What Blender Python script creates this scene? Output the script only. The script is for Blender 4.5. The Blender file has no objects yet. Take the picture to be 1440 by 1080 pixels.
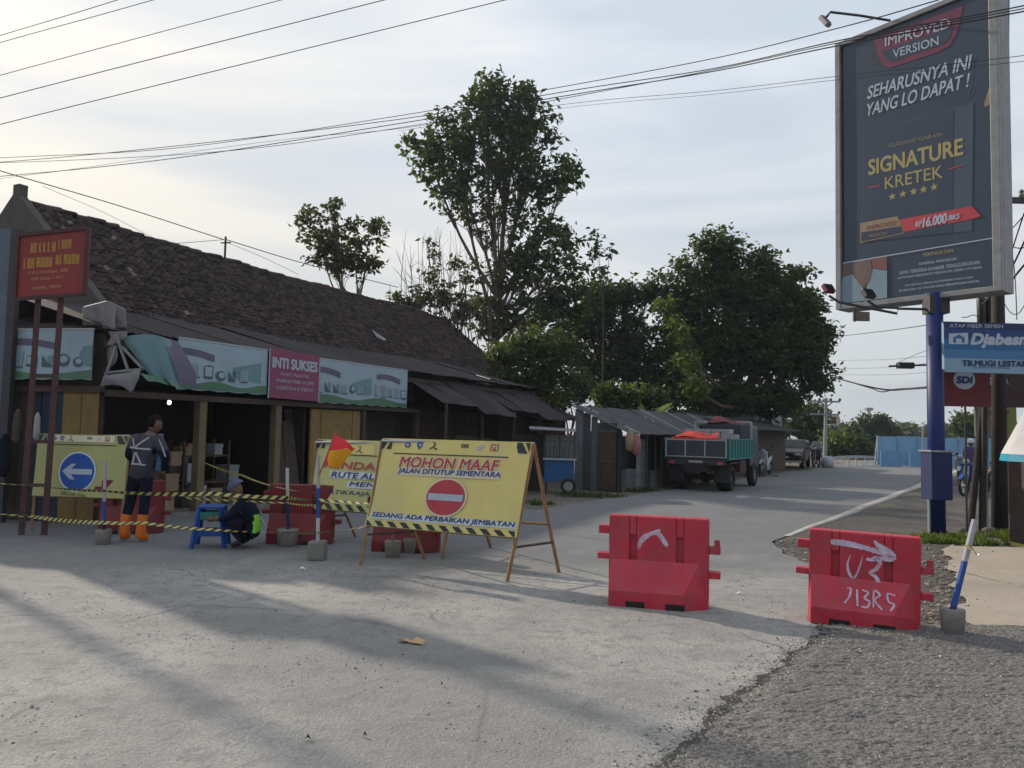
import bpy, math, random
import numpy as np
from mathutils import Vector, Matrix
random.seed(7); rng = np.random.default_rng(7)
S = bpy.context.scene
COL = S.collection
R = math.radians

# ------------------------------------------------------------------ camera
FPX = 1080.0; PITCH = math.atan(65/1080); ROLL = R(1.2); EYE = 1.6
_f = np.array([0, math.cos(PITCH), math.sin(PITCH)])
_u0 = np.array([0, -math.sin(PITCH), math.cos(PITCH)]); _r0 = np.array([1., 0, 0])
_c, _s = math.cos(ROLL), math.sin(ROLL)
_r = _c*_r0 + _s*_u0; _u = -_s*_r0 + _c*_u0
cam = bpy.data.cameras.new('camera'); cam.sensor_width = 36; cam.lens = 27
cam.clip_start = 0.05; cam.clip_end = 6000
camo = bpy.data.objects.new('camera', cam); COL.objects.link(camo)
camo.matrix_world = Matrix(((_r[0], _u[0], -_f[0], 0), (_r[1], _u[1], -_f[1], 0), (_r[2], _u[2], -_f[2], EYE), (0, 0, 0, 1)))
S.camera = camo
def P(x, y, d):
    v = _f + _r*(x-720)/FPX - _u*(y-540)/FPX
    return Vector(np.array([0, 0, EYE]) + v*(d/v[1]))
def G(x, y, z=0.0):
    v = _f + _r*(x-720)/FPX - _u*(y-540)/FPX
    return Vector(np.array([0, 0, EYE]) + v*((z-EYE)/v[2]))

# ------------------------------------------------------------------ light
SUN_AZ = Vector((-0.74, 0.67, 0)).normalized(); SUN_EL = R(26.5)
sdir = Vector((SUN_AZ.x*math.cos(SUN_EL), SUN_AZ.y*math.cos(SUN_EL), math.sin(SUN_EL)))
sl = bpy.data.lights.new('sun', 'SUN'); sl.energy = 3.6; sl.angle = R(1.2); sl.color = (1.0, 0.86, 0.70)
so = bpy.data.objects.new('sun', sl); COL.objects.link(so)
so.rotation_euler = (-sdir).to_track_quat('-Z', 'Y').to_euler()
W = bpy.data.worlds.new('World'); S.world = W; W.use_nodes = True
nt = W.node_tree; nt.nodes.clear()
def nn(t, **k):
    n = nt.nodes.new(t)
    for a, b in k.items(): setattr(n, a, b)
    return n
sky = nn('ShaderNodeTexSky'); sky.sky_type = 'NISHITA'; sky.sun_disc = False
sky.sun_elevation = SUN_EL; sky.sun_rotation = math.atan2(SUN_AZ.x, SUN_AZ.y)
sky.air_density = 1.2; sky.dust_density = 2.0
tc = nn('ShaderNodeTexCoord')
mp = nn('ShaderNodeMapping'); mp.inputs['Scale'].default_value = (0.8, 0.8, 4.2); mp.inputs['Rotation'].default_value = (0.05, 0.35, 0.5)
nt.links.new(tc.outputs['Generated'], mp.inputs['Vector'])
n1 = nn('ShaderNodeTexNoise'); n1.inputs['Scale'].default_value = 1.7; n1.inputs['Detail'].default_value = 5; n1.inputs['Roughness'].default_value = 0.48; n1.inputs['Distortion'].default_value = 0.5
nt.links.new(mp.outputs[0], n1.inputs['Vector'])
r1 = nn('ShaderNodeValToRGB'); r1.color_ramp.elements[0].position = .40; r1.color_ramp.elements[0].color = (.0, .0, .0, 1); r1.color_ramp.elements[1].position = .60
nt.links.new(n1.outputs['Fac'], r1.inputs[0])
# elevation of the view direction
sx = nn('ShaderNodeSeparateXYZ'); nt.links.new(tc.outputs['Generated'], sx.inputs[0])
# cloud light: warm towards the sun, cool away from it
dt = nn('ShaderNodeVectorMath', operation='DOT_PRODUCT'); nt.links.new(tc.outputs['Generated'], dt.inputs[0]); dt.inputs[1].default_value = tuple(Vector((sdir.x, sdir.y, 0.18)).normalized())
mr = nn('ShaderNodeMapRange'); mr.inputs['From Min'].default_value = 0.35; mr.inputs['From Max'].default_value = 1.0
nt.links.new(dt.outputs['Value'], mr.inputs['Value'])
cc = nn('ShaderNodeValToRGB'); cr = cc.color_ramp
cr.elements[0].position = 0; cr.elements[0].color = (.53, .56, .585, 1)
cr.elements[1].position = 1; cr.elements[1].color = (.58, .55, .49, 1)
e = cr.elements.new(.45); e.color = (.545, .56, .575, 1)
nt.links.new(mr.outputs[0], cc.inputs[0])
thin = nn('ShaderNodeMix', data_type='RGBA')      # veil colour between gaps and thick cloud
thin.inputs['A'].default_value = (.34, .39, .46, 1)
vf = nn('ShaderNodeMapRange'); vf.inputs['From Min'].default_value = 0; vf.inputs['From Max'].default_value = 1
vf.inputs['To Min'].default_value = .25; vf.inputs['To Max'].default_value = 1.0
nt.links.new(r1.outputs[0], vf.inputs['Value']); nt.links.new(vf.outputs[0], thin.inputs['Factor']); nt.links.new(cc.outputs[0], thin.inputs['B'])
up = nn('ShaderNodeVectorMath', operation='SCALE'); up.inputs['Scale'].default_value = 10.0
hz = nn('ShaderNodeMapRange'); hz.inputs['From Min'].default_value = 0.0; hz.inputs['From Max'].default_value = .42; hz.inputs['To Min'].default_value = 7.6; hz.inputs['To Max'].default_value = 11.6
nt.links.new(sx.outputs['Z'], hz.inputs['Value'])
hw = nn('ShaderNodeMapRange'); hw.inputs['From Min'].default_value = .2; hw.inputs['From Max'].default_value = .95; hw.inputs['To Min'].default_value = 0; hw.inputs['To Max'].default_value = .9
nt.links.new(dt.outputs['Value'], hw.inputs['Value'])
hs_ = nn('ShaderNodeMath', operation='ADD'); nt.links.new(hz.outputs[0], hs_.inputs[0]); nt.links.new(hw.outputs[0], hs_.inputs[1])
nt.links.new(hs_.outputs[0], up.inputs['Scale'])
nt.links.new(thin.outputs['Result'], up.inputs[0])
mx = nn('ShaderNodeMix', data_type='RGBA'); mx.inputs['Factor'].default_value = .93
nt.links.new(sky.outputs[0], mx.inputs['A']); nt.links.new(up.outputs[0], mx.inputs['B'])
bg = nn('ShaderNodeBackground'); bg.inputs['Strength'].default_value = 0.1
nt.links.new(mx.outputs['Result'], bg.inputs['Color'])
wo = nn('ShaderNodeOutputWorld'); nt.links.new(bg.outputs[0], wo.inputs['Surface'])
S.view_settings.view_transform = 'Standard'; S.view_settings.look = 'None'
S.view_settings.exposure = 0.5; S.view_settings.gamma = 1.0; S.view_settings.use_curve_mapping = False

# ------------------------------------------------------------------ materials
MATS = {}
def mat(name, col, rough=.75, var=.18, scale=6.0, bump=.15, bscale=40., metal=0., emit=None, dirt=None, dscale=1.3, spec=.35, rand=0.0, alpha=None):
    if name in MATS: return MATS[name]
    m = bpy.data.materials.new(name); m.use_nodes = True; t = m.node_tree; t.nodes.clear()
    L = t.links.new; N = t.nodes.new
    out = N('ShaderNodeOutputMaterial'); b = N('ShaderNodeBsdfPrincipled'); L(b.outputs[0], out.inputs[0])
    b.inputs['Roughness'].default_value = rough; b.inputs['Metallic'].default_value = metal
    b.inputs['Specular IOR Level'].default_value = spec
    co = N('ShaderNodeTexCoord')
    nz = N('ShaderNodeTexNoise'); nz.inputs['Scale'].default_value = scale; nz.inputs['Detail'].default_value = 6; nz.inputs['Roughness'].default_value = .62
    L(co.outputs['Object'], nz.inputs['Vector'])
    mxx = N('ShaderNodeMix'); mxx.data_type = 'RGBA'
    mxx.inputs['A'].default_value = (*[c*(1-var) for c in col], 1); mxx.inputs['B'].default_value = (*[min(1, c*(1+var)) for c in col], 1)
    mg = N('ShaderNodeMapRange'); mg.inputs['From Min'].default_value = .3; mg.inputs['From Max'].default_value = .7; L(nz.outputs['Fac'], mg.inputs['Value'])
    L(mg.outputs[0], mxx.inputs['Factor']); last = mxx.outputs['Result']
    if dirt:
        n2 = N('ShaderNodeTexNoise'); n2.inputs['Scale'].default_value = dscale; n2.inputs['Detail'].default_value = 8; n2.inputs['Roughness'].default_value = .7
        L(co.outputs['Object'], n2.inputs['Vector'])
        m2 = N('ShaderNodeMapRange'); m2.inputs['From Min'].default_value = .45; m2.inputs['From Max'].default_value = .75; m2.inputs['To Max'].default_value = .8; L(n2.outputs['Fac'], m2.inputs['Value'])
        x2 = N('ShaderNodeMix'); x2.data_type = 'RGBA'; L(m2.outputs[0], x2.inputs['Factor']); L(last, x2.inputs['A']); x2.inputs['B'].default_value = (*dirt, 1); last = x2.outputs['Result']
    if rand:
        oi = N('ShaderNodeObjectInfo'); gi = N('ShaderNodeNewGeometry'); ad = N('ShaderNodeMath'); ad.operation = 'ADD'
        L(oi.outputs['Random'], ad.inputs[0]); L(gi.outputs['Random Per Island'], ad.inputs[1])
        fr = N('ShaderNodeMath'); fr.operation = 'FRACT'; L(ad.outputs[0], fr.inputs[0])
        rr = N('ShaderNodeMapRange'); rr.inputs['To Min'].default_value = 1-rand; rr.inputs['To Max'].default_value = 1+rand; L(fr.outputs[0], rr.inputs['Value'])
        sc = N('ShaderNodeVectorMath'); sc.operation = 'SCALE'; L(last, sc.inputs[0]); L(rr.outputs[0], sc.inputs['Scale']); last = sc.outputs[0]
    L(last, b.inputs['Base Color'])
    if bump:
        n3 = N('ShaderNodeTexNoise'); n3.inputs['Scale'].default_value = bscale; n3.inputs['Detail'].default_value = 4; L(co.outputs['Object'], n3.inputs['Vector'])
        bp = N('ShaderNodeBump'); bp.inputs['Strength'].default_value = bump; bp.inputs['Distance'].default_value = .02
        L(n3.outputs['Fac'], bp.inputs['Height']); L(bp.outputs[0], b.inputs['Normal'])
    if emit:
        b.inputs['Emission Color'].default_value = (*emit[0], 1); b.inputs['Emission Strength'].default_value = emit[1]
    MATS[name] = m; return m
def leafmat(name, c1, c2, tr=.35):
    if name in MATS: return MATS[name]
    m = bpy.data.materials.new(name); m.use_nodes = True; t = m.node_tree; t.nodes.clear(); L = t.links.new; N = t.nodes.new
    out = N('ShaderNodeOutputMaterial'); d = N('ShaderNodeBsdfPrincipled'); d.inputs['Roughness'].default_value = .5; d.inputs['Specular IOR Level'].default_value = .3
    tl = N('ShaderNodeBsdfTranslucent'); mi = N('ShaderNodeMixShader'); mi.inputs[0].default_value = tr
    g = N('ShaderNodeNewGeometry'); rp = N('ShaderNodeValToRGB'); rp.color_ramp.elements[0].color = (*c1, 1); rp.color_ramp.elements[1].color = (*c2, 1)
    L(g.outputs['Random Per Island'], rp.inputs[0]); L(rp.outputs[0], d.inputs['Base Color'])
    sc = N('ShaderNodeMix'); sc.data_type = 'RGBA'; sc.inputs['Factor'].default_value = .5; L(rp.outputs[0], sc.inputs['A']); sc.inputs['B'].default_value = (.16, .22, .02, 1)
    L(sc.outputs['Result'], tl.inputs['Color'])
    L(d.outputs[0], mi.inputs[1]); L(tl.outputs[0], mi.inputs[2]); L(mi.outputs[0], out.inputs[0]); MATS[name] = m; return m

M = dict(
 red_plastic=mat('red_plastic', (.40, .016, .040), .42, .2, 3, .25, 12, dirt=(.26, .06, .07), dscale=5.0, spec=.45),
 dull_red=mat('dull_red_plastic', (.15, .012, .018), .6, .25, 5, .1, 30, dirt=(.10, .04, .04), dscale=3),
 paint_white=mat('spray_white', (.50, .44, .56), .7, .3, 14, 0, dirt=(.43, .05, .09), dscale=11),
 white=mat('white_paint', (.42, .43, .44), .55, .08, 5, .05),
 lamp_w=mat('pale_metal', (.30, .31, .34), .45, .12, 5, .05),
 black=mat('black_paint', (.012, .012, .014), .55, .3, 8, .05),
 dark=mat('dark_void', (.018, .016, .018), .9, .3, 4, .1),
 tape_y=mat('tape_yellow', (.46, .40, .12), .4, .15, 9, .05), tape_k=mat('tape_black', (.012, .014, .02), .4, .2, 9, .05),
 vinyl=mat('yellow_green_vinyl', (.60, .50, .17), .42, .07, 2.2, .6, 3.0, spec=.45, dirt=(.47, .43, .19), dscale=1.6),
 vinyl2=mat('pale_yellow_vinyl', (.33, .33, .13), .45, .08, 2.2, .25, 3.5, dirt=(.27, .28, .12), dscale=1.2),  # same sign vinyl, colour darkened for the deeper shade at the left
 vinyl3=mat('mid_yellow_vinyl', (.46, .44, .18), .45, .08, 2.2, .25, 3.5, dirt=(.37, .37, .17), dscale=1.4),  # same vinyl, toned between the front sheet and the shade-darkened one
 box_blue=mat('box_blue_paint', (.005, .013, .075), .6, .15, 4, .08),
 print_navy=mat('navy_print', (.012, .022, .12), .5, .15, 9, 0), print_red=mat('red_print', (.38, .04, .055), .5, .12, 9, 0),
 print_orange=mat('orange_print', (.34, .07, .02), .5, .1, 9, 0), print_blue=mat('blue_print', (.004, .06, .30), .45, .08, 9, 0),
 print_pale=mat('pale_print', (.34, .39, .47), .5, .06, 9, 0), print_black=mat('black_print', (.02, .03, .03), .5, .2, 9, 0),
 print_gold=mat('gold_print', (.30, .26, .11), .5, .1, 9, 0), print_purple=mat('purple_print', (.10, .05, .22), .5, .1, 9, 0),
 print_wine=mat('wine_print', (.12, .028, .06), .5, .1, 9, 0), print_tan=mat('tan_print', (.24, .18, .11), .5, .1, 9, 0),
 halo=mat('pale_halo_print', (.58, .52, .40), .5, .06, 9, 0), halo_b=mat('bluish_halo_print', (.50, .56, .60), .5, .06, 9, 0),
 slate=mat('slate_blue_poster', (.019, .034, .062), .35, .10, 1.1, .03, 8, spec=.5), slate2=mat('slate_blue_light', (.045, .068, .105), .4, .12, 1.4, .02, 8),
 frame_grey=mat('grey_frame_metal', (.20, .21, .225), .5, .14, 6, .08, dirt=(.13, .125, .12), dscale=4),
 steel=mat('dull_steel', (.20, .21, .23), .5, .2, 8, .08), black_metal=mat('black_metal', (.03, .032, .038), .5, .2, 8, .08),
 wood=mat('bamboo_wood', (.24, .14, .07), .7, .25, 9, .2, dirt=(.12, .08, .05), dscale=6), old_wood=mat('old_wood', (.060, .042, .032), .85, .3, 9, .35, dirt=(.03, .025, .022), dscale=4),
 grey_wood=mat('weathered_wood', (.09, .085, .080), .9, .3, 10, .35, dirt=(.05, .045, .04), dscale=5),
 post_blue=mat('blue_post_paint', (.008, .019, .12), .5, .15, 4, .08, dirt=(.012, .02, .06), dscale=5),
 blue=mat('blue_paint', (.008, .06, .25), .45, .14, 6, .05), cart_blue=mat('cart_blue_paint', (.012, .07, .20), .55, .14, 6, .08, dirt=(.03, .06, .12)),
 concrete=mat('cast_concrete', (.19, .18, .165), .92, .16, 9, .5, 60, dirt=(.11, .105, .10), dscale=7),
 ochre=mat('ochre_board', (.21, .135, .05), .8, .12, 5, .1, dirt=(.13, .085, .035), dscale=3),
 pillar=mat('tan_pillar', (.15, .115, .07), .85, .15, 6, .15, dirt=(.08, .06, .045), dscale=3),
 shutter=mat('dark_blue_shutter', (.010, .022, .048), .6, .2, 5, .1),
 tile=mat('clay_tile', (.029, .0175, .018), .92, .45, 7, .4, 30, dirt=(.016, .014, .014), dscale=1.6, rand=.8), pale_tile=mat('pale_tile', (.12, .10, .085), .85, .2, 7, .2, rand=.2),
 plaster=mat('grey_plaster', (.075, .068, .066), .95, .2, 3, .3, dirt=(.04, .036, .034), dscale=2), sheet=mat('dark_roof_sheet', (.034, .029, .034), .85, .2, 3, .2, dirt=(.02, .018, .02), dscale=2, rand=.25),
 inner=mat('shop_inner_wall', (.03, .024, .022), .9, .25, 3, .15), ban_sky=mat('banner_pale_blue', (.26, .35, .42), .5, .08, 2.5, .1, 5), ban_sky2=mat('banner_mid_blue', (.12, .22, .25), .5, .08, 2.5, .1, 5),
 ban_green=mat('banner_green', (.065, .15, .09), .5, .12, 3, .1, 5), ban_mauve=mat('banner_mauve', (.095, .085, .14), .5, .1, 5, 0), ban_pink=mat('pink_panel', (.20, .045, .10), .55, .08, 3, .05),
 ban_dark=mat('banner_dark_teal', (.055, .09, .12), .5, .1, 5, 0), board_red=mat('red_board', (.19, .020, .020), .55, .14, 2.5, .05, dirt=(.13, .018, .016), dscale=2),
 board_text=mat('faded_yellow_print', (.34, .18, .035), .6, .12, 9, 0), board_text2=mat('faded_pink_print', (.30, .12, .07), .6, .12, 9, 0), rust=mat('rusty_red_metal', (.058, .022, .024), .7, .25, 7, .15, dirt=(.035, .018, .018), dscale=6),
 tarp=mat('grey_tarp', (.22, .22, .24), .6, .16, 3, .3, 6, dirt=(.07, .068, .07), dscale=3), navy_cloth=mat('navy_cloth', (.008, .010, .022), .95, .25, 9, .2, spec=.1), grey_cloth=mat('charcoal_cloth', (.036, .036, .052), .85, .2, 9, .2),
 skin=mat('skin', (.13, .072, .05), .55, .1, 9, .02), hair=mat('black_hair', (.006, .005, .005), .95, .3, 30, .3, spec=.08), orange=mat('orange_boot', (.55, .14, .012), .5, .1, 9, .05),
 reflect=mat('reflective_strip', (.34, .35, .38), .35, .06, 9, 0), lime=mat('lime_cloth', (.24, .62, .06), .7, .12, 9, .05), white_cloth=mat('white_cloth', (.32, .32, .36), .85, .1, 9, .1), plum=mat('plum_cloth', (.08, .04, .14), .85, .15, 9, .1),
 tyre=mat('tyre_rubber', (.014, .014, .015), .8, .25, 20, .1), teal=mat('teal_paint', (.012, .15, .145), .5, .16, 4, .05, dirt=(.02, .08, .085), dscale=3), glass=mat('dark_glass', (.008, .010, .012), .25, .1, 5, 0, spec=.25),
 car=mat('black_car_paint', (.008, .009, .011), .32, .1, 5, 0, spec=.3), scarlet=mat('scarlet_tarp', (.42, .035, .02), .6, .14, 4, .1), maroon=mat('maroon_cloth', (.09, .012, .018), .8, .14, 4, .2),
 zinc=mat('weathered_zinc', (.115, .14, .158), .6, .2, 4, .15, dirt=(.04, .042, .045), dscale=3, rand=.3), zinc_dark=mat('dark_zinc', (.040, .045, .052), .6, .2, 4, .15, dirt=(.025, .024, .024), dscale=3, rand=.25),
 hoard=mat('blue_hoarding', (.16, .31, .48), .6, .08, 2, .08, rand=.06), bark=mat('bark', (.085, .065, .048), .95, .3, 8, .6, 25), sign_blue=mat('sign_navy', (.008, .020, .095), .45, .08, 3, 0), sign_mid=mat('sign_mid_blue', (.018, .095, .24), .45, .08, 3, 0),
 sign_lite=mat('sign_light_blue', (.17, .27, .38), .45, .08, 3, 0), sign_red=mat('sign_red', (.11, .010, .014), .5, .12, 3, 0), sign_brown=mat('sign_brown', (.03, .008, .010), .5, .12, 3, 0), sign_yel=mat('sign_yellow_green', (.15, .16, .04), .6, .1, 3, .05), sign_grey=mat('sign_taupe', (.12, .11, .10), .7, .1, 3, .05),
 flag_red=mat('flag_red', (.62, .022, .04), .7, .1, 5, .1), flag_yel=mat('flag_yellow', (.65, .30, .008), .7, .1, 5, .1), cyan=mat('cyan_rim', (.01, .22, .33), .5, .08, 3, 0),
 pole_dark=mat('dark_pole', (.026, .020, .020), .85, .2, 5, .15, dirt=(.045, .04, .036), dscale=4), pipe=mat('grey_pipe', (.14, .135, .145), .6, .15, 5, .1), wire=mat('cable', (.035, .035, .04), .7, .2, 5, 0),
 card=mat('cardboard', (.24, .18, .12), .85, .15, 6, .1), card2=mat('pink_carton', (.26, .11, .11), .8, .15, 6, .1), sack=mat('pale_sack', (.26, .28, .32), .8, .15, 6, .3), tub=mat('blue_tub', (.03, .11, .22), .5, .12, 6, 0),
 bulb=mat('lit_bulb', (.8, .85, .9), .5, 0, 5, 0, emit=((.75, .92, 1.0), 4)), twhite=mat('terrace_white', (.16, .19, .22), .7, .12, 3, .05), leaf_dry=mat('dry_leaf', (.48, .33, .17), .8, .2, 20, .3), paper=mat('paper_white', (.7, .7, .7), .8, .1, 20, .1),
)
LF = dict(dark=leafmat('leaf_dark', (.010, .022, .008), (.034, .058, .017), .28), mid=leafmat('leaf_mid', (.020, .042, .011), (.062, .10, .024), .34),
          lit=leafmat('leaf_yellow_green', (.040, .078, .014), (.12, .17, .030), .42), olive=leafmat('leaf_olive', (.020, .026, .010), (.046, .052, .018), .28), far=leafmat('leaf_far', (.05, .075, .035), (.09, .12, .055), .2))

# ------------------------------------------------------------------ mesh helpers
class MB:
    def __init__(s): s.v = []; s.f = []; s.m = []
    def add(s, vs, fs, mi=0):
        o = len(s.v); s.v += [tuple(v) for v in vs]; s.f += [tuple(i+o for i in f) for f in fs]; s.m += [mi]*len(fs); return s
    def box(s, x0, x1, y0, y1, z0, z1, mi=0, mtx=None):
        vs = [Vector((x, y, z)) for z in (z0, z1) for y in (y0, y1) for x in (x0, x1)]
        if mtx: vs = [mtx @ v for v in vs]
        return s.add(vs, [(0, 2, 3, 1), (4, 5, 7, 6), (0, 1, 5, 4), (2, 6, 7, 3), (0, 4, 6, 2), (1, 3, 7, 5)], mi)
    def bar(s, a, b, w, h=None, mi=0, up=(0, 0, 1)):
        a = Vector(a); b = Vector(b); h = h or w; d = (b-a).normalized(); x = d.cross(Vector(up))
        if x.length < 1e-3: x = d.cross(Vector((1, 0, 0)))
        x.normalize(); y = x.cross(d).normalized()
        vs = [p + x*i*w/2 + y*j*h/2 for p in (a, b) for j in (-1, 1) for i in (-1, 1)]
        return s.add(vs, [(0, 1, 3, 2), (4, 6, 7, 5), (0, 4, 5, 1), (2, 3, 7, 6), (0, 2, 6, 4), (1, 5, 7, 3)], mi)
    def tube(s, pts, rad, n=8, mi=0, cap=True):
        pts = [Vector(p) for p in pts]
        if not isinstance(rad, (list, tuple)): rad = [rad]*len(pts)
        o = len(s.v); prev = None
        for i, p in enumerate(pts):
            d = (pts[min(i+1, len(pts)-1)] - pts[max(i-1, 0)])
            d = d.normalized() if d.length > 1e-9 else Vector((0, 0, 1))
            if prev is None:
                x = d.orthogonal().normalized()
            else:
                x = (prev - d*prev.dot(d)); x = x.normalized() if x.length > 1e-6 else d.orthogonal().normalized()
            prev = x; y = d.cross(x)
            for k in range(n):
                a = 2*math.pi*k/n; s.v.append(tuple(p + (x*math.cos(a) + y*math.sin(a))*rad[i]))
        for i in range(len(pts)-1):
            for k in range(n):
                a = o+i*n+k; b = o+i*n+(k+1) % n; s.f.append((a, b, b+n, a+n)); s.m.append(mi)
        if cap:
            s.f.append(tuple(o+k for k in reversed(range(n)))); s.m.append(mi)
            e = o+(len(pts)-1)*n; s.f.append(tuple(e+k for k in range(n))); s.m.append(mi)
        return s
    def lathe(s, prof, n=16, c=(0, 0, 0), mi=0):
        o = len(s.v)
        for (r, z) in prof:
            for k in range(n):
                a = 2*math.pi*k/n; s.v.append((c[0]+r*math.cos(a), c[1]+r*math.sin(a), c[2]+z))
        for i in range(len(prof)-1):
            for k in range(n):
                a = o+i*n+k; b = o+i*n+(k+1) % n; s.f.append((a, b, b+n, a+n)); s.m.append(mi)
        s.f.append(tuple(o+k for k in reversed(range(n)))); s.m.append(mi)
        e = o+(len(prof)-1)*n; s.f.append(tuple(e+k for k in range(n))); s.m.append(mi)
        return s
    def prism(s, poly, y0, y1, mi=0, mtx=None):     # poly in XZ, extruded along Y
        n = len(poly); vs = [Vector((x, y0, z)) for x, z in poly] + [Vector((x, y1, z)) for x, z in poly]
        if mtx: vs = [mtx @ v for v in vs]
        return s.add(vs, [tuple(range(n)), tuple(reversed(range(n, 2*n)))] + [(i, i+n, (i+1) % n+n, (i+1) % n) for i in range(n)], mi)
    def ell(s, c, r, n=12, m=8, mi=0):
        vs = []; fs = []
        for i in range(m+1):
            th = math.pi*i/m
            for k in range(n):
                a = 2*math.pi*k/n; vs.append((c[0]+r[0]*math.sin(th)*math.cos(a), c[1]+r[1]*math.sin(th)*math.sin(a), c[2]+r[2]*math.cos(th)))
        for i in range(m):
            for k in range(n):
                a = i*n+k; b = i*n+(k+1) % n; fs.append((a, a+n, b+n, b))
        return s.add(vs, fs, mi)
    def mesh(s, name, mats, smooth=False):
        me = bpy.data.meshes.new(name); me.from_pydata(s.v, [], s.f)
        for m in (mats if isinstance(mats, (list, tuple)) else [mats]): me.materials.append(m)
        if any(s.m): me.polygons.foreach_set('material_index', s.m)
        if smooth: me.polygons.foreach_set('use_smooth', [True]*len(me.polygons))
        me.update(); return me
    def build(s, name, mats, parent=None, smooth=False, label=None, cat=None, group=None, kind=None, bevel=0):
        o = link(name, s.mesh(name, mats, smooth), parent, label, cat, group, kind)
        if bevel:
            b = o.modifiers.new('bevel', 'BEVEL'); b.width = bevel; b.segments = 2; b.limit_method = 'ANGLE'
        return o
def tag(o, label=None, cat=None, group=None, kind=None):
    if label: o['label'] = label
    if cat: o['category'] = cat
    if group: o['group'] = group
    if kind: o['kind'] = kind
    return o
def link(name, data, parent=None, label=None, cat=None, group=None, kind=None):
    o = bpy.data.objects.new(name, data); COL.objects.link(o)
    if parent: o.parent = parent
    return tag(o, label, cat, group, kind)
def thing(name, label, cat, loc=(0, 0, 0), rz=0, group=None):
    o = link(name, None, None, label, cat, group); o.location = loc; o.rotation_euler = (0, 0, rz); o.empty_display_size = .2
    return o
def copy_tree(o, loc, rz, label, parent=None, scale=None, group=None):
    c = o.copy(); COL.objects.link(c); c.parent = parent
    if parent is None:
        c.location = loc; c.rotation_euler = (0, 0, rz); c['label'] = label
        if group: c['group'] = group
        if scale: c.scale = (scale,)*3
    for ch in list(o.children): copy_tree(ch, None, None, None, c)
    return c

# flat print on any plane ------------------------------------------------
_tcache = {}
def text_geo(s, bold=0.0, shear=0.0):
    k = (s, bold, shear)
    if k in _tcache: return _tcache[k]
    cu = bpy.data.curves.new('t', 'FONT'); cu.body = s; cu.size = 1; cu.offset = bold; cu.shear = shear; cu.resolution_u = 3; cu.fill_mode = 'FRONT'
    ob = bpy.data.objects.new('t', cu); COL.objects.link(ob)
    dg = bpy.context.evaluated_depsgraph_get(); me = bpy.data.meshes.new_from_object(ob.evaluated_get(dg))
    vs = np.array([v.co[:2] for v in me.vertices]); fs = [tuple(p.vertices) for p in me.polygons]
    bpy.data.objects.remove(ob); bpy.data.curves.remove(cu); bpy.data.meshes.remove(me)
    _tcache[k] = (vs, fs); return _tcache[k]
class Panel:
    """a plane with metric coordinates (x right, y up) on which flat print is laid"""
    def __init__(s, o, ex, ey, parent=None, prefix=''):
        s.o = Vector(o); s.ex = Vector(ex).normalized(); s.ey = Vector(ey).normalized(); s.n = s.ex.cross(s.ey).normalized(); s.parent = parent; s.warp = None
    def pt(s, x, y, l=0):
        p = s.o + s.ex*x + s.ey*y + s.n*(.003*l)
        return p + s.n*s.warp(x, y) if s.warp else p
    def poly(s, name, polys, m, level=1, label=None, parent=None):
        mb = MB()
        for p in polys: mb.add([s.pt(x, y, level) for x, y in p], [tuple(range(len(p)))])
        return mb.build(name, m, parent or s.parent, label=label)
    def rect(s, name, x0, x1, y0, y1, m, level=1, label=None): return s.poly(name, [[(x0, y0), (x1, y0), (x1, y1), (x0, y1)]], m, level, label)
    def disc(s, name, cx, cy, rx, ry, m, level=1, n=32, label=None, a0=0):
        return s.poly(name, [[(cx+rx*math.cos(a0+2*math.pi*k/n), cy+ry*math.sin(a0+2*math.pi*k/n)) for k in range(n)]], m, level, label)
    def text(s, body, cx, cy, w, h, m, level=3, bold=0.0, shear=0.0, halo=None, hb=.05, slope=0):
        vs, fs = text_geo(body, 0, shear); lo = vs.min(0); hi = vs.max(0); sc = np.array([w, h])/(hi-lo)
        q = (vs-(lo+hi)/2)*sc
        def lay(name, r, mm, lv):
            mb = MB(); offs = [(0, 0)] if r <= 0 else [(r*math.cos(a*math.pi/3), r*math.sin(a*math.pi/3)) for a in range(6)]+[(0, 0)]
            for k, (ox, oy) in enumerate(offs): mb.add([s.pt(cx+a+ox, cy+b+oy+slope*a, lv+k*.04) for a, b in q], fs)
            return mb.build(name, mm, s.parent)
        if halo: lay('letter_outline', h*hb*1.2, halo, level-1.2)
        return lay('lettering', h*bold*2.2, m, level)
    def stroke(s, name, pts, w, m, level=1, parent=None, soft=True):
        n = len(pts); ws = w if isinstance(w, (list, tuple)) else [w]*n
        if n > 2 and soft:
            P3 = smooth_pts([(x, y, ws[i]) for i, (x, y) in enumerate(pts)], 7); pts = [(p[0], p[1]) for p in P3]; ws = [max(.003, p[2]*(1+.16*math.sin(i*2.3)+.10*math.sin(i*5.9))) for i, p in enumerate(P3)]; n = len(pts); ws[0] *= .45; ws[-1] *= .4
        mb = MB(); L = []
        for i, (x, y) in enumerate(pts):
            a = pts[max(i-1, 0)]; b = pts[min(i+1, n-1)]; dx, dy = b[0]-a[0], b[1]-a[1]; l = math.hypot(dx, dy) or 1
            L.append((x-dy/l*ws[i]/2, y+dx/l*ws[i]/2)); L.append((x+dy/l*ws[i]/2, y-dx/l*ws[i]/2))
        mb.add([s.pt(x, y, level) for x, y in L], [(2*i+1, 2*i+3, 2*i+2, 2*i) for i in range(n-1)]); return mb.build(name, m, parent or s.parent)
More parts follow.
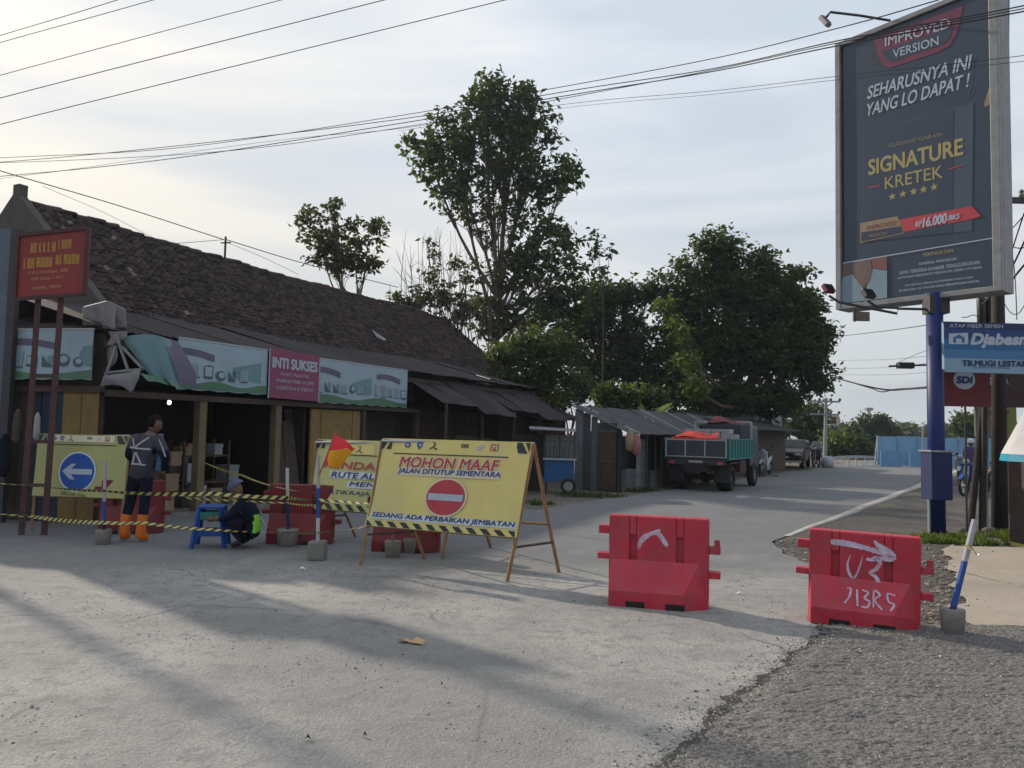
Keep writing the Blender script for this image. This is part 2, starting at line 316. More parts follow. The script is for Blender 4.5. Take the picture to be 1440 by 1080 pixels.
def smooth_pts(ctrl, n=8):
    out = []
    c = [Vector(p) for p in ctrl]; c = [c[0]*2-c[1]] + c + [c[-1]*2-c[-2]]
    for i in range(1, len(c)-2):
        for k in range(n):
            t = k/n; p0, p1, p2, p3 = c[i-1:i+3]
            out.append(.5*((2*p1)+(p2-p0)*t+(2*p0-5*p1+4*p2-p3)*t*t+(3*p1-p0-3*p2+p3)*t**3))
    out.append(c[-2]); return out

# ------------------------------------------------------------------ ground
def ground_mat(name, base, dusty, blotch, fine, stripes=0.0, bump=.5, agg=70., seed=0.0, rough=.9, pale=None, far=None, finef=.55):
    m = bpy.data.materials.new(name); m.use_nodes = True; t = m.node_tree; t.nodes.clear(); L = t.links.new; N = t.nodes.new
    out = N('ShaderNodeOutputMaterial'); b = N('ShaderNodeBsdfPrincipled'); L(b.outputs[0], out.inputs[0]); b.inputs['Roughness'].default_value = rough; b.inputs['Specular IOR Level'].default_value = .22
    co = N('ShaderNodeTexCoord'); mpn = N('ShaderNodeMapping'); mpn.inputs['Location'].default_value = (seed, seed*2, 0); L(co.outputs['Object'], mpn.inputs[0])
    def noise(sc, det=6, ro=.65, vec=None, dist=0):
        n = N('ShaderNodeTexNoise'); n.inputs['Scale'].default_value = sc; n.inputs['Detail'].default_value = det; n.inputs['Roughness'].default_value = ro; n.inputs['Distortion'].default_value = dist
        L(vec or mpn.outputs[0], n.inputs['Vector']); return n.outputs['Fac']
    def rng_(v, a, b_, c=0., d=1.):
        r = N('ShaderNodeMapRange'); r.inputs['From Min'].default_value = a; r.inputs['From Max'].default_value = b_; r.inputs['To Min'].default_value = c; r.inputs['To Max'].default_value = d; L(v, r.inputs['Value']); return r.outputs[0]
    def mix(f, a, b_):
        x = N('ShaderNodeMix'); x.data_type = 'RGBA'; L(f, x.inputs['Factor'])
        for v, k in ((a, 'A'), (b_, 'B')):
            if isinstance(v, tuple): x.inputs[k].default_value = (*v, 1)
            else: L(v, x.inputs[k])
        return x.outputs['Result']
    c = mix(rng_(noise(.55, 7, .6, dist=.6), .38, .62), base, dusty)
    c = mix(rng_(noise(1.9, 8, .72, dist=.4), .50, .78, 0, .75), c, blotch)
    if stripes:
        m2 = N('ShaderNodeMapping'); m2.inputs['Rotation'].default_value = (0, 0, R(25)); m2.inputs['Scale'].default_value = (.35, 2.2, 1); L(co.outputs['Object'], m2.inputs[0])
        c = mix(rng_(noise(1.2, 5, .6, m2.outputs[0]), .5, .75, 0, stripes), c, pale or dusty)
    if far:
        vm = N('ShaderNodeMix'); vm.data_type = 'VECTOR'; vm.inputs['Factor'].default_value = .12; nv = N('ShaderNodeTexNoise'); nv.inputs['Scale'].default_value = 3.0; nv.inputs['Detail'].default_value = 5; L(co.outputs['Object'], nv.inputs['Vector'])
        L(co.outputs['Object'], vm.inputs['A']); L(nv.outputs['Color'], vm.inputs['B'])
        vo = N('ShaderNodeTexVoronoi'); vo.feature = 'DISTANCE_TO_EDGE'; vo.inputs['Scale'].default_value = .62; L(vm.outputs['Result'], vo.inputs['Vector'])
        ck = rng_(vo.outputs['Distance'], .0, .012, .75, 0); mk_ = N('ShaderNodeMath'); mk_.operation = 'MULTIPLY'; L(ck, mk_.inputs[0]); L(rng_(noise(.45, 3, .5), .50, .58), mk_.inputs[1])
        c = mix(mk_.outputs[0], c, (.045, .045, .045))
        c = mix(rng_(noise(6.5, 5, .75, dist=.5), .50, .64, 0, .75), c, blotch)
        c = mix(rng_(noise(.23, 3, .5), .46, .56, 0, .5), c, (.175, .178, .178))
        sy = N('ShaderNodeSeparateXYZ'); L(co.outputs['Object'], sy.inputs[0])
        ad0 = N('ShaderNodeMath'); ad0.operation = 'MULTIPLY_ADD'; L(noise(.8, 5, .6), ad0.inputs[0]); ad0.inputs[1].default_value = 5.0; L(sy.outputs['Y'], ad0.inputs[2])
        c = mix(rng_(ad0.outputs[0], 10.6, 13.0, 0, .92), c, mix(rng_(noise(1.1, 6, .7), .4, .65), far, tuple(k*1.25 for k in far)))  # far tone paints the shade over the more distant road into the asphalt colour
    f1 = noise(agg, 3, .7); sp = noise(agg*2.7, 2, .6)
    c = mix(rng_(f1, .38, .62, 0, finef), c, fine)
    w = N('ShaderNodeMapRange'); w.inputs['From Min'].default_value = .62; w.inputs['From Max'].default_value = .70; w.inputs['To Max'].default_value = .6; L(sp, w.inputs['Value'])
    c = mix(w.outputs[0], c, tuple(min(1, k*1.7) for k in dusty))
    L(c, b.inputs['Base Color'])
    ad = N('ShaderNodeMath'); ad.operation = 'ADD'; L(f1, ad.inputs[0]); L(noise(9, 5, .7), ad.inputs[1])
    bp = N('ShaderNodeBump'); bp.inputs['Strength'].default_value = bump; bp.inputs['Distance'].default_value = .015; L(ad.outputs[0], bp.inputs['Height']); L(bp.outputs[0], b.inputs['Normal'])
    return m
M['dirt'] = ground_mat('bare_dirt', (.16, .135, .11), (.22, .19, .155), (.09, .075, .062), (.12, .10, .085), 0, .8, 22, 3)
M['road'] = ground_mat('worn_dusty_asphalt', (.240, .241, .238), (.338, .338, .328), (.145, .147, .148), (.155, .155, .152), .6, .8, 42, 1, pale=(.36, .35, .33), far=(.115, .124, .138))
M['rough'] = ground_mat('rough_chip_asphalt', (.155, .150, .145), (.21, .20, .19), (.10, .098, .098), (.045, .045, .046), 0, 1.0, 38, 2, finef=.75)
M['apron'] = ground_mat('sandy_concrete', (.29, .255, .215), (.35, .31, .26), (.22, .195, .165), (.24, .21, .18), 0, .35, 40, 4)
M['seam'] = ground_mat('dark_seam', (.05, .05, .05), (.08, .08, .08), (.03, .03, .03), (.04, .04, .04), 0, 1, 40, 5)
M['chips'] = mat('stone_chips', (.19, .185, .175), .9, .2, 9, .2, rand=.7)
def nz1(x, s=1.0, ph=0.0): return math.sin(x*s+ph)*.5+math.sin(x*s*2.3+ph*1.7+1)*.3+math.sin(x*s*5.1+ph*.6+2)*.2
def rows(name, ys, xl, xr, nc, z, m, label=None, wob=0.0, disp=None):
    vs = []; fs = []
    for j, y in enumerate(ys):
        a, b = xl(y), xr(y)
        for i in range(nc+1):
            x = a+(b-a)*i/nc; vs.append((x, y, z+(disp(x, y, i, nc) if disp else 0)))
    for j in range(len(ys)-1):
        for i in range(nc): k = j*(nc+1)+i; fs.append((k, k+1, k+nc+2, k+nc+1))
    mb = MB(); mb.v = vs; mb.f = fs; mb.m = [0]*len(fs)
    return mb.build(name, m, kind='structure', label=label)
mb = MB(); mb.add([(-500, -120, -.03), (500, -120, -.03), (500, 620, -.03), (-500, 620, -.03)], [(0, 1, 2, 3)]); mb.build('ground', M['dirt'], kind='structure')
def road_l(y):
    if y < 14.3: return -45
    if y < 15.8: return -4.2+(y-14.3)*2.9+.12*nz1(y, 4)
    return .55+(y-15.8)*.635+.12*nz1(y, 1.7)
def road_r(y):
    if y < 5.6: return 45
    if y < 6.6: return 3.6-.05*(y-5.6)+.06*nz1(y, 6)
    if y < 11.8: return 3.45+(y-6.6)*.09+.07*nz1(y, 4)
    return 4.02+(y-11.8)*.68+.04*nz1(y, 1.3)
ys = [-6, -2, 0, 1, 2, 3, 4, 5, 5.59, 5.6]+[5.6+.2*i for i in range(1, 60)]+[17.5+i for i in range(0, 40)]
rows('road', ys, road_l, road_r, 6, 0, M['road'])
# crack seam: between the worn junction surface and the coarse patch
seam = [G(1168, 878), G(1160, 895), G(1130, 915), G(1105, 940), G(1060, 970), G(1030, 995), G(1005, 1022), G(975, 1050), G(935, 1085), G(880, 1130), G(800, 1200)]
def seam_x(y):
    for a, b in zip(seam[:-1], seam[1:]):
        if b.y <= y <= a.y: t = (a.y-y)/(a.y-b.y); return a.x+(b.x-a.x)*t
    return seam[0].x if y > seam[0].y else seam[-1].x
_h = {}
def vnoise(x, y, s):
    x *= s; y *= s; i, j = math.floor(x), math.floor(y); fx, fy = x-i, y-j
    def hh(a, b):
        k = (a*73856093 ^ b*19349663) & 0xffffff; k = (k*1103515245+12345) & 0x7fffffff; return (k >> 8 & 0xffff)/65535
    fx = fx*fx*(3-2*fx); fy = fy*fy*(3-2*fy)
    return (hh(i, j)*(1-fx)+hh(i+1, j)*fx)*(1-fy)+(hh(i, j+1)*(1-fx)+hh(i+1, j+1)*fx)*fy
def rough_disp(x, y, i, n):
    e = min(1, i/6)
    return .012*vnoise(x, y, 32)*e + .006*vnoise(x, y, 70)*e + .012*vnoise(x, y, 2.5)*e
yy = [1.6+.025*i for i in range(int((6.72-1.6)/.025)+1)]
def rough_l(y): return seam_x(y)+.035*nz1(y, 14)+.02*nz1(y, 43)
def rough_r(y): return min(12, 9) if y < 6.3 else 9-(y-6.3)*5
rows('rough_asphalt', yy, rough_l, rough_r, 260, .006, M['rough'], disp=rough_disp)
mb = MB(); pv = []
for k, y in enumerate([seam[0].y-.03*i for i in range(int((seam[0].y-2.2)/.03))]):
    w = .045+.06*abs(nz1(y, 9, 2))+.05*max(0, nz1(y, 3)); x = seam_x(y)+.035*nz1(y, 14)+.02*nz1(y, 43)
    pv += [(x-w, y, .004), (x+.02, y, .004)]
mb.add(pv, [(2*i, 2*i+2, 2*i+3, 2*i+1) for i in range(len(pv)//2-1)]); mb.build('road_crack', M['seam'], kind='structure')
# loose chips of stone
def stones(name, pts, smin, smax, m, label, cat='gravel'):
    base = np.array([(1, 0, 0), (-1, 0, 0), (0, 1, 0), (0, -1, 0), (0, 0, 1), (0, 0, -.4)], float)
    bf = np.array([(0, 2, 4), (2, 1, 4), (1, 3, 4), (3, 0, 4), (2, 0, 5), (1, 2, 5), (3, 1, 5), (0, 3, 5)])
    V = []; Fc = []
    for i, (x, y, z) in enumerate(pts):
        s = smin+(smax-smin)*rng.random()**2.2; a = rng.random()*6.28; c, sn = math.cos(a), math.sin(a)
        b = base*np.array([s*(.7+.6*rng.random()), s*(.5+.5*rng.random()), s*(.35+.4*rng.random())]) * (1+.3*(rng.random((6, 3))-.5))
        V.append(np.c_[b[:, 0]*c-b[:, 1]*sn+x, b[:, 0]*sn+b[:, 1]*c+y, b[:, 2]+z+s*.1]); Fc.append(bf+6*i)
    me = bpy.data.meshes.new(name); me.from_pydata(np.concatenate(V).tolist(), [], np.concatenate(Fc).tolist()); me.materials.append(m)
    return link(name, me, None, label, cat, kind='stuff')
pts = []
while len(pts) < 16000:
    y = 2.6+4.1*rng.random()**1.2; x = seam_x(y)+rng.random()**1.3*5.2-.12
    pts.append((x, y, .014+.008*rng.random()))
for k in range(15000):
    y = 2.9+6.0*rng.random(); x = -4.5+7.2*rng.random()
    if x < seam_x(y) and vnoise(x+20, y+3, 1.1)*.6+vnoise(x, y, 3.7)*.4 > .60: pts.append((x, y, -.002))
for k in range(600):
    y = 3.2+3*rng.random(); pts.append((seam_x(y)-.35*rng.random()**2, y, .002))
stones('gravel', pts, .004, .015, M['chips'], 'grey stone chips bound into and loose on the coarse asphalt patch at lower right')
# right shoulder and apron
def ap_l(y): return 3.75+(y-6.3)*.52+.10*nz1(y, 5)
rows('dirt_shoulder', [5.9+.15*i for i in range(0, 30)]+[10.4+i*.5 for i in range(0, 50)], lambda y: road_r(y)+.01 if y > 6.6 else 3.55, lambda y: (ap_l(y)+.3 if y < 11.2 else 30), 10, -.012,
     ground_mat('trodden_dark_dirt', (.060, .057, .056), (.12, .11, .098), (.028, .027, .028), (.042, .040, .039), 0, 1.0, 20, 6))
rows('concrete_apron', [6.2+.1*i for i in range(0, 55)], ap_l, lambda y: 22, 24, .012, M['apron'])
rows('dirt_verge', [14.5+.5*i for i in range(0, 70)], lambda y: -12+(y-14.5)*.5, lambda y: (road_l(y+.001)+.03), 8, -.012, ground_mat('dark_verge_dirt', (.10, .09, .08), (.15, .135, .115), (.055, .05, .045), (.08, .07, .06), 0, 1, 18, 8))
# pale concrete edging of the road on the right
mb = MB(); pv = []
for k in range(0, 75):
    y = 12.4+k*.5; x = road_r(y); w = .03+.0012*k+.03*min(1, k/8); hk = min(1, k/6); pv += [(x-w*1.4, y, .003), (x-w*.2, y, .004+.03*hk), (x+w*1.6, y, .004+.015*hk), (x+w*2.2, y, -.03)]
mb.add(pv, [(4*i+j, 4*i+j+1, 4*i+j+5, 4*i+j+4) for i in range(74) for j in range(3)]); mb.build('kerb', mat('pale_kerb', (.34, .33, .31), .9, .2, 3, .3), kind='structure')
pts = []
for k in range(1900):
    y = 6.3+6*rng.random(); lo = road_r(y); hi = (ap_l(y)+.2) if y < 11 else lo+5
    pts.append((lo+(hi-lo)*rng.random(), y, -.008))
stones('rubble', pts, .008, .045, mat('rubble_stone', (.17, .15, .13), .95, .2, 9, .2, rand=.5), 'dark rubble and clods on the shoulder between road and concrete apron', 'rubble')
# grass
def grass(name, label, blobs, n, h, m):
    V = []; Fc = []; k = 0
    for i in range(n):
        bx, by, br, brx = blobs[rng.integers(len(blobs))]
        a = rng.random()*6.28; r = math.sqrt(rng.random()); x = bx+math.cos(a)*r*brx; y = by+math.sin(a)*r*br
        if vnoise(x+50, y, 5) < .42: continue
        hh = h*(.3+.9*rng.random()*(.4+vnoise(x+9, y, 3)))*(1.15-r*.6); w = .008+.008*rng.random()
        t = rng.random()*6.28; dx, dy = math.cos(t)*w, math.sin(t)*w; lx, ly = (rng.random(2)-.5)*hh*1.1
        V += [(x-dx, y-dy, -.02), (x+dx, y+dy, -.02), (x+dx*.7+lx*.4, y+dy*.7+ly*.4, hh*.6), (x+lx, y+ly, hh)]; Fc += [(k, k+1, k+2), (k, k+2, k+3)]; k += 4
    me = bpy.data.meshes.new(name); me.from_pydata(V, [], Fc); me.materials.append(m); return link(name, me, None, label, 'grass', kind='stuff')
grass('grass', 'low green grass around the foot of the blue post', [(6.6, 12.3, .45, .7), (7.4, 12.5, .6, .7), (8.2, 12.9, .6, .7), (9.2, 13.0, .7, .9), (7.0, 12.1, .35, .6), (8.2, 12.4, .3, .8)], 9000, .11, LF['lit'])
grass('weeds', 'scattered weeds along the dirt verge in front of the shacks', [(2.0, 19.2, .5, .9), (3.4, 21.3, .4, .8), (5.5, 24.4, .5, 1), (.2, 17, .4, .8), (9.5, 30.5, .7, 1.2), (12.5, 36.5, 1.0, 1.8)], 3500, .16, LF['mid'])
#PART2
def panel_at(s, x, y):
    v = Vector(_f + _r*(x-720)/FPX - _u*(y-540)/FPX); o = Vector((0, 0, EYE))
    k = (s.o-o).dot(s.n)/v.dot(s.n); p = o+v*k-s.o; return (p.dot(s.ex), p.dot(s.ey))
Panel.at = panel_at
def ppoly(s, name, pts, m, level=1): return s.poly(name, [[s.at(*p) for p in pts]], m, level)
Panel.ppoly = ppoly
def ptext(s, body, x0, y0, x1, y1, hpx, m, level=3, bold=.0, shear=0., halo=None, hb=.05):
    a = s.at(x0, y0); b = s.at(x1, y1); cx, cy = (x0+x1)/2, (y0+y1)/2; t = s.at(cx, cy-hpx/2); q = s.at(cx, cy+hpx/2)
    return s.text(body, (a[0]+b[0])/2, (a[1]+b[1])/2, b[0]-a[0], t[1]-q[1], m, level, bold, shear, halo, hb, slope=(b[1]-a[1])/(b[0]-a[0]))
Panel.ptext = ptext

# ------------------------------------------------------------------ the long tiled shop
BA = R(26.5); BP = Vector((-5.53, 13.84, 0)); BU = Vector((math.sin(BA), math.cos(BA), 0)); BN = Vector((math.cos(BA), -math.sin(BA), 0))
def BW(t, q, z): return BP+BU*t+BN*q+Vector((0, 0, z))
BRZ = math.pi/2-BA
shop = thing('shop_building', 'long low shop with a sagging mossy clay-tile roof and open dark front behind the barricade', 'shop', tuple(BP), BRZ)
def sbox(name, t0, t1, q0, q1, z0, z1, m, bevel=0, parent=None): return MB().box(t0, t1, -q1, -q0, z0, z1).build(name, m, parent or shop, bevel=bevel)
T0, T1 = .15, 18.2
def zr(t): return 6.36-.16*math.sin(math.pi*min(1, max(0, (t-T0)/(T1-T0))))+.03*nz1(t, 1.4)-.22*max(0, (t-15)/3)
def ze(t): return 3.82-.05*math.sin(math.pi*(t-T0)/(T1-T0))+.03*nz1(t, 1.1, 2)-.05*max(0, (t-14)/4)
ZR, ZE = 6.3, 3.8
# gable wall with low parapet and block on its apex
mb = MB(); gp = [(9.05, 0), (9.05, 3.75), (8.95, 3.95), (6.12, 6.52), (6.12, 6.74), (5.90, 6.74), (5.90, 6.48), (3.0, 3.98), (2.9, 3.75), (2.9, 0)]
n = len(gp); mb.add([(T0-.17, y, z) for y, z in gp]+[(T0+.02, y, z) for y, z in gp], [tuple(range(n)), tuple(reversed(range(n, 2*n)))]+[(i, (i+1) % n, (i+1) % n+n, i+n) for i in range(n)])
mb.build('gable_wall', M['plaster'], shop)
sbox('rear_wall', T0, T1, -9.0, -8.9, 0, 3.75, M['plaster']); sbox('end_wall', T1-.1, T1, -8.9, -2.9, 0, 3.7, M['plaster'])
mb = MB(); mb.add([(T0+.02, 6.0, zr(0)-.12), (T1, 6.0, ZR-.25), (T1, 3.0, 3.68), (T0+.02, 3.0, 3.74), (T0+.02, 9.0, 3.74), (T1, 9.0, 3.68)], [(0, 1, 2, 3), (0, 4, 5, 1)]); mb.build('roof_deck', M['dark'], shop)
NR, NC = 22, 108
SL = math.hypot(3.0, ZR-ZE)
tw = (T1-T0-.05)/NC
def tile_geo():
    prof = [(-.5, .012), (-.3, -.006), (-.1, -.004), (.12, .02), (.34, .034), (.52, .016)]
    vs = []; L = .225
    for (x, z) in prof: vs += [(x*tw*1.06, 0, z+.022), (x*tw*1.06, L, z)]
    for (x, z) in prof: vs.append((x*tw*1.06, 0, z+.006))
    fs = [(2*i, 2*i+2, 2*i+3, 2*i+1) for i in range(5)]+[(12+i, 13+i, 2*i+2, 2*i) for i in range(5)]
    return vs, fs
tv, tf = tile_geo(); tva = np.array(tv)
tme = {}
for nm in ('tile', 'pale_tile'):
    mb = MB(); mb.add(tv, tf); tme[nm] = mb.mesh('roof_tile', M[nm])
pl = []
for r in range(NR):
    for c in range(NC):
        t = T0+.03+(c+.5)*tw; f = (r+.02)/NR                 # f=0 at the eave
        y = 3.0-.06+f*3.0; z = ze(t)+(zr(t)-ze(t))*f
        sl = math.atan2(zr(t)-ze(t), 3.0)
        if random.random() < .003: continue                        # slipped or missing tiles
        pl.append((t+random.gauss(0, .006), y, z+.02+random.gauss(0, .008)+(.02 if random.random() < .05 else 0), sl+random.gauss(0, .012), random.gauss(0, .022), 'pale_tile' if random.random() < .012 else 'tile'))
pl.sort(key=lambda a: a[0]*1.0+(.0*a[1]))
sv = []; sf = []
for i, (x, y, z, sl, tw_, nm) in enumerate(pl):
    Mx = Matrix.Translation((x, y, z)) @ Matrix.Rotation(sl, 4, 'X') @ Matrix.Rotation(tw_, 4, 'Z')
    if i < 300:
        o = link('roof_tile', tme[nm], shop); o.matrix_local = Mx
    else:
        A = np.array(Mx); p = tva @ A[:3, :3].T + A[:3, 3]; k = len(sv); sv += p.tolist(); sf += [tuple(j+k for j in f) for f in tf]
me = bpy.data.meshes.new('roof_tiles'); me.from_pydata(sv, [], sf); me.materials.append(M['tile']); link('roof_tiles', me, shop, kind='stuff')
mb = MB(); mb.add([(T0, 6.0, ZR+.02), (T1, 6.0, ZR-.2), (T1, 9.1, 3.72), (T0, 9.1, 3.76)], [(0, 1, 2, 3)]); mb.build('rear_roof_slope', M['tile'], shop)
mb = MB(); pv = [(-.13, -.03), (-.09, .05), (0, .09), (.09, .05), (.13, -.03)]
mb.add([(0, a, b) for a, b in pv]+[(.40, a*1.12, b+.022) for a, b in pv], [(i, i+5, i+6, i+1) for i in range(4)]+[(5, 6, 7, 8, 9)]); rme = mb.mesh('ridge_tile', M['tile'])
k = 0; t = T0+.05
while t < T1-.2:
    o = link('ridge_tile', rme, shop); o.location = (t, 6.0+random.gauss(0, .008), zr(t)+.03+random.gauss(0, .008)); o.rotation_euler = (random.gauss(0, .04), random.gauss(0, .02), random.gauss(0, .03)); t += .36
# lean-to roof of overlapping sheets
def sheet_mesh(name, w, L, m, waves=6, amp=.018, n=18, cols=None, nl=1):
    mb = MB(); vs = []
    for i in range(n+1):
        x = w*i/n; z = amp*math.sin(2*math.pi*waves*i/n)
        for j in range(nl+1): vs.append((x, L*j/nl, z))
    mb.add(vs, [(i*(nl+1)+j, (i+1)*(nl+1)+j, (i+1)*(nl+1)+j+1, i*(nl+1)+j+1) for i in range(n) for j in range(nl)])
    return mb.mesh(name, m)
smesh = sheet_mesh('awning_sheet', .98, 3.15, M['sheet'], 7, .014, 28)
t = -1.95; i = 0
while t < 17.3:
    o = link('awning_sheet', smesh, shop); dz = .018*(i % 2)
    q0, z0 = .14, 3.04
    o.location = (t, -q0, z0+dz); o.rotation_euler = (math.atan2(.78, 3.0)+random.gauss(0, .008), random.gauss(0, .006), random.gauss(0, .006)); t += .93; i += 1
dm = sheet_mesh('drooping_sheet', .98, 1.75, M['sheet'], 7, .014, 28)
for (t, q0, z0, a) in [(6.55, 1.0, 2.25, .50), (7.4, 1.05, 2.22, .52), (8.35, 1.25, 2.02, .60), (9.3, 1.28, 2.0, .58), (10.4, 1.0, 2.2, .50), (11.3, 1.1, 2.15, .52), (12.3, 1.3, 1.95, .6), (13.2, 1.3, 1.95, .6), (14.2, 1.0, 2.1, .5)]:
    o = link('drooping_sheet', dm, shop); o.location = (t, -q0, z0); o.rotation_euler = (a, random.gauss(0, .02), 0)
for t, z in [(6.7, 2.25), (8.6, 2.0), (10.6, 2.15), (12.4, 1.95)]: MB().bar((t, -1.0, 0), (t, -1.0, z), .06).build('awning_prop', M['old_wood'], shop)
# front frame
mb = MB(); mb.box(-1.95, 6.9, -.10, .02, 2.0, 2.10); mb.build('front_beam', M['old_wood'], shop)
mb = MB(); mb.box(-1.95, 15.5, .02, .10, 2.78, 2.9); mb.build('eave_beam', M['old_wood'], shop)
for t in (-.16, 1.72): MB().box(t, t+.16, -.08, .08, 0, 2.0).build('pillar', M['pillar'], shop, bevel=.01)
for t in (4.55, 6.8): MB().box(t, t+.12, -.06, .06, 0, 2.0).build('pillar', M['old_wood'], shop)
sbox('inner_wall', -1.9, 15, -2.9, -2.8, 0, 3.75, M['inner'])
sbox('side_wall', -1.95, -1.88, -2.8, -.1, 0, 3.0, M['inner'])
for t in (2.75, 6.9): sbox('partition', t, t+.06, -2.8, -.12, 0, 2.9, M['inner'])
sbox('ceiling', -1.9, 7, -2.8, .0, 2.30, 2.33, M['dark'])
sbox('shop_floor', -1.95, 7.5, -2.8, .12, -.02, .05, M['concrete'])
# ochre doors
for (a, b) in [(2.82, 3.12), (3.14, 4.2), (4.22, 4.5)]: sbox('door_board', a, b, -.03, .02, .06, 1.97, M['ochre'], bevel=.008)
for k in range(8):
    a = 5.0+k*.23; sbox('wall_plank', a, a+.22, -.5, -.46, .05, 1.98, M['inner'])
for k in range(14):
    a = 7.0+k*.3; sbox('wall_plank', a, a+.285, -.6, -.56+random.random()*.02, 0, 2.1, M['old_wood'])
MB().box(.0, 1.0, 0, 1, 0, .1)
# leaning planks, boxes, goods
for k, (t, lean, w, h) in enumerate([(1.95, .25, .14, 1.85), (2.12, .34, .17, 1.9), (2.34, .28, .15, 1.7), (2.52, .38, .18, 1.95)]):
    a = BW(t, .05-.1*k*.3, .05); b = BW(t+.12, -lean-.1, h)
    MB().bar(a, b, w, .03).build('leaning_plank', M['old_wood'], None, label=['dark plank leaning beside the second tan pillar', 'wide dark plank leaning second from the tan pillar', 'shorter dark plank leaning between two taller ones', 'tallest dark plank leaning next to the ochre door'][k], cat='plank', group='planks leaning in the shop front')
def crate(label, t, q, z, sx, sy, sz, m, cat='box', name='box', grp=None):
    o = thing(name, label, cat, tuple(BW(t, q, z)), BRZ+random.uniform(-.15, .15), grp)
    MB().box(-sx/2, sx/2, -sy/2, sy/2, 0, sz).build('carton' if name == 'box' else 'body', m, o, bevel=.012)
    MB().box(-sx/2-.006, sx/2+.006, -sy/2-.006, sy/2+.006, sz-.06, sz+.008).build('lid', m, o, bevel=.006); return o
rk = thing('goods_rack', 'low dark wooden rack of goods just inside the open shop', 'rack', tuple(BW(.6, -.75, .05)), BRZ)
for z in (.45, .95): MB().box(-.55, .55, -.22, .22, z-.02, z+.01).build('shelf', M['old_wood'], rk)
for x in (-.53, .53):
    for y in (-.2, .2): MB().box(x-.02, x+.02, y-.02, y+.02, 0, 1.25).build('leg', M['old_wood'], rk)
crate('pale blue-grey bin under the shelf right of the first pillar', .35, -.7, .51, .34, .3, .34, M['sack'])
crate('grey carton on the shop floor right of the first pillar', .38, -.62, .06, .34, .3, .38, M['sack'])
crate('pink and brown carton on the top shelf right of the first pillar', .42, -.75, 1.02, .34, .28, .2, M['card2'])
crate('brown carton standing on the shop floor behind the crouching man', .88, -.72, .06, .3, .3, .3, M['card'])
crate('light brown carton low beside the standing worker', -.62, -.3, .06, .4, .3, .32, M['card'])
crate('square blue tub on a crate beside the standing worker', -.85, -.35, .78, .42, .34, .26, M['tub'])
crate('dark crate under the square blue tub', -.85, -.35, .06, .4, .34, .70, M['old_wood'])
crate('pale carton just left of the first pillar', -.38, -.35, .85, .24, .28, .24, M['card'])
crate('brown carton below the pale one left of the first pillar', -.4, -.38, .40, .26, .28, .30, M['card'])
crate('cream carton heaped above the blue tub', -.7, -.5, 1.1, .3, .26, .16, M['card'])
crate('small grey carton on top of the heap above the tub', -.62, -.5, 1.28, .2, .2, .12, M['sack'])
for lab, t, q, z, sx, sy, sz, c in [('grey carton deep in the open shop left of the first pillar, lowest of its stack', -1.2, -1.5, .06, .5, .4, .45, 'sack'), ('brown carton on the grey one deep in the open shop', -1.22, -1.5, .53, .45, .4, .35, 'card'), ('pink carton topmost of the stack deep in the open shop', -1.15, -1.5, .90, .4, .35, .3, 'card2'),
    ('wide brown carton on the floor behind the goods rack', .5, -1.4, .06, .6, .4, .5, 'card'), ('pale carton on the wide brown one behind the goods rack', .55, -1.4, .58, .45, .35, .4, 'sack'), ('small brown carton left on the middle rack shelf', .2, -.75, .97, .22, .25, .2, 'card'), ('small pale carton right end of the top rack shelf', .95, -.75, .97, .2, .25, .24, 'sack'), ('brown carton low beside the second pillar inside the shop', 1.45, -.9, .06, .36, .34, .4, 'card'), ('grey carton on the brown one beside the second pillar', 1.45, -.9, .48, .32, .3, .3, 'sack')]: crate(lab, t, q, z, sx, sy, sz, M[c])
for k, (t, q) in enumerate([(-1.15, -.2), (-1.0, .0), (-.78, -.12)]):
    mb = MB(); mb.lathe([(.09, 0), (.13, .05), (.14, .2), (.12, .32), (.05, .38), (.07, .42)], 12); o = mb.build('sack', M['sack'], None, smooth=True, label=['pale sack half hidden by the worker, leftmost of three', 'pale sack nearest the road of the three by the worker', 'pale sack rightmost of the three by the worker'][k], cat='sack', group='sacks in the shop front'); o.location = BW(t, q, .05)
crate('pale grey box under the drooping roof sheets', 7.4, .1, .9, .5, .4, .34, M['lamp_w'])
crate('brown crate below the pale grey box under the roof sheets', 7.4, .1, 0, .55, .45, .88, M['old_wood'], name='crate', cat='crate')
MB().bar(BW(8.2, .4, 1.28), BW(10.2, .5, 1.15), .05, .34).build('display_board', M['old_wood'], None, label='slanted brown board propped under the drooping roof sheets', cat='board')
lp = thing('hanging_bulb', 'lit white bulb hanging in the dark shop opening', 'light bulb', tuple(P(238, 566, 13.6)))
MB().ell((0, 0, 0), (.034, .034, .04), 12, 8).build('bulb', M['bulb'], lp, smooth=True); MB().tube([(0, 0, .05), (0, 0, .28)], .008, 6).build('cord', M['wire'], lp)
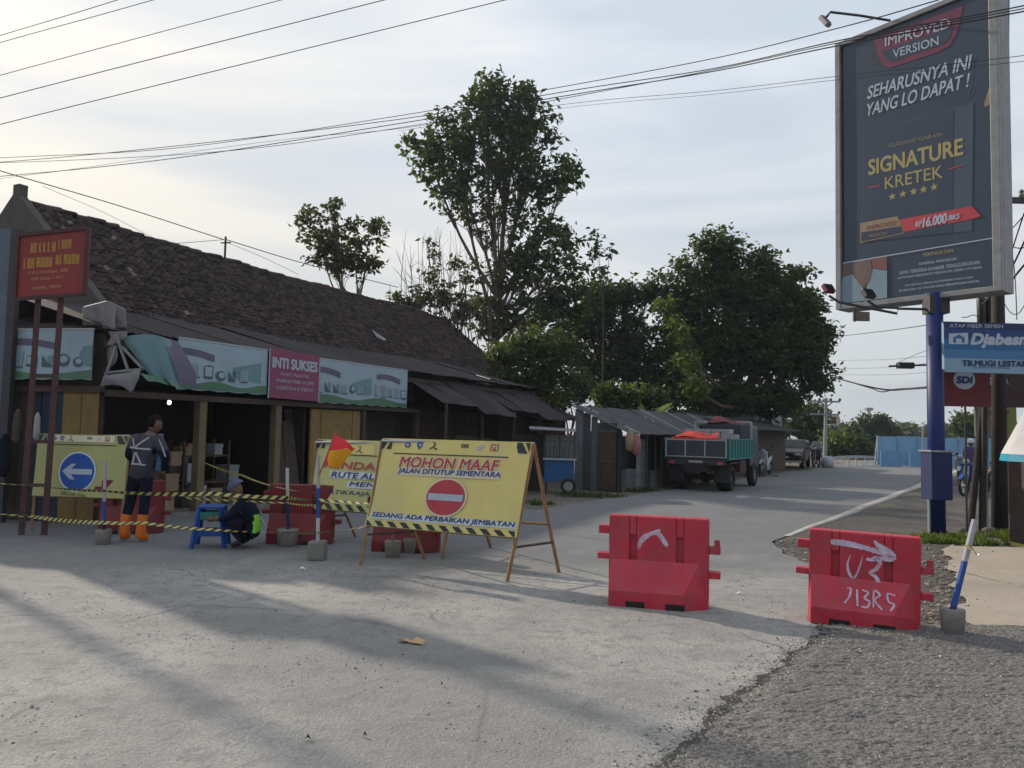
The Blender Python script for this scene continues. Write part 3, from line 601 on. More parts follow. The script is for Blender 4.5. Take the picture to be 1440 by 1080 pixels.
# roof antenna pole on the ridge
pn = thing('roof_pole', 'thin pole with a crosspiece on the tiled ridge holding wires', 'pole', tuple(P(316, 366, 19.6)))
MB().tube([(0, 0, -.1), (0, 0, .62)], .03, 6).build('mast', M['black_metal'], pn); MB().bar((-.12, 0, .45), (.12, .05, .48), .03).build('crosspiece', M['black_metal'], pn)
for i, (px, py, d, s) in enumerate([(535, 478, 24.5, .45), (618, 497, 28.5, .45)]):
    p = P(px, py, d); mb = MB(); mb.add([(-s*.5, -.1, .25), (-s*.1, .0, .12), (s*.5, .05, -.05), (s*.45, -.2, -.12), (-.05, -.2, 0)], [(0, 1, 4), (1, 2, 3, 4)])
    o = mb.build('loose_sheet', M['tarp'], None, label=['pale bent sheet lying on the tiles, left of two', 'pale bent sheet lying on the tiles near the far gable'][i], cat='sheet scrap', group='scraps on the tiled roof'); o.location = p+Vector((0, -.25, .05))

# annex to the left of the corner, facing the camera
ax1 = Vector((-6.50, 12.12, 0)); ax0 = Vector((-12.2, 13.2, 0)); AW = (ax1-ax0).length
an = thing('shop_annex', 'dark shop wing at the left with a blue shutter and an ochre door board', 'shop', tuple(ax0), math.atan2(ax1.y-ax0.y, ax1.x-ax0.x))
def abox(name, x0, x1, y0, y1, z0, z1, m, bevel=0): return MB().box(x0, x1, y0, y1, z0, z1).build(name, m, an, bevel=bevel)
for a, b in ((AW-.66, AW-.33), (AW-.32, AW-.02)): abox('door_board', a, b, .0, .04, .0, 2.06, M['ochre'], .008)
for k in range(5): abox('shutter_board', AW-1.17+k*.1, AW-1.08+k*.1, .02+.012*(k % 2), .06, .0, 2.06, M['shutter'])
k = 0; x = 0
while x < AW-1.3: abox('wall_plank', x, x+.145, .03, .07+random.random()*.02, .0, 2.06, M['old_wood']); x += .155
abox('front_beam', 0, AW+.05, -.06, .04, 2.06, 2.16, M['old_wood']); abox('upper_boarding', 0, AW, .06, .10, 2.16, 2.95, M['inner'])
x = 0; i = 0; am = sheet_mesh('awning_sheet', .98, 3.0, M['sheet'], 7, .014, 28)
am2 = sheet_mesh('awning_sheet', .98, .95, M['sheet'], 7, .014, 28)
while x < AW-.6:
    o = link('awning_sheet', am if x < AW-2.1 else am2, an); o.location = (x, -.12, 3.0+.015*(i % 2)); o.rotation_euler = (.33, 0, random.gauss(0, .005)); x += .93; i += 1
# ------------------------------------------------------------------ banners along the shop
def fr(t, q=.16): return Panel(BW(t, q, 0), BU, (0, 0, 1))
def banner(name, label, pan, W, z0, z1, seed, top=None, frame=True):
    root = thing(name, label, 'banner'); pan.parent = root; H = z1-z0; rr = random.Random(seed)
    # cloth: subdivided sheet with ripples (real thickness via two skins)
    nx, nz_ = 40, 8; mb = MB(); vs = []
    def wz(x, y): return .012*math.sin(x*5+seed)+.010*math.sin(y*9+x*3)
    pan.warp = None
    for side in (0, 1):
        for j in range(nz_+1):
            for i in range(nx+1):
                x = W*i/nx; y = z0+H*j/nz_-(.02*abs(math.sin(x*7+seed)) if j == 0 else 0); vs.append(pan.pt(x, y)+pan.n*((-.004 if side == 0 else -.02)-.004*abs(math.sin(x*9+y*5+seed))))
    fs = []
    for j in range(nz_):
        for i in range(nx):
            a = j*(nx+1)+i; fs.append((a, a+1, a+nx+2, a+nx+1)); b = a+(nx+1)*(nz_+1); fs.append((b, b+nx+1, b+nx+2, b+1))
    mb.add(vs, fs); mb.build('cloth', M['ban_sky'], root)
    x = -rr.random()*.6
    def clip(a): return max(.005, min(W-.005, a))
    polys = {k: [] for k in ('green', 'teal', 'arc', 'dk', 'pale')}
    polys['green'].append([(0.005, z0+.0), (W-.005, z0+.0)]+[(clip(W-(W/12)*k), z0+H*(.14+.05*math.sin(k*.9+seed))) for k in range(13)])
    while x < W:
        a = clip(x+1.55); b = clip(x+2.25)
        if b-a > .1: polys['teal'].append([(a, z0+H*.30), (b, z0+H*.24), (b, z0+H*.68), (clip(b-.15), z0+H*.66), (a, z0+H*.52)])
        arc = [(clip(x+.15+.95*k/10), z0+H*(.80-.07*(k/10)**2+.035*math.sin(k/10*3.1))) for k in range(11)]
        if arc[-1][0]-arc[0][0] > .2: polys['arc'].append([(p[0], p[1]) for p in arc[::1]]+[(p[0], p[1]-H*.13) for p in reversed(arc)])
        for k, w in ((0.08, .16), (.32, .22), (.60, .2), (.88, .2), (1.14, .24), (1.44, .18), (1.72, .2)):
            a, b = clip(x+k), clip(x+k+w)
            if b-a < .08: continue
            zb = z0+H*(.20+.05*rr.random()); zt = z0+H*(.42+.14*rr.random()); cx = (a+b)/2; cz = (zb+zt)/2; ww, hh = (b-a)/2, (zt-zb)/2; ty = rr.randrange(4); tl = rr.uniform(-.03, .03)
            if ty == 0:
                polys['dk'].append([(a, zb), (b, zb-.01), (b, zt), (cx, zt+.012), (a, zt-.01)]); polys['pale'].append([(a+.012, zb+.04), (b-.03, zb+.035), (b-.025, zt-.015), (a+.015, zt-.02)])
            elif ty == 1:
                polys['dk'].append([(clip(cx+ww*math.cos(q*.52)), cz+hh*math.sin(q*.52)) for q in range(12)]); polys['pale'].append([(clip(cx+.02+ww*.62*math.cos(q*.52)), cz+.015+hh*.55*math.sin(q*.52)) for q in range(12)])
            elif ty == 2:
                for q in range(4): polys['pale'].append([(a+ww*.5*q, zb+.02), (a+ww*.5*q+ww*.28, zb+.02), (clip(a+ww*.5*q+ww*.28+tl), zt), (clip(a+ww*.5*q+tl), zt)])
                polys['dk'].append([(a, zb), (b, zb), (b, zb+.018), (a, zb+.02)])
            else:
                polys['dk'].append([(a, zb), (clip(b+tl), zb-.005), (clip(b-.3*ww), zb+.05), (cx, zb+.06), (a, zt)]); polys['teal'].append([(cx, zb+.07), (b, zb+.07), (b, zt), (cx, zt-.02)])
        x += 2.3
    for k, m, l in (('green', 'ban_green', 1), ('teal', 'ban_sky2', 1), ('arc', 'ban_mauve', 2), ('dk', 'ban_dark', 2), ('pale', 'ban_sky', 3)):
        for pq in polys[k]: pan.poly({'green': 'green_border', 'teal': 'teal_print', 'arc': 'title_strip', 'dk': 'picture_print', 'pale': 'picture_highlight'}[k], [pq], M[m], l)
    MB().tube([pan.pt(0, z1+.005)-pan.n*.012, pan.pt(W, z1+.005)-pan.n*.012], .016, 6).build('rail', M['lamp_w'], root)
    return root
banner('shop_banner', 'long blue-green picture banner between the fold and the pink panel', fr(-.75), 2.1, 2.20, 3.06, 1.3)
banner('shop_banner', 'blue-green picture banner right of the pink panel', fr(2.86), 3.32, 2.12, 3.04, 4.1)
lb = P(0, 463, 12.75); rb = P(150, 466, 12.1); dA = (ax1-ax0).normalized(); nA = Vector((dA.y, -dA.x, 0)); lb2 = ax0.lerp(ax1, .40)+nA*.22; rb = ax1+nA*.22; pan = Panel(lb2, dA, (0, 0, 1))

banner('shop_banner', 'leftmost blue-green picture banner behind the red board on posts', pan, (Vector((rb.x, rb.y, 0))-Vector((lb2.x, lb2.y, 0))).length, 2.26, 3.03, 2.2)
# pink panel
pk = thing('shop_sign', 'pink panel reading INTI SUKSES between two blue-green banners', 'sign'); pan = fr(1.38, .19); pan.parent = pk; Wp = 1.44
mb = MB(); vs = [pan.pt(0, 2.14), pan.pt(Wp, 2.12), pan.pt(Wp, 3.09), pan.pt(0, 3.12)]; mb.add(vs+[v-pan.n*.03 for v in vs], [(0, 1, 2, 3), (7, 6, 5, 4), (0, 4, 5, 1), (1, 5, 6, 2), (2, 6, 7, 3), (3, 7, 4, 0)]); mb.build('panel', M['ban_pink'], pk)
pan.rect('pale_edge', -.03, .0, 2.12, 3.1, M['ban_sky'], 1); pan.rect('pale_edge', Wp, Wp+.03, 2.1, 3.06, M['ban_sky'], 1)
pan.text('INTI SUKSES', Wp/2, 2.84, 1.30, .20, M['print_pale'], 2, .03); pan.text('CHAT PLASTIK,', Wp/2, 2.62, .85, .07, M['print_pale'], 2); pan.text('WARNA PARK & GIPS', Wp/2, 2.49, 1.1, .07, M['print_pale'], 2); pan.text('GORDEN & KERAI', Wp/2, 2.35, 1.05, .07, M['print_pale'], 2)
# folded-over end of the banner
def quadmesh(name, grid, m, parent=None, smooth=True, **k):
    ny = len(grid); nx = len(grid[0]); mb = MB(); mb.add([p for r in grid for p in r], [(j*nx+i, j*nx+i+1, (j+1)*nx+i+1, (j+1)*nx+i) for j in range(ny-1) for i in range(nx-1)])
    return mb.build(name, m, parent, smooth=smooth, **k)
fd = thing('torn_banner', 'torn folded end of the blue-green banner hanging at the shop corner', 'banner')
def ip(tbl, d): return [P(x, y, d+dd) for x, y, dd in tbl]
g1 = [ip([(170, 474, 0), (188, 471, -.06), (205, 470, .02), (222, 472, -.05), (240, 478, .05)], 12.15)]
g1 += [ip([(183, 492, 0), (198, 490, -.10), (214, 490, .03), (230, 494, -.09), (246, 500, .04)], 12.15)]
g1 += [ip([(198, 512, 0), (210, 514, -.12), (224, 514, .04), (237, 520, -.10), (250, 524, .05)], 12.15)]
g1 += [ip([(213, 532, 0), (222, 534, -.08), (232, 533, .04), (240, 541, -.06), (254, 548, .05)], 12.15)]
quadmesh('folded_cloth', g1, M['ban_sky2'], fd)
g2 = [ip([(222, 472, -.14), (236, 476, -.10), (250, 480, -.02)], 12.3), ip([(236, 494, -.2), (248, 497, -.12), (262, 500, -.05)], 12.3), ip([(246, 518, -.2), (258, 520, -.12), (276, 525, -.05)], 12.3), ip([(252, 537, -.16), (262, 541, -.10), (276, 546, -.02)], 12.3)]
quadmesh('fold_flap', g2, M['ban_mauve'], fd)
g3 = [ip([(196, 524, -.12), (212, 528, -.1), (226, 530, -.1)], 12.1), ip([(208, 536, -.15), (222, 537, -.12), (238, 542, -.1)], 12.1)]
quadmesh('green_hem', g3, M['ban_green'], fd)
bf = thing('banner_frame', 'bare bent metal banner frame with scraps at the shop corner', 'frame')
for a, b in [((163, 470), (180, 520)), ((163, 488), (150, 524)), ((150, 524), (178, 521)), ((150, 524), (143, 543)), ((172, 488), (202, 520)), ((178, 521), (202, 519))]: MB().bar(P(*a, 12.0), P(*b, 12.0), .035).build('strut', M['frame_grey'], bf)
quadmesh('scrap', [ip([(148, 528, 0), (162, 526, -.08), (178, 524, 0), (186, 522, -.1), (198, 518, 0)], 11.95), ip([(146, 534, -.05), (162, 534, -.1), (178, 531, -.1), (188, 534, -.1), (196, 530, 0)], 11.95), ip([(140, 543, 0), (160, 541, 0), (172, 543, -.05), (184, 552, 0), (188, 548, 0)], 11.95)], M['tarp'], bf)
quadmesh('torn_strip', [ip([(150, 487, .1), (158, 484, 0), (164, 486, .1)], 12.1), ip([(149, 500, .1), (156, 508, -.05), (166, 500, .1)], 12.1), ip([(151, 512, .1), (157, 515, 0), (163, 510, .1)], 12.1)], M['tarp'], bf)
# tarp wrapped box on the awning
tb = thing('wrapped_box', 'grey tarpaulin wrapped box standing on the awning behind the banners', 'box')
q = [P(116, 463, 12.6), P(178, 462, 12.3), P(177, 434, 12.3), P(151, 422, 12.35), P(116, 431, 12.6)]; off = Vector((-.28, .5, 0))
mb = MB(); mb.add(q+[v+off for v in q], [(0, 1, 2, 3, 4), (9, 8, 7, 6, 5)]+[(i, i+5, (i+1) % 5+5, (i+1) % 5) for i in range(5)]); mb.build('tarpaulin', M['tarp'], tb, bevel=.03)
quadmesh('sagging_fold', [ip([(138, 432, -.05), (147, 424, -.12), (154, 424, -.12), (164, 434, -.05)], 12.35), ip([(142, 448, -.06), (148, 446, -.16), (156, 446, -.14), (162, 450, -.05)], 12.35), ip([(144, 462, -.05), (150, 462, -.12), (158, 462, -.12), (163, 462, -.05)], 12.35)], M['tarp'], tb)
quadmesh('hanging_flap', [ip([(152, 466, 0), (166, 466, -.05), (179, 466, 0)], 12.1), ip([(156, 474, 0), (168, 474, -.05), (179, 474, 0)], 12.1), ip([(150, 486, 0), (158, 484, -.05), (165, 482, 0)], 12.1)], M['tarp'], tb)
# red board on a ladder of posts
rs = thing('signboard', 'faded red board with yellow lettering on two rusty ladder-like posts', 'signboard')
bl, br, tl = P(21, 421, 11.3), P(119, 417, 11.2), P(22, 331, 11.3); tr = P(124, 324, 11.2)
pan = Panel(bl, br-bl, (0, 0, 1), rs); Wb = (br-bl).length; Hb = tl.z-bl.z
off = -pan.n*.07
mb = MB(); vs = [pan.pt(0, 0), pan.pt(Wb, .03), pan.pt(Wb, Hb+.06), pan.pt(0, Hb)]; mb.add([v for v in vs]+[v+off for v in vs], [(0, 1, 2, 3), (7, 6, 5, 4), (0, 4, 5, 1), (1, 5, 6, 2), (2, 6, 7, 3), (3, 7, 4, 0)]); mb.build('board', M['board_red'], rs)
for a, b in (((0, 0), (Wb, .03)), ((Wb, .03), (Wb, Hb+.06)), ((Wb, Hb+.06), (0, Hb)), ((0, Hb), (0, 0))): MB().bar(pan.pt(*a, 5), pan.pt(*b, 5), .03, .05).build('frame_bar', M['rust'], rs)
def glyphs(pan, cx, cy, w, h, n, m, seed, lvl=2):
    rr = random.Random(seed); P_ = []; cw = w/n
    for i in range(n):
        x = cx-w/2+cw*i; a = x+cw*.08; b = x+cw*.92; t = cw*.34; y0, y1 = cy-h/2, cy+h/2; k = rr.randrange(4)
        P_.append([(a, y0), (a+t, y0), (a+t, y1), (a, y1)])
        if k != 1: P_.append([(b-t, y0), (b, y0), (b, y1), (b-t, y1)])
        if k in (0, 2): P_.append([(a+t, y1-h*.22), (b-t, y1-h*.22), (b-t, y1), (a+t, y1)])
        if k in (1, 2, 3): P_.append([(a+t, y0), (b-t, y0), (b-t, y0+h*.22), (a+t, y0+h*.22)])
        if k in (0, 3): P_.append([(a+t, cy-h*.1), (b-t, cy-h*.1), (b-t, cy+h*.12), (a+t, cy+h*.12)])
    pan.poly('lettering', P_, m, lvl)
for (x0, y0, x1, y1, h, n, c) in [(40, 351, 76, 348, 14, 6, 'board_text'), (79, 347, 98, 346, 13, 4, 'board_text'), (31, 372, 47, 371, 15, 3, 'board_text'), (49, 371, 72, 370, 14, 4, 'board_text'), (76, 369, 110, 367, 14, 6, 'board_text'), (37, 386, 80, 383, 4, 14, 'board_text2'), (83, 384, 95, 382, 5, 3, 'board_text2'), (43, 394, 70, 393, 4, 9, 'board_text2'), (72, 393, 90, 392, 5, 6, 'board_text2'), (44, 407, 65, 406, 4, 8, 'board_text2'), (69, 406, 86, 405, 4, 5, 'board_text2')]:
    a, b = pan.at(x0, y0), pan.at(x1, y1); glyphs(pan, (a[0]+b[0])/2, (a[1]+b[1])/2, b[0]-a[0], h*11.3/1080, n, M[c], x0+y0)
def ladder(a0, a1, d): return MB().bar(a0, a1, d)
pa, pb = P(54, 420, 11.35), G(30, 752); pc, pd = P(86, 420, 11.3), G(62, 752)
ladder(pa, pb, .075).build('post', M['rust'], rs); ladder(pc, pd, .075).build('post', M['rust'], rs)
for k in (.12, .34, .40, .62, .8): MB().bar(pa.lerp(pb, k), pc.lerp(pd, k), .045).build('rung', M['rust'], rs)
# dark clutter hung in the left bay
for i, (x, y, w, h, m, lab) in enumerate([(6, 640, 16, 60, 'navy_cloth', 'dark hanging bundle at the left picture edge'), (24, 600, 12, 50, 'old_wood', 'brown hanging bundle behind the left ladder post'), (52, 600, 9, 40, 'sack', 'pale strip bundle hanging between the ladder posts')]):
    p = P(x, y, 11.65); s = 11.65/1080; mb = MB(); mb.lathe([(.2*w*s, -h*s/2), (.5*w*s, -h*s*.35), (.45*w*s, 0), (.4*w*s, h*s*.35), (.1*w*s, h*s/2)], 10); o = mb.build('hanging_bundle', M[m], None, smooth=True, label=lab, cat='bundle', group='goods hung in the left bay'); o.location = p
# unseen poles added left of the frame to streak the foreground with shadow
for i, (x, y, h, r) in enumerate([(-9.9, 13.9, 9.0, .14), (-11.0, 12.9, 8.2, .09)]):
    q = thing('utility_pole', ['thick concrete utility pole just beyond the left picture edge', 'thinner utility pole just beyond the left picture edge'][i], 'pole', (x, y, 0)); MB().tube([(0, 0, -.1), (0, 0, h)], [r, r*.7], 12).build('shaft', M['concrete'], q, smooth=True); MB().tube([(0, 0, h), (0, 0, h+.06)], r*.5, 10).build('cap', M['steel'], q)
# tall edge board at the very left
lw = thing('edge_board', 'tall pale blue board with dark frame cut by the left picture edge', 'board')
a, b = P(-80, 600, 12.1), P(4, 600, 12.1)
MB().box(a.x, b.x-.02, a.y-.03, a.y+.03, 0.4, P(0, 322, 12.1).z).build('panel', mat('edge_blue', (.085, .115, .15), .6, .15, 3, .05), lw); MB().box(b.x-.02, b.x+.11, a.y-.06, a.y+.05, 0, P(0, 322, 12.1).z).build('post', M['black_metal'], lw)
# ------------------------------------------------------------------ folding A-frame signs
def stripes(pan, name, x0, x1, y0, y1, w, m, lvl=2, sh=.0, slant=1.0):
    ps = []; x = x0-(y1-y0)*slant; hgt = (y1-y0)*slant
    while x < x1:
        p = [(x+hgt, y0), (x+hgt+w, y0), (x+w, y1), (x, y1)]
        p = [(min(max(a, x0), x1), b) for a, b in p]
        if max(a for a, b in p)-min(a for a, b in p) > .01: ps.append(p)
        x += 2*w
    pan.poly(name, ps, m, lvl)
def a_sign(label, FL, FR, AL, AR, KL, KR, zb, face_mat, group=None, face_h=None):
    s = thing('folding_sign', label, 'road sign', group=group)
    for a, b in ((FL, AL), (FR, AR)): MB().tube([a, a.lerp(b, .5)+Vector((.008, 0, 0)), b], [.021, .02, .018], 8).build('front_leg', M['wood'], s)
    for a, b in ((KL, AL), (KR, AR)): MB().tube([a, a.lerp(b, .5)+Vector((-.01, .01, 0)), b+Vector((0, .03, 0))], [.021, .02, .018], 8).build('rear_leg', M['wood'], s)
    for a, b, c, d in ((FL, AL, KL, AL), (FR, AR, KR, AR)):
        MB().tube([a.lerp(b, .24), c.lerp(d, .24)], .014, 6).build('side_stay', M['old_wood'], s)
    MB().tube([KL.lerp(AL, .38), KR.lerp(AR, .38)], .016, 6).build('cross_rail', M['wood'], s)
    MB().tube([AL, AR], .018, 6).build('top_rail', M['lamp_w'], s)
    lo = FL.lerp(AL, zb/AL.z); ro = FR.lerp(AR, zb/AR.z); nrm = (ro-lo).normalized().cross((AL-lo).normalized())
    MB().tube([lo, ro], .014, 6).build('bottom_rail', M['wood'], s)
    pan = Panel(lo+nrm*.028-(ro-lo).normalized()*.02, ro-lo, ((AL-lo)+(AR-ro))*.5, s); Wd = (ro-lo).length+.04; Hd = ((AL-lo).length+(AR-ro).length)/2+.02
    nx, ny = 24, 12; mb = MB(); vs = []
    for k in (0, 1):
        for j in range(ny+1):
            for i in range(nx+1):
                x = Wd*i/nx; y = Hd*j/ny; sk = (AL-lo).dot(pan.ex)*(1-i/nx)*0
                w = -.010*abs(math.sin(x*2.2+1.3+y*1.7)*math.sin(y*2.6+.6)) if 0 < j < ny else 0
                vs.append(pan.pt(x, y)+pan.n*(w-.010*k))
    fs = []
    for j in range(ny):
        for i in range(nx): a = j*(nx+1)+i; fs.append((a, a+1, a+nx+2, a+nx+1)); b = a+(nx+1)*(ny+1); fs.append((b, b+nx+1, b+nx+2, b+1))
    mb.add(vs, fs); mb.build('printed_sheet', face_mat, s, smooth=True)
    return s, pan, Wd, Hd
def corner_marks(pan, W, H):
    k = M['print_black']
    for x0, x1 in ((.01, .15), (W-.17, W-.01)):
        pan.poly('corner_mark', [[(x0, H-.13), (x0+.03, H-.13), (x0+.09, H-.01), (x0, H-.01)], [(x0+.07, H-.13), (x1, H-.13), (x1, H-.06), (x0+.12, H-.01), (x0+.13, H-.01)]] if x0 < W/2 else [[(x0, H-.01), (x0+.06, H-.01), (x0+.14, H-.13), (x0+.03, H-.13), (x0, H-.06)], [(x0+.10, H-.01), (x1, H-.01), (x1, H-.12)]], k, 2)
def logos(pan, W, H, sc=1.0, grey=False):
    y = H-.075*sc; r = .038*sc
    xs = [W*f for f in (.19, .275, .37, .58, .68, .76)]
    if grey: pan.rect('logo_backing', W*.12, W*.85, H-.13*sc, H-.015, M['halo'], 1)
    pan.disc('round_emblem', xs[0], y, r*1.1, r*.85, M['print_purple'], 2); pan.disc('emblem_centre', xs[0], y, r*.5, r*.4, M['print_pale'], 3)
    pan.poly('shield_emblem', [[(xs[1]-r, y+r), (xs[1]+r, y+r), (xs[1]+r*.9, y-r*.2), (xs[1], y-r*1.3), (xs[1]-r*.9, y-r*.2)]], M['print_blue'], 2); pan.poly('shield_mark', [[(xs[1]-r*.4, y+r*.4), (xs[1]+r*.8, y+r*.5), (xs[1]+r*.3, y-r*.6), (xs[1]-r*.1, y-r*.2)]], M['print_pale'], 3)
    x = xs[2]; pan.stroke('contractor_mark', [(x-r*.5, y+r), (x+r*.3, y+r*.9), (x+r*.4, y+r*.2), (x-r*.2, y-r*.4), (x-r*1.2, y-r)], .014*sc, M['print_black'], 2); pan.stroke('contractor_mark', [(x, y-r*.2), (x+r*.7, y-r*.9), (x+r*1.5, y-r)], .014*sc, M['print_black'], 3)
    x = xs[3]
    for dx in (-r*.62, r*.62): pan.stroke('ring_mark', [(x+dx+r*.5*math.cos(a*math.pi/8), y+.01+r*.42*math.sin(a*math.pi/8)) for a in range(17)], .013*sc, M['print_black'], 2)
    x = xs[4]; pan.disc('pale_emblem', x-r*.3, y-r*.35, r*.7, r*.6, M['print_pale'], 2, 14); pan.disc('pale_emblem', x+r*.7, y+r*.3, r*.6, r*.5, M['print_pale'], 2, 14)
    x = xs[5]+r*.6; pan.rect('orange_emblem', x-r*1.2, x+r*1.3, y-r, y+r*1.05, M['print_orange'], 2); pan.stroke('emblem_line', [(x-r*.6, y-r), (x-r*.6, y+r*.4), (x+r*.1, y+r*.4), (x+r*.1, y-r*.1), (x-r*.2, y-r*.2)], .012*sc, M['halo'], 3); pan.stroke('emblem_line', [(x+r*.5, y+r*.8), (x+r*.8, y+r*.3), (x+r*.8, y-r*.9)], .012*sc, M['halo'], 3)
V3 = lambda x, y, z: Vector((x, y, z))
fl, frr = G(507, 795), G(713, 818); kl, kr = G(597, 786), G(786, 805)
al = P(537, 620, 9.22); ar = P(751, 624, 8.52)
s, pan, Wd, Hd = a_sign('large yellow folding sign reading MOHON MAAF with a red no-entry disc', fl, frr, al, ar, kl, kr, .45, M['vinyl'], 'folding road-closure signs')
corner_marks(pan, Wd, Hd); logos(pan, Wd, Hd)
pan.rect('rule_line', Wd*.1, Wd*.87, Hd-.185, Hd-.173, M['print_black'], 2)
pan.text('MOHON MAAF', Wd*.49, Hd*.735, Wd*.66, Hd*.115, M['print_red'], 3, .015, .12, M['halo'], .10)
pan.rect('text_backing', Wd*.16, Wd*.84, Hd*.585, Hd*.675, M['halo'], 1)
pan.text('JALAN DITUTUP SEMENTARA', Wd*.50, Hd*.63, Wd*.68, Hd*.07, M['print_navy'], 3, .012, .12, M['halo_b'], .08)
pan.disc('disc_rim', Wd*.515, Hd*.365, .268, .222, M['halo'], 2); pan.disc('no_entry_disc', Wd*.515, Hd*.365, .245, .202, M['print_red'], 3); pan.rect('white_bar', Wd*.515-.222, Wd*.515+.222, Hd*.365-.038, Hd*.365+.038, M['print_pale'], 4)
pan.rect('text_backing', Wd*.03, Wd*.99, Hd*.085, Hd*.155, M['halo_b'], 1)
pan.text('SEDANG ADA PERBAIKAN JEMBATAN', Wd*.51, Hd*.122, Wd*.94, Hd*.065, M['print_navy'], 3, .012, .12)
stripes(pan, 'hazard_stripes', .02, Wd-.02, .005, .065, .085, M['print_black'], 2, slant=1.2)
# second sign behind it
fl, frr = G(428, 764), G(622, 786); kl, kr = G(500, 755), G(690, 770)
al = P(444, 622, (fl.y+kl.y)/2-.1); ar = P(650, 624, (frr.y+kr.y)/2-.1)
s, pan, Wd, Hd = a_sign('pale yellow folding sign about the alternative route, half hidden behind the MOHON MAAF sign', fl, frr, al, ar, kl, kr, .47, M['vinyl3'], 'folding road-closure signs')
corner_marks(pan, Wd, Hd)
pan.ppoly('logo_backing', [(496, 624), (530, 624), (530, 637), (494, 637)], M['vinyl'], 1)
x, y = pan.at(508, 630); r = .04; pan.stroke('contractor_mark', [(x-r*.5, y+r), (x+r*.3, y+r*.9), (x+r*.4, y+r*.2), (x-r*.2, y-r*.4), (x-r*1.2, y-r)], .014, M['print_black'], 2); pan.stroke('contractor_mark', [(x, y-r*.2), (x+r*.7, y-r*.9), (x+r*1.5, y-r)], .014, M['print_black'], 3)
pan.ppoly('rule_line', [(492, 637.5), (600, 639), (600, 640), (492, 638.5)], M['print_black'], 2)
pan.ptext('KENDARAAN', 458, 652, 592, 655, 10, M['print_red'], 3, .012, .1)
pan.ppoly('text_backing', [(466, 661), (598, 664), (597, 673), (465, 671)], M['halo_b'], 1)
pan.ptext('RUTE ALTERNATIF', 468, 666, 606, 669, 8, M['print_navy'], 3, .014, .15)
pan.ppoly('text_backing', [(490, 675), (565, 677), (564, 686), (489, 684)], M['halo_b'], 1)
pan.ptext('MENUJU', 493, 679.5, 563, 681, 8, M['print_navy'], 3, .014, .15); pan.ptext('PATIKRAJA', 456, 691, 521, 692.5, 7.5, M['print_navy'], 3, .0, .15)
stripes(pan, 'hazard_stripes', .02, Wd-.02, .005, .085, .09, M['print_black'], 2, slant=1.1)
# blue arrow sign at the left
fl, frr = G(44, 747), G(168, 752); kl, kr = G(70, 736), G(196, 740)
al = P(55, 614, fl.y+.28); ar = P(183, 613, frr.y+.28)
s, pan, Wd, Hd = a_sign('yellow sign with a blue disc and white left arrow behind the worker', fl, frr, al, ar, kl, kr, .50, M['vinyl2'], 'folding road-closure signs')
corner_marks(pan, Wd, Hd); logos(pan, Wd, Hd, .85, True); pan.rect('rule_line', Wd*.12, Wd*.88, Hd-.16, Hd-.148, M['print_black'], 2)
cx, cy = pan.at(113, 657); pan.disc('disc_rim', cx, cy, .295, .295, M['halo_b'], 1); pan.disc('blue_disc', cx, cy, .272, .272, M['print_blue'], 2)
pan.poly('left_arrow', [[(cx-.235, cy), (cx-.10, cy+.115), (cx-.02, cy+.115), (cx-.10, cy+.04), (cx+.235, cy+.04), (cx+.235, cy-.04), (cx-.10, cy-.04), (cx-.02, cy-.115), (cx-.10, cy-.115)]], M['print_pale'], 3)
pan.ptext('BELOK KIRI', 88, 689, 122, 690, 4.5, M['print_black'], 2)

# ------------------------------------------------------------------ water-filled barriers
def barrier_parts(root, m):
    W, H, T = .90, .80, .14
    zf = .40
    # slab core and skins around two upright slots
    MB().box(-W/2, W/2, -.022, .022, .06, H).build('core_slab', m, root)
    for sy in (-1, 1):
        mb = MB(); y0, y1 = (-T/2, -.022) if sy < 0 else (.022, T/2)
        xs = [-W/2, -W/2+.19, -W/2+.255, W/2-.285, W/2-.22, W/2]
        for i in range(5):
            if i in (1, 3):
                mb.box(xs[i], xs[i+1], y0, y1, .62, H); mb.box(xs[i], xs[i+1], y0, y1, .06, zf-.04)
            else: mb.box(xs[i], xs[i+1], y0, y1, .06, H)
        mb.build('face_panel', m, root)
        # flared foot with chamfered ends
        s = sy; a = T/2; b = .22
        v = [(-W/2+.02, s*a, zf), (W/2-.08, s*a, zf), (W/2-.22, s*b, .14), (-W/2+.03, s*b, .14), (-W/2+.03, s*b, .0), (W/2-.22, s*b, .0), (W/2-.02, s*a, 0), (W/2-.02, s*a, .10), (-W/2+.0, s*a, 0), (-W/2+.0, s*a, .12)]
        f = [(0, 3, 2, 1), (3, 4, 5, 2), (2, 5, 6, 7), (1, 2, 7), (0, 9, 3), (9, 8, 4, 3)]
        mb = MB(); mb.add([Vector(p) for p in v], f); mb.build('flared_foot', m, root)
        mb = MB()
        for x in (-.27, .08): mb.box(x, x+.17, min(s*(b+.001), s*(b-.16)), max(s*(b+.001), s*(b-.16)), .0, .055)
        mb.build('fork_slot', M['dark'], root)
    MB().box(-W/2, W/2, -.07, .07, 0, .06).build('base', m, root)
    for x0, x1, z, t in ((-W/2-.10, -W/2, .66, .075), (-W/2-.11, -W/2, .415, .055), (W/2, W/2+.10, .52, .065), (W/2, W/2+.10, .30, .06)):
        MB().box(x0, x1, -.05, .05, z-t/2, z+t/2).build('lug', m, root, bevel=.006)
    MB().box(W/2+.045, W/2+.095, -.03, .03, .55, .61).build('lug_peg', m, root)
    for c in root.children:
        if c.name.startswith(('core', 'face', 'base')): b = c.modifiers.new('b', 'BEVEL'); b.width = .014; b.segments = 2; b.limit_method = 'ANGLE'
    W_ = W
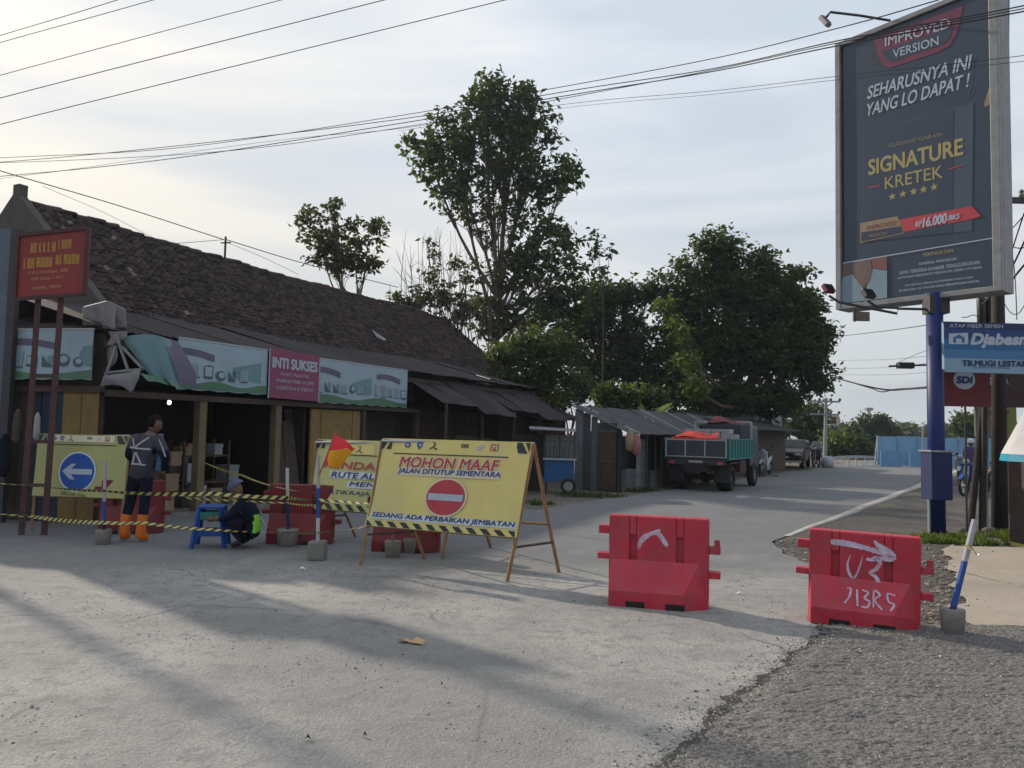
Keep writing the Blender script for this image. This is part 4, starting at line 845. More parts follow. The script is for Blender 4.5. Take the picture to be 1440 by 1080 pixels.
def place_barrier(lab, a, b, m, grp, tilt=0.0):
    r = thing('water_barrier', lab, 'barrier', tuple((a+b)/2), math.atan2(b.y-a.y, b.x-a.x), grp); barrier_parts(r, m); r.rotation_euler.y = tilt
    r.scale = (((b-a).length/.90),)*3; return r
# centre lies .2 m behind the visible front foot
def bpts(x0, y0, x1, y1):
    a, b = G(x0, y0), G(x1, y1); d = (b-a).normalized(); n = Vector((-d.y, d.x, 0)); return a+n*.16, b+n*.16
a, b = bpts(853, 849, 996, 861); b1 = place_barrier('red water barrier with a pale sprayed chevron, standing on the open road', a, b, M['red_plastic'], 'red barriers in front')
a, b = bpts(1135, 874, 1296, 892); b2 = place_barrier('red water barrier with a white sprayed arrow, beside the leaning blue and white stake', a, b, M['red_plastic'], 'red barriers in front', .02)
def local_panel(root): 
    p = Panel((0, -.0715, 0), (1, 0, 0), (0, 0, 1), root); return p
p1 = local_panel(b1)
p1.stroke('sprayed_chevron', [(-.175, .50), (-.16, .56), (-.12, .61), (-.06, .645), (-.01, .655), (.03, .62), (.06, .575), (.085, .54)], [.035, .04, .045, .04, .035, .045, .04, .03], M['paint_white'], 1)
p1.stroke('sprayed_tick', [(-.05, .655), (.0, .68), (.02, .675)], .022, M['paint_white'], 2)
p2 = local_panel(b2)
p2.stroke('sprayed_arrow', [(-.27, .70), (-.20, .70), (-.08, .69), (.05, .665), (.16, .64), (.22, .62)], [.05, .055, .045, .045, .04, .02], M['paint_white'], 1)
p2.stroke('sprayed_arrow_head', [(.08, .745), (.12, .70), (.19, .655), (.23, .62), (.20, .60), (.12, .595), (.08, .58)], [.02, .05, .06, .06, .05, .03, .02], M['paint_white'], 2)
p2.stroke('sprayed_digit', [(-.105, .60), (-.13, .52), (-.115, .44), (-.08, .40), (-.045, .46), (-.02, .55), (-.008, .60)], [.008, .018, .022, .02, .014, .01, .006], M['paint_white'], 1)
p2.stroke('sprayed_digit', [(-.075, .41), (-.09, .34), (-.095, .31)], .014, M['paint_white'], 1)
p2.stroke('sprayed_digit', [(.02, .58), (.06, .575), (.10, .59), (.13, .56), (.10, .50), (.05, .46), (.10, .43), (.115, .38), (.08, .335), (.045, .33)], [.03, .03, .04, .035, .03, .025, .03, .035, .03, .015], M['paint_white'], 2)
# lettering on the flared foot
def foot_panel(root): 
    n = Vector((0, -.26, .15)).normalized(); ey = Vector((0, .15, .26)).normalized(); return Panel(Vector((0, -.22, .14))+n*.002, (1, 0, 0), ey, root)
p3 = foot_panel(b2)
for i, st in enumerate([[(-.13, .20), (-.10, .20), (-.11, .13), (-.15, .06)], [(-.05, .20), (-.045, .05)], [(-.01, .20), (.04, .18), (.01, .13), (.05, .10), (.03, .05), (-.015, .05)], [(.08, .05), (.085, .20), (.13, .17), (.09, .12), (.15, .04)], [(.25, .18), (.19, .19), (.20, .12), (.24, .10), (.21, .04)]]): p3.stroke('sprayed_letter', st, .016, M['paint_white'], 1)
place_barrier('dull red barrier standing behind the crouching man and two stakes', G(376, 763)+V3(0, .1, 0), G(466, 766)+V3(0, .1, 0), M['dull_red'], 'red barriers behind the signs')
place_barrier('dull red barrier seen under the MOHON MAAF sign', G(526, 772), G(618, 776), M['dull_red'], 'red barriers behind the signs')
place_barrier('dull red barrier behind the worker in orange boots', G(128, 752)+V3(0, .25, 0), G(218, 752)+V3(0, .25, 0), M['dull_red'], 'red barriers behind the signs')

# ------------------------------------------------------------------ stakes in cast concrete, flag, tape
def stake(label, foot, top, bw, bh, bands, square=False, rad=.022, bucket=True):
    s = thing('marker_stake', label, 'stake', tuple(foot), 0, 'stakes in concrete blocks')
    mb = MB()
    if square: mb.box(-bw/2, bw/2, -bw/2, bw/2, 0, bh)
    else: mb.lathe([(bw*.42, 0), (bw*.46, .01), (bw*.5, bh*.6), (bw*.52, bh*.97), (bw*.48, bh), (bw*.2, bh-.004)], 18)
    mb.build('concrete_block', M['concrete'], s, smooth=not square, bevel=.02 if square else 0)
    a = Vector((0, 0, bh-.02)); b = top-foot; f0 = 0
    for f1, m in bands: MB().tube([a.lerp(b, f0), a.lerp(b, f1)], rad, 10).build('painted_band', M[m], s); f0 = f1
    return s
g = G(145, 765); stake('thin white and blue stake in a small bucket before the arrow sign', g, P(148, 648, g.y), .19, .19, [(.12, 'post_blue'), (.42, 'blue'), (1, 'lamp_w')])
g = G(404, 767); stake('white-topped blue stake in a wide concrete tub behind the tape', g, P(404, 658, g.y), .28, .22, [(.48, 'post_blue'), (1, 'white')])
g = G(446, 787); fs = stake('blue and white stake in a square block carrying the red and yellow flag', g, P(448, 640, g.y), .20, .225, [(.28, 'white'), (.62, 'blue'), (1, 'lamp_w')], True)
FD = g.y
g = G(552, 783); stake('short stub in a concrete pot under the MOHON MAAF sign, left of two', g, g+V3(0, 0, .26), .2, .2, [(1, 'pipe')])
g = G(578, 777); stake('short stub in a concrete pot under the MOHON MAAF sign, right of two', g, g+V3(.02, 0, .24), .2, .19, [(1, 'pipe')])
g = G(1340, 892); rst = stake('leaning blue and white stake in a concrete bucket by the sandy apron', g, P(1371, 731, g.y+.05), .185, .21, [(.05, 'post_blue'), (.54, 'blue'), (1, 'lamp_w')], rad=.024)
fl = thing('warning_flag', 'red over yellow cloth flag on a thin bamboo stick between two yellow signs', 'flag')
MB().tube([P(449, 668, FD-.03), P(460, 640, FD-.03), P(472, 606, FD-.03)], .011, 6).build('stick', M['wood'], fl)
ry = [ip([(471, 610, 0), (473, 612, -.02), (475, 614, 0)], FD-.05), ip([(467, 622, 0), (477, 620, -.06), (487, 620, .02)], FD-.05), ip([(463, 634, 0), (480, 632, -.08), (496, 629, .03)], FD-.05)]
quadmesh('red_cloth', ry, M['flag_red'], fl); quadmesh('red_tip', [ip([(487, 623, 0), (493, 627, -.03), (499, 631, 0)], FD-.05), ip([(490, 633, 0), (494, 633, -.03), (500, 632, 0)], FD-.05)], M['flag_red'], fl)
quadmesh('yellow_cloth', [ip([(463, 634, 0), (480, 632, -.08), (499, 631, .03)], FD-.06), ip([(459, 645, 0), (474, 644, -.08), (489, 643, .0)], FD-.06), ip([(461, 655, 0), (468, 657, -.07), (478, 658, 0)], FD-.06)], M['flag_yel'], fl)
quadmesh('red_hem', [ip([(461, 637, 0), (463, 635, 0)], FD-.07), ip([(457, 648, 0), (460, 646, 0)], FD-.07), ip([(461, 656, 0), (464, 655, 0)], FD-.07)], M['flag_red'], fl)
def tape(label, pts, w=.05, twist=.35, seed=0, tight=0.0):
    s = thing('barrier_tape', label, 'barrier tape', group='black and yellow barrier tape')
    rr = random.Random(seed); L = [Vector(p) for p in pts]; out = []
    for a, b in zip(L[:-1], L[1:]):
        n = max(2, int((b-a).length/.028)); sag = (b-a).length*.012
        for k in range(n): f = k/n; out.append(a.lerp(b, f)-Vector((0, 0, sag*4*f*(1-f))))
    out.append(L[-1]); mb = MB(); ph = rr.random()*6; V = []
    for i, p in enumerate(out):
        a = ph+.9*math.sin(i*.021*(1+twist)+ph)+.4*math.sin(i*.06+ph*2); d = (out[min(i+1, len(out)-1)]-out[max(i-1, 0)]).normalized(); up_ = Vector((0, 0, 1)); sd = d.cross(up_).normalized()
        v = up_*math.cos(a*.9)+sd*math.sin(a*.9); V.append((p, v, d))
    for i in range(len(V)-1):
        o = len(mb.v)
        (p, v, d), (q, v2, d2) = V[i], V[i+1]
        k = (i//2) % 2; sh = .028
        mb.v += [tuple(p-v*w/2-d*sh), tuple(q-v2*w/2-d2*sh), tuple(q+v2*w/2+d2*sh), tuple(p+v*w/2+d*sh)]; mb.f.append((o, o+1, o+2, o+3)); mb.m.append(k)
    mb.build('ribbon', [M['tape_y'], M['tape_k']], s); return s
def tp(*l): return [P(x, y, d) for x, y, d in l]
tape('upper striped tape from the left edge to the flag stake', tp((-40, 676, 10.6), (55, 683, 10.9), (145, 690, 10.12), (180, 693, 9.9), (300, 694, 9.8), (404, 700, 10.2), (448, 702, FD-.03)), seed=1)
tape('second strand of tape just under the upper one, worker to flag stake', tp((262, 700, 9.9), (340, 704, 10), (404, 707, 10.25), (446, 710, FD-.03)), seed=5, w=.026)
tape('lower striped tape from the left edge to the MOHON MAAF sign', tp((-40, 718, 10.6), (45, 726, 10.9), (145, 735, 10.1), (200, 735, 9.95), (300, 745, 9.8), (404, 748, 10.25), (446, 749, FD-.03), (511, 741, 9.1)), seed=2)
tape('slack tape rising from the flag stake back to the shop pillar', tp((447, 692, FD-.02), (404, 688, 10.25), (340, 668, 11.8), (281, 647, 13.6)), seed=3, w=.03)
tape('tape across the foot of the half hidden alternative route sign', tp((449, 703, FD-.03), (480, 705, 9.3), (520, 708, 9.15)), seed=4, w=.055)
g = G(1340, 892)
tape('striped tape tied to the leaning stake and trailing right', tp((1356, 805, g.y), (1372, 809, g.y+.1), (1400, 816, g.y+.2), (1440, 824, g.y+.2), (1500, 832, g.y+.1)), seed=8, w=.018)
tape('yellow tape knotted round the leaning stake', tp((1358, 769, g.y-.02), (1366, 771, g.y-.02), (1372, 777, g.y-.03)), seed=9, w=.03)

# ------------------------------------------------------------------ blue plastic stool
st = thing('plastic_stool', 'blue plastic stool with pale patterned sides in front of the crouching man', 'stool', tuple(G(296, 768)), R(12))
MB().box(-.16, .16, -.16, .16, .50, .535).build('seat', M['blue'], st, bevel=.015)
for sx in (-1, 1):
    for sy in (-1, 1): MB().bar((sx*.2, sy*.2, 0), (sx*.135, sy*.135, .51), .05, .04).build('leg', M['blue'], st)
for sx, sy in ((0, -1), (0, 1), (-1, 0), (1, 0)):
    for z0, z1, m, nm in ((.15, .22, 'blue', 'stretcher'), (.05, .12, 'print_pale', 'sticker'), (.36, .46, 'teal', 'pattern_panel')):
        k = .2-.065*(z0+z1)/2/.51
        if nm == 'sticker' and sy != -1: continue
        w = k-.03 if nm != 'sticker' else .07; 
        if nm == 'sticker': continue
        MB().box(*((-w, w, sy*k-.012, sy*k+.012) if sx == 0 else (sx*k-.012, sx*k+.012, -w, w)), z0, z1).build(nm, M[m], st)
# ------------------------------------------------------------------ people
def skin_body(name, J, Eg, rad, root_j, matfn, mats, parent, extra=None):
    keys = list(J); idx = {k: i for i, k in enumerate(keys)}
    me = bpy.data.meshes.new(name); me.from_pydata([J[k] for k in keys], [(idx[a], idx[b]) for a, b in Eg], [])
    ob = bpy.data.objects.new(name, me); COL.objects.link(ob); ob.modifiers.new('s', 'SKIN'); me.skin_vertices.new(name='s') if not me.skin_vertices else None
    sv = me.skin_vertices[0].data
    for k in keys:
        r = rad[k]; sv[idx[k]].radius = r if isinstance(r, tuple) else (r, r); sv[idx[k]].use_root = (k == root_j)
    su = ob.modifiers.new('u', 'SUBSURF'); su.levels = 2; su.render_levels = 2
    dg = bpy.context.evaluated_depsgraph_get(); m2 = bpy.data.meshes.new_from_object(ob.evaluated_get(dg)); bpy.data.objects.remove(ob)
    V = [tuple(v.co) for v in m2.vertices]; Fs = [tuple(p.vertices) for p in m2.polygons]; mb = MB(); mb.v = V; mb.f = Fs
    segs = [(Vector(J[a]), Vector(J[b]), (a, b)) for a, b in Eg]
    for f in Fs:
        c = sum((Vector(V[i]) for i in f), Vector())/len(f); best = None
        for a, b, kk in segs:
            ab = b-a; t = max(0, min(1, (c-a).dot(ab)/ab.length_squared)); d = (c-(a+ab*t)).length
            if best is None or d < best[0]: best = (d, kk, t)
        mb.m.append(matfn(best[1], best[2], c))
    if extra: extra(mb)
    return mb.build(name, mats, parent, smooth=True)
def head(mb, c, yaw, pitch, mi, s=1.0):
    Mx = Matrix.Translation(c) @ Matrix.Rotation(yaw, 4, 'Z') @ Matrix.Rotation(pitch, 4, 'X')     # faces +Y
    vs = []; n, m = 20, 14
    for i in range(m+1):
        th = math.pi*i/m
        for k in range(n):
            a = 2*math.pi*k/n; x = math.sin(th)*math.cos(a)*.075; y = math.sin(th)*math.sin(a)*.095; z = math.cos(th)*.115
            if z < 0: x *= 1+z*2.2; y = y*(1+z*1.2)+(.012 if y > 0 else 0)
            if y > .07 and abs(x) < .02 and -.03 < z < .02: y += .018
            vs.append(Mx @ (Vector((x, y, z))*s))
    mb.add(vs, [(i*n+k, (i+1)*n+k, (i+1)*n+(k+1) % n, i*n+(k+1) % n) for i in range(m) for k in range(n)], mi)
    for sx in (-1, 1):
        o = MB(); o.ell((sx*.078*s, -.005, -.005), (.012*s, .022*s, .032*s), 8, 6); mb.add([Mx @ Vector(v) for v in o.v], o.f, mi)
    return Mx
def hand(mb, w, d, side, mi, up=Vector((0, 0, 1))):
    d = Vector(d).normalized(); s = d.cross(up).normalized()*side; n = s.cross(d)
    w = Vector(w); mb.tube([w-d*.02, w+d*.03, w+d*.085], [.022, .034, .036], 8, mi)
    for i, (l, o) in enumerate(((.062, -.028), (.075, -.010), (.07, .010), (.055, .028))):
        a = w+d*.08+s*o; mb.tube([a, a+d*l*.5-n*.008, a+d*l*.85-n*.03], [.0095, .009, .007], 6, mi)
    a = w+d*.02-s*.028; mb.tube([a, a-s*.03+d*.03, a-s*.035+d*.062-n*.01], [.012, .010, .008], 6, mi)
def strip_on(name, pts, w, m, parent):
    mb = MB(); 
    for a, b in zip(pts[:-1], pts[1:]): mb.bar(a, b, .006, w)
    return mb.build(name, m, parent)
g = G(187, 762)
pp = thing('person', 'man seen from behind in a dark jacket with white reflective lines and orange boots', 'person', tuple(g), R(-6))
J = dict(pel=(.07, 0, .93), wst=(.09, 0, 1.06), chs=(.12, .0, 1.25), nck=(.17, .02, 1.42), nk2=(.185, .035, 1.49), sL=(-.04, .0, 1.365), sR=(.29, .01, 1.36), eL=(-.13, .0, 1.14), wL=(-.02, .17, 1.06), eR=(.435, -.04, 1.13), wR=(.32, .10, .955),
         hL=(-.02, 0, .88), hR=(.15, 0, .88), kL=(-.09, .03, .49), kR=(.12, .03, .49), bL=(-.115, .01, .36), bR=(.115, .01, .36), aL=(-.135, -.01, .09), aR=(.10, -.01, .09), tL=(-.155, .15, .045), tR=(.125, .15, .045), qL=(-.135, -.05, .04), qR=(.10, -.05, .04))
Eg = [('pel', 'wst'), ('wst', 'chs'), ('chs', 'nck'), ('nck', 'nk2'), ('chs', 'sL'), ('chs', 'sR'), ('sL', 'eL'), ('eL', 'wL'), ('sR', 'eR'), ('eR', 'wR'), ('pel', 'hL'), ('pel', 'hR'), ('hL', 'kL'), ('hR', 'kR'), ('kL', 'bL'), ('kR', 'bR'), ('bL', 'aL'), ('bR', 'aR'), ('aL', 'tL'), ('aR', 'tR'), ('aL', 'qL'), ('aR', 'qR')]
rad = dict(pel=(.185, .135), wst=(.165, .12), chs=(.195, .13), nck=.065, nk2=.052, sL=.095, sR=.095, eL=.066, eR=.066, wL=.04, wR=.036, hL=.10, hR=.10, kL=.068, kR=.068, bL=.07, bR=.07, aL=.058, aR=.058, tL=.038, tR=.038, qL=.042, qR=.042)
def mf(kk, t, c):
    a, b = kk
    if c.z < .03: return 4
    if c.z < .37 and a[0] in 'kbaqt': return 3
    if a[0] in 'hkb' or (kk[0] == 'pel' and c.z < .86) : return 2
    if b == 'nk2': return 0
    return 1 if (c.z < 1.24 and (a[0] in 'se' or b[0] in 'ew' and b != 'wst')) else 5
bm_ = skin_body('body', J, Eg, rad, 'pel', mf, [M['skin'], M['navy_cloth'], M['navy_cloth'], M['orange'], M['black'], M['grey_cloth']], pp, lambda mb: (head(mb, Vector((.20, .055, 1.575)), R(-25), R(-18), 0), hand(mb, J['wR'], (-.4, .5, -.6), 1, 0), hand(mb, J['wL'], (.5, .6, .1), -1, 0)))
hb = MB(); Mx = Matrix.Translation((.20, .05, 1.59)) @ Matrix.Rotation(R(-25), 4, 'Z') @ Matrix.Rotation(R(-18), 4, 'X'); o = MB(); o.ell((0, -.014, .018), (.084, .096, .108), 16, 10)
kp = [f for f in o.f if sum(o.v[i][2] for i in f)/4 > -.03-(.05 if sum(o.v[i][1] for i in f)/4 < -.04 else -.07)]
hb.add([Mx @ Vector(v) for v in o.v], kp); hb.build('hair', M['hair'], pp, smooth=True)
yb = -.142
for pts in ([(-.02, yb, 1.27), (.10, yb-.012, 1.255), (.27, yb, 1.245)], [(.055, yb, 1.275), (.14, yb, 1.34), (.21, -.085, 1.405)], [(.01, yb+.01, 1.39), (.035, yb, 1.28)], [(.06, yb-.01, 1.20), (.03, yb-.002, 1.06)], [(.07, yb-.01, 1.20), (.145, yb-.002, 1.05)], [(.0, yb+.012, 1.05), (.10, yb-.004, 1.048), (.20, yb+.012, 1.035)]):
    strip_on('reflective_line', pts, .021, M['reflect'], pp)
strip_on('sleeve_stripe', [(.33, -.055, 1.375), (.40, -.085, 1.27), (.455, -.09, 1.15)], .016, M['reflect'], pp)
# crouching man
g = G(345, 770)
pc_ = thing('person', 'man crouching in dark clothes with a lime green back patch behind the blue stool', 'person', tuple(g), 0)
J = dict(pel=(.13, 0, .24), wst=(.10, 0, .36), chs=(-.0, 0, .52), nck=(-.08, 0, .64), nk2=(-.115, 0, .69), sL=(-.03, .17, .56), sR=(-.03, -.17, .56), eL=(-.17, .2, .40), eR=(-.17, -.21, .40), wL=(-.36, .1, .36), wR=(-.37, -.12, .38), hL=(.11, .1, .22), hR=(.11, -.1, .22), kL=(-.22, .14, .40), kR=(-.22, -.15, .41), aL=(.0, .12, .09), aR=(.0, -.12, .09), tL=(-.15, .13, .04), tR=(-.15, -.13, .04))
Eg = [('pel', 'wst'), ('wst', 'chs'), ('chs', 'nck'), ('nck', 'nk2'), ('chs', 'sL'), ('chs', 'sR'), ('sL', 'eL'), ('eL', 'wL'), ('sR', 'eR'), ('eR', 'wR'), ('pel', 'hL'), ('pel', 'hR'), ('hL', 'kL'), ('hR', 'kR'), ('kL', 'aL'), ('kR', 'aR'), ('aL', 'tL'), ('aR', 'tR')]
rad = dict(pel=(.15, .13), wst=(.14, .12), chs=(.14, .16), nck=.062, nk2=.05, sL=.08, sR=.08, eL=.052, eR=.052, wL=.034, wR=.034, hL=.105, hR=.105, kL=.072, kR=.072, aL=.05, aR=.05, tL=.04, tR=.04)
def mf2(kk, t, c):
    a, b = kk
    if b[0] == 't' or c.z < .07: return 2
    if b[0] == 'w' and b != 'wst' and t > .55: return 0
    if b == 'nk2': return 0
    if c.x > .13 and .20 < c.z < .44 and a not in 'kL kR' and c.y < .08: return 3
    return 1
skin_body('body', J, Eg, rad, 'pel', mf2, [M['skin'], M['navy_cloth'], M['black'], M['lime']], pc_, lambda mb: (head(mb, Vector((-.165, 0, .755)), R(90), R(-38), 0), hand(mb, J['wL'], (-1, -.1, -.1), 1, 0), hand(mb, J['wR'], (-1, .1, -.1), -1, 0)))
mb = MB(); o = MB(); o.ell((0, 0, 0), (.10, .115, .10), 16, 10); Mx = Matrix.Translation((-.155, 0, .785)) @ Matrix.Rotation(R(90), 4, 'Z') @ Matrix.Rotation(R(-38), 4, 'X')
mb.add([Mx @ Vector(v) for v in o.v], [f for f in o.f if sum(o.v[i][2] for i in f)/4 > -.0]); mb.add([Mx @ Vector(v) for v in [(-.07, .08, .01), (.07, .08, .01), (.05, .17, -.01), (-.05, .17, -.01)]], [(0, 1, 2, 3)]); mb.build('cap', mat('blue_grey_cap', (.06, .075, .14), .8, .2, 9, .1), pc_, smooth=True)
strip_on('reflective_line', [(-.11, -.2, .60), (-.06, -.165, .52), (-.0, -.155, .45)], .02, M['reflect'], pc_)
strip_on('vest_edge', [(.22, -.13, .42), (.27, -.09, .33), (.285, -.06, .25)], .016, M['reflect'], pc_)

# ------------------------------------------------------------------ vehicles
def wheel(parent, x, y, r, w, z=None, rim='steel'):
    z = r if z is None else z
    mb = MB(); prof = [(r*.62, -w/2), (r*.9, -w/2), (r, -w*.3), (r, w*.3), (r*.9, w/2), (r*.62, w/2)]; n = 20
    vs = []; 
    for (rr, yy) in prof:
        for k in range(n): a = 2*math.pi*k/n; vs.append((x+rr*math.cos(a), y+yy, z+rr*math.sin(a)))
    mb.add(vs, [(i*n+k, i*n+(k+1) % n, ((i+1) % 6)*n+(k+1) % n, ((i+1) % 6)*n+k) for i in range(6) for k in range(n)]); t = mb.build('wheel', M['tyre'], parent, smooth=True)
    mb = MB(); n = 16; mb.add([(x+r*.63*math.cos(2*math.pi*k/n), y+s*w*.3, z+r*.63*math.sin(2*math.pi*k/n)) for s in (-1, 1) for k in range(n)], [tuple(range(n)), tuple(reversed(range(n, 2*n)))]+[(k, (k+1) % n, (k+1) % n+n, k+n) for k in range(n)]); mb.build('rim', M[rim], t)
    return t
def motorbike(label, loc, rz, body, group='motorbikes'):
    b = thing('motorbike', label, 'motorbike', loc, rz, group)
    for x in (-.6, .62):
        mb = MB(); n = 20; pts = [Vector((x+.255*math.cos(2*math.pi*k/n), 0, .29+.255*math.sin(2*math.pi*k/n))) for k in range(n+1)]; mb.tube(pts, .042, 8, cap=False); w = mb.build('wheel', M['tyre'], b, smooth=True)
        mb = MB(); 
        for k in range(5): a = 2*math.pi*k/5; mb.bar((x, 0, .29), (x+.23*math.cos(a), 0, .29+.23*math.sin(a)), .02)
        mb.tube([(x, -.05, .29), (x, .05, .29)], .05, 10); mb.build('spokes', M['lamp_w'], w)
    mb = MB(); mb.prism([(-.55, .62), (-.15, .42), (.2, .38), (.28, .5), (.05, .55), (-.2, .72), (-.62, .78)], -.10, .10); mb.build('body', body, b, bevel=.03)
    mb = MB(); mb.prism([(.28, .48), (.36, .5), (.48, .92), (.40, .98), (.30, .7)], -.17, .17); mb.build('leg_shield', body, b, bevel=.03)
    mb = MB(); mb.prism([(-.62, .79), (-.18, .73), (-.02, .68), (-.05, .76), (-.2, .80), (-.6, .86)], -.11, .11); mb.build('seat', M['black'], b, bevel=.02)
    MB().tube([(.62, -.06, .29), (.50, -.06, .6), (.42, -.05, .98)], .022, 8).build('fork', M['steel'], b); MB().tube([(.62, .06, .29), (.50, .06, .6), (.42, .05, .98)], .022, 8).build('fork', M['steel'], b)
    mb = MB(); mb.tube([(.28, -.33, 1.0), (.38, -.15, 1.02), (.42, 0, 1.0), (.38, .15, 1.02), (.28, .33, 1.0)], .016, 8); mb.build('handlebar', M['black_metal'], b)
    MB().ell((.47, 0, .98), (.06, .10, .08), 12, 8).build('headlight', M['lamp_w'], b, smooth=True)
    mb = MB(); mb.prism([(.36, .52), (.62, .60), (.88, .48), (.86, .52), (.62, .65), (.38, .58)], -.06, .06); mb.build('front_mudguard', body, b, bevel=.01)
    MB().tube([(-.05, -.13, .25), (-.75, -.15, .33)], [.03, .045], 10).build('exhaust', M['steel'], b)
    MB().box(-.25, .15, -.09, .09, .2, .42).build('engine', M['steel'], b, bevel=.03)
    for s in (-1, 1):
        MB().tube([(.33, s*.27, 1.0), (.30, s*.33, 1.16)], .008, 6).build('mirror_stem', M['black_metal'], b); MB().ell((.30, s*.34, 1.19), (.015, .05, .035), 10, 6).build('mirror', M['black'], b)
    return b
RA = R(33)  # heading of the road
RD = Vector((math.sin(RA), math.cos(RA), 0))
rzr = math.pi/2-RA
tk = thing('truck', 'small truck with dark tailgate and teal side boards driving away along the road', 'truck', (5.22, 21.7, 0), rzr+R(3)); tk.scale = (.90, .98, 1)
Wt = 1.78; hb_ = Wt/2
MB().box(0, 3.2, -hb_, hb_, .88, .95).build('bed_floor', M['black_metal'], tk); MB().box(-.1, 4.7, -.35, .35, .55, .80).build('chassis', M['dark'], tk); MB().box(-.02, .06, -hb_+.05, hb_-.05, .74, .9).build('rear_bumper_beam', M['black_metal'], tk)
tg = MB().box(-.04, 0, -hb_, hb_, .95, 1.44).build('tailgate', mat('dark_tailgate', (.03, .04, .05), .5, .2, 4, .1), tk)
fm = MB()
for y in (-hb_+.02, -hb_+.62, .30, hb_-.02): fm.box(-.06, -.041, y-.018, y+.018, .95, 1.45)
for z in (.965, 1.435): fm.box(-.058, -.0405, -hb_, hb_, z-.014, z+.014)
fm.build('white_framing', M['lamp_w'], tg)
for s in (-1, 1):
    sb = MB().box(0, 3.2, s*hb_-.03, s*hb_+.03, .93, 1.46).build('side_board', M['teal'], tk)
    rb_ = MB()
    for k in range(9): rb_.box(.05+k*.385, .12+k*.385, s*(hb_+.03)-.025, s*(hb_+.03)+.025, .93, 1.44)
    rb_.box(-.02, 3.22, s*(hb_+.03)-.03, s*(hb_+.03)+.03, 1.44, 1.49); rb_.box(-.02, 3.22, s*(hb_+.03)-.03, s*(hb_+.03)+.03, .90, .94); rb_.build('ribs', M['teal'], sb)
hd = MB(); hd.bar((3.2, -hb_, .95), (3.2, -hb_, 2.0), .06); hd.bar((3.2, hb_, .95), (3.2, hb_, 2.0), .06); hd.bar((3.2, -hb_, 2.0), (3.2, hb_, 2.0), .06); hd.build('headboard_frame', M['lamp_w'], tk)
cb = MB(); cb.prism([(3.35, .6), (4.75, .6), (4.78, 1.2), (4.55, 1.88), (3.35, 1.92)], -.82, .82); cab = cb.build('cab', M['car'], tk, bevel=.05)
MB().box(3.34, 3.349, -.6, .6, 1.35, 1.75).build('rear_window', M['glass'], cab)
MB().box(3.6, 4.4, -.835, -.8201, 1.25, 1.7).build('side_window', M['glass'], cab)
for x, ww in ((.85, .42), (4.05, .22)):
    for s in (-1, 1): wheel(tk, x, s*(.86-ww/2), .37, ww)
for s in (-1, 1): MB().box(.3, 1.45, s*.66-.24, s*.66+.24, .78, .82).build('mudguard', M['black'], tk); MB().box(.32, .35, s*.66-.22, s*.66+.22, .25, .76).build('mud_flap', M['black'], tk); MB().box(-.045, -.02, s*.7-.08, s*.7+.08, .76, .84).build('tail_light', M['print_red'], tk)
MB().box(-.05, -.021, -.2, .2, .75, .86).build('number_plate', M['lamp_w'], tk)
MB().tube([(.85, -.6, .37), (.85, .6, .37)], .08, 8).build('axle', M['dark'], tk)
MB().box(1.8, 2.6, -.86, -.5, .5, .85).build('tool_box', M['rust'], tk)
def on_truck(x, y, z): return Matrix.Translation((5.22, 21.7, 0)) @ Matrix.Rotation(rzr, 4, 'Z') @ Vector((x, y, z))
ct = thing('load_sheet', 'scarlet sheet bulging over the truck tailgate', 'tarpaulin', tuple(on_truck(.12, .0, 1.16)), rzr)
g_ = [[(x, y, .40+.10*math.sin(x*5+y*2)+.05*math.sin(y*7)-(.1 if y > .75 or x < .02 else 0)) for x in (0, .2, .4, .6)] for y in (-.5, -.2, .1, .4, .65, .8)]
o = quadmesh('sheet', g_, M['scarlet'], ct); MB().box(0, .6, -.5, .8, -.2, .36).build('bundle', M['scarlet'], ct, bevel=.06)
for i in range(5):
    y = .62-i*.27; c = thing('white_crate', 'white crate in the row on the truck, %s' % ['nearest the left side board', 'second from the left side board', 'middle one of the row', 'fourth from the left side board', 'next to the grey drum'][i], 'crate', tuple(on_truck(1.35, y, 1.08)), rzr, 'white crates on the truck')
    MB().box(-.2, .2, -.125, .125, -.12, .66).build('crate_body', M['lamp_w'], c, bevel=.015); MB().box(-.21, .21, -.13, .13, .60, .68).build('rim', M['lamp_w'], c)
dr = thing('drum', 'grey drum standing on the truck bed by the right side board', 'drum', tuple(on_truck(1.3, -.66, .96))); MB().lathe([(.17, 0), (.175, .2), (.17, .22), (.175, .42), (.17, .62), (.14, .64)], 16).build('barrel', M['steel'], dr, smooth=True); MB().lathe([(.15, .64), (.15, .66)], 16).build('lid', M['frame_grey'], dr)
mc = thing('cloth_heap', 'dark red cloth heap on top of the truck load', 'cloth', tuple(on_truck(2.2, -.1, 1.72)), rzr)
g_ = [[(x, y, .25+.22*math.exp(-((x-.3)**2+(y-.25)**2)*9)+.03*math.sin(x*13+y*9)-.25*(abs(y) > .5)) for x in (-.3, -.1, .1, .3, .5, .7)] for y in (-.6, -.4, -.2, 0, .2, .4, .6)]
quadmesh('cloth', g_, M['maroon'], mc); MB().box(-.3, .7, -.6, .6, -.76, .2).build('bale', M['grey_cloth'], mc, bevel=.05)
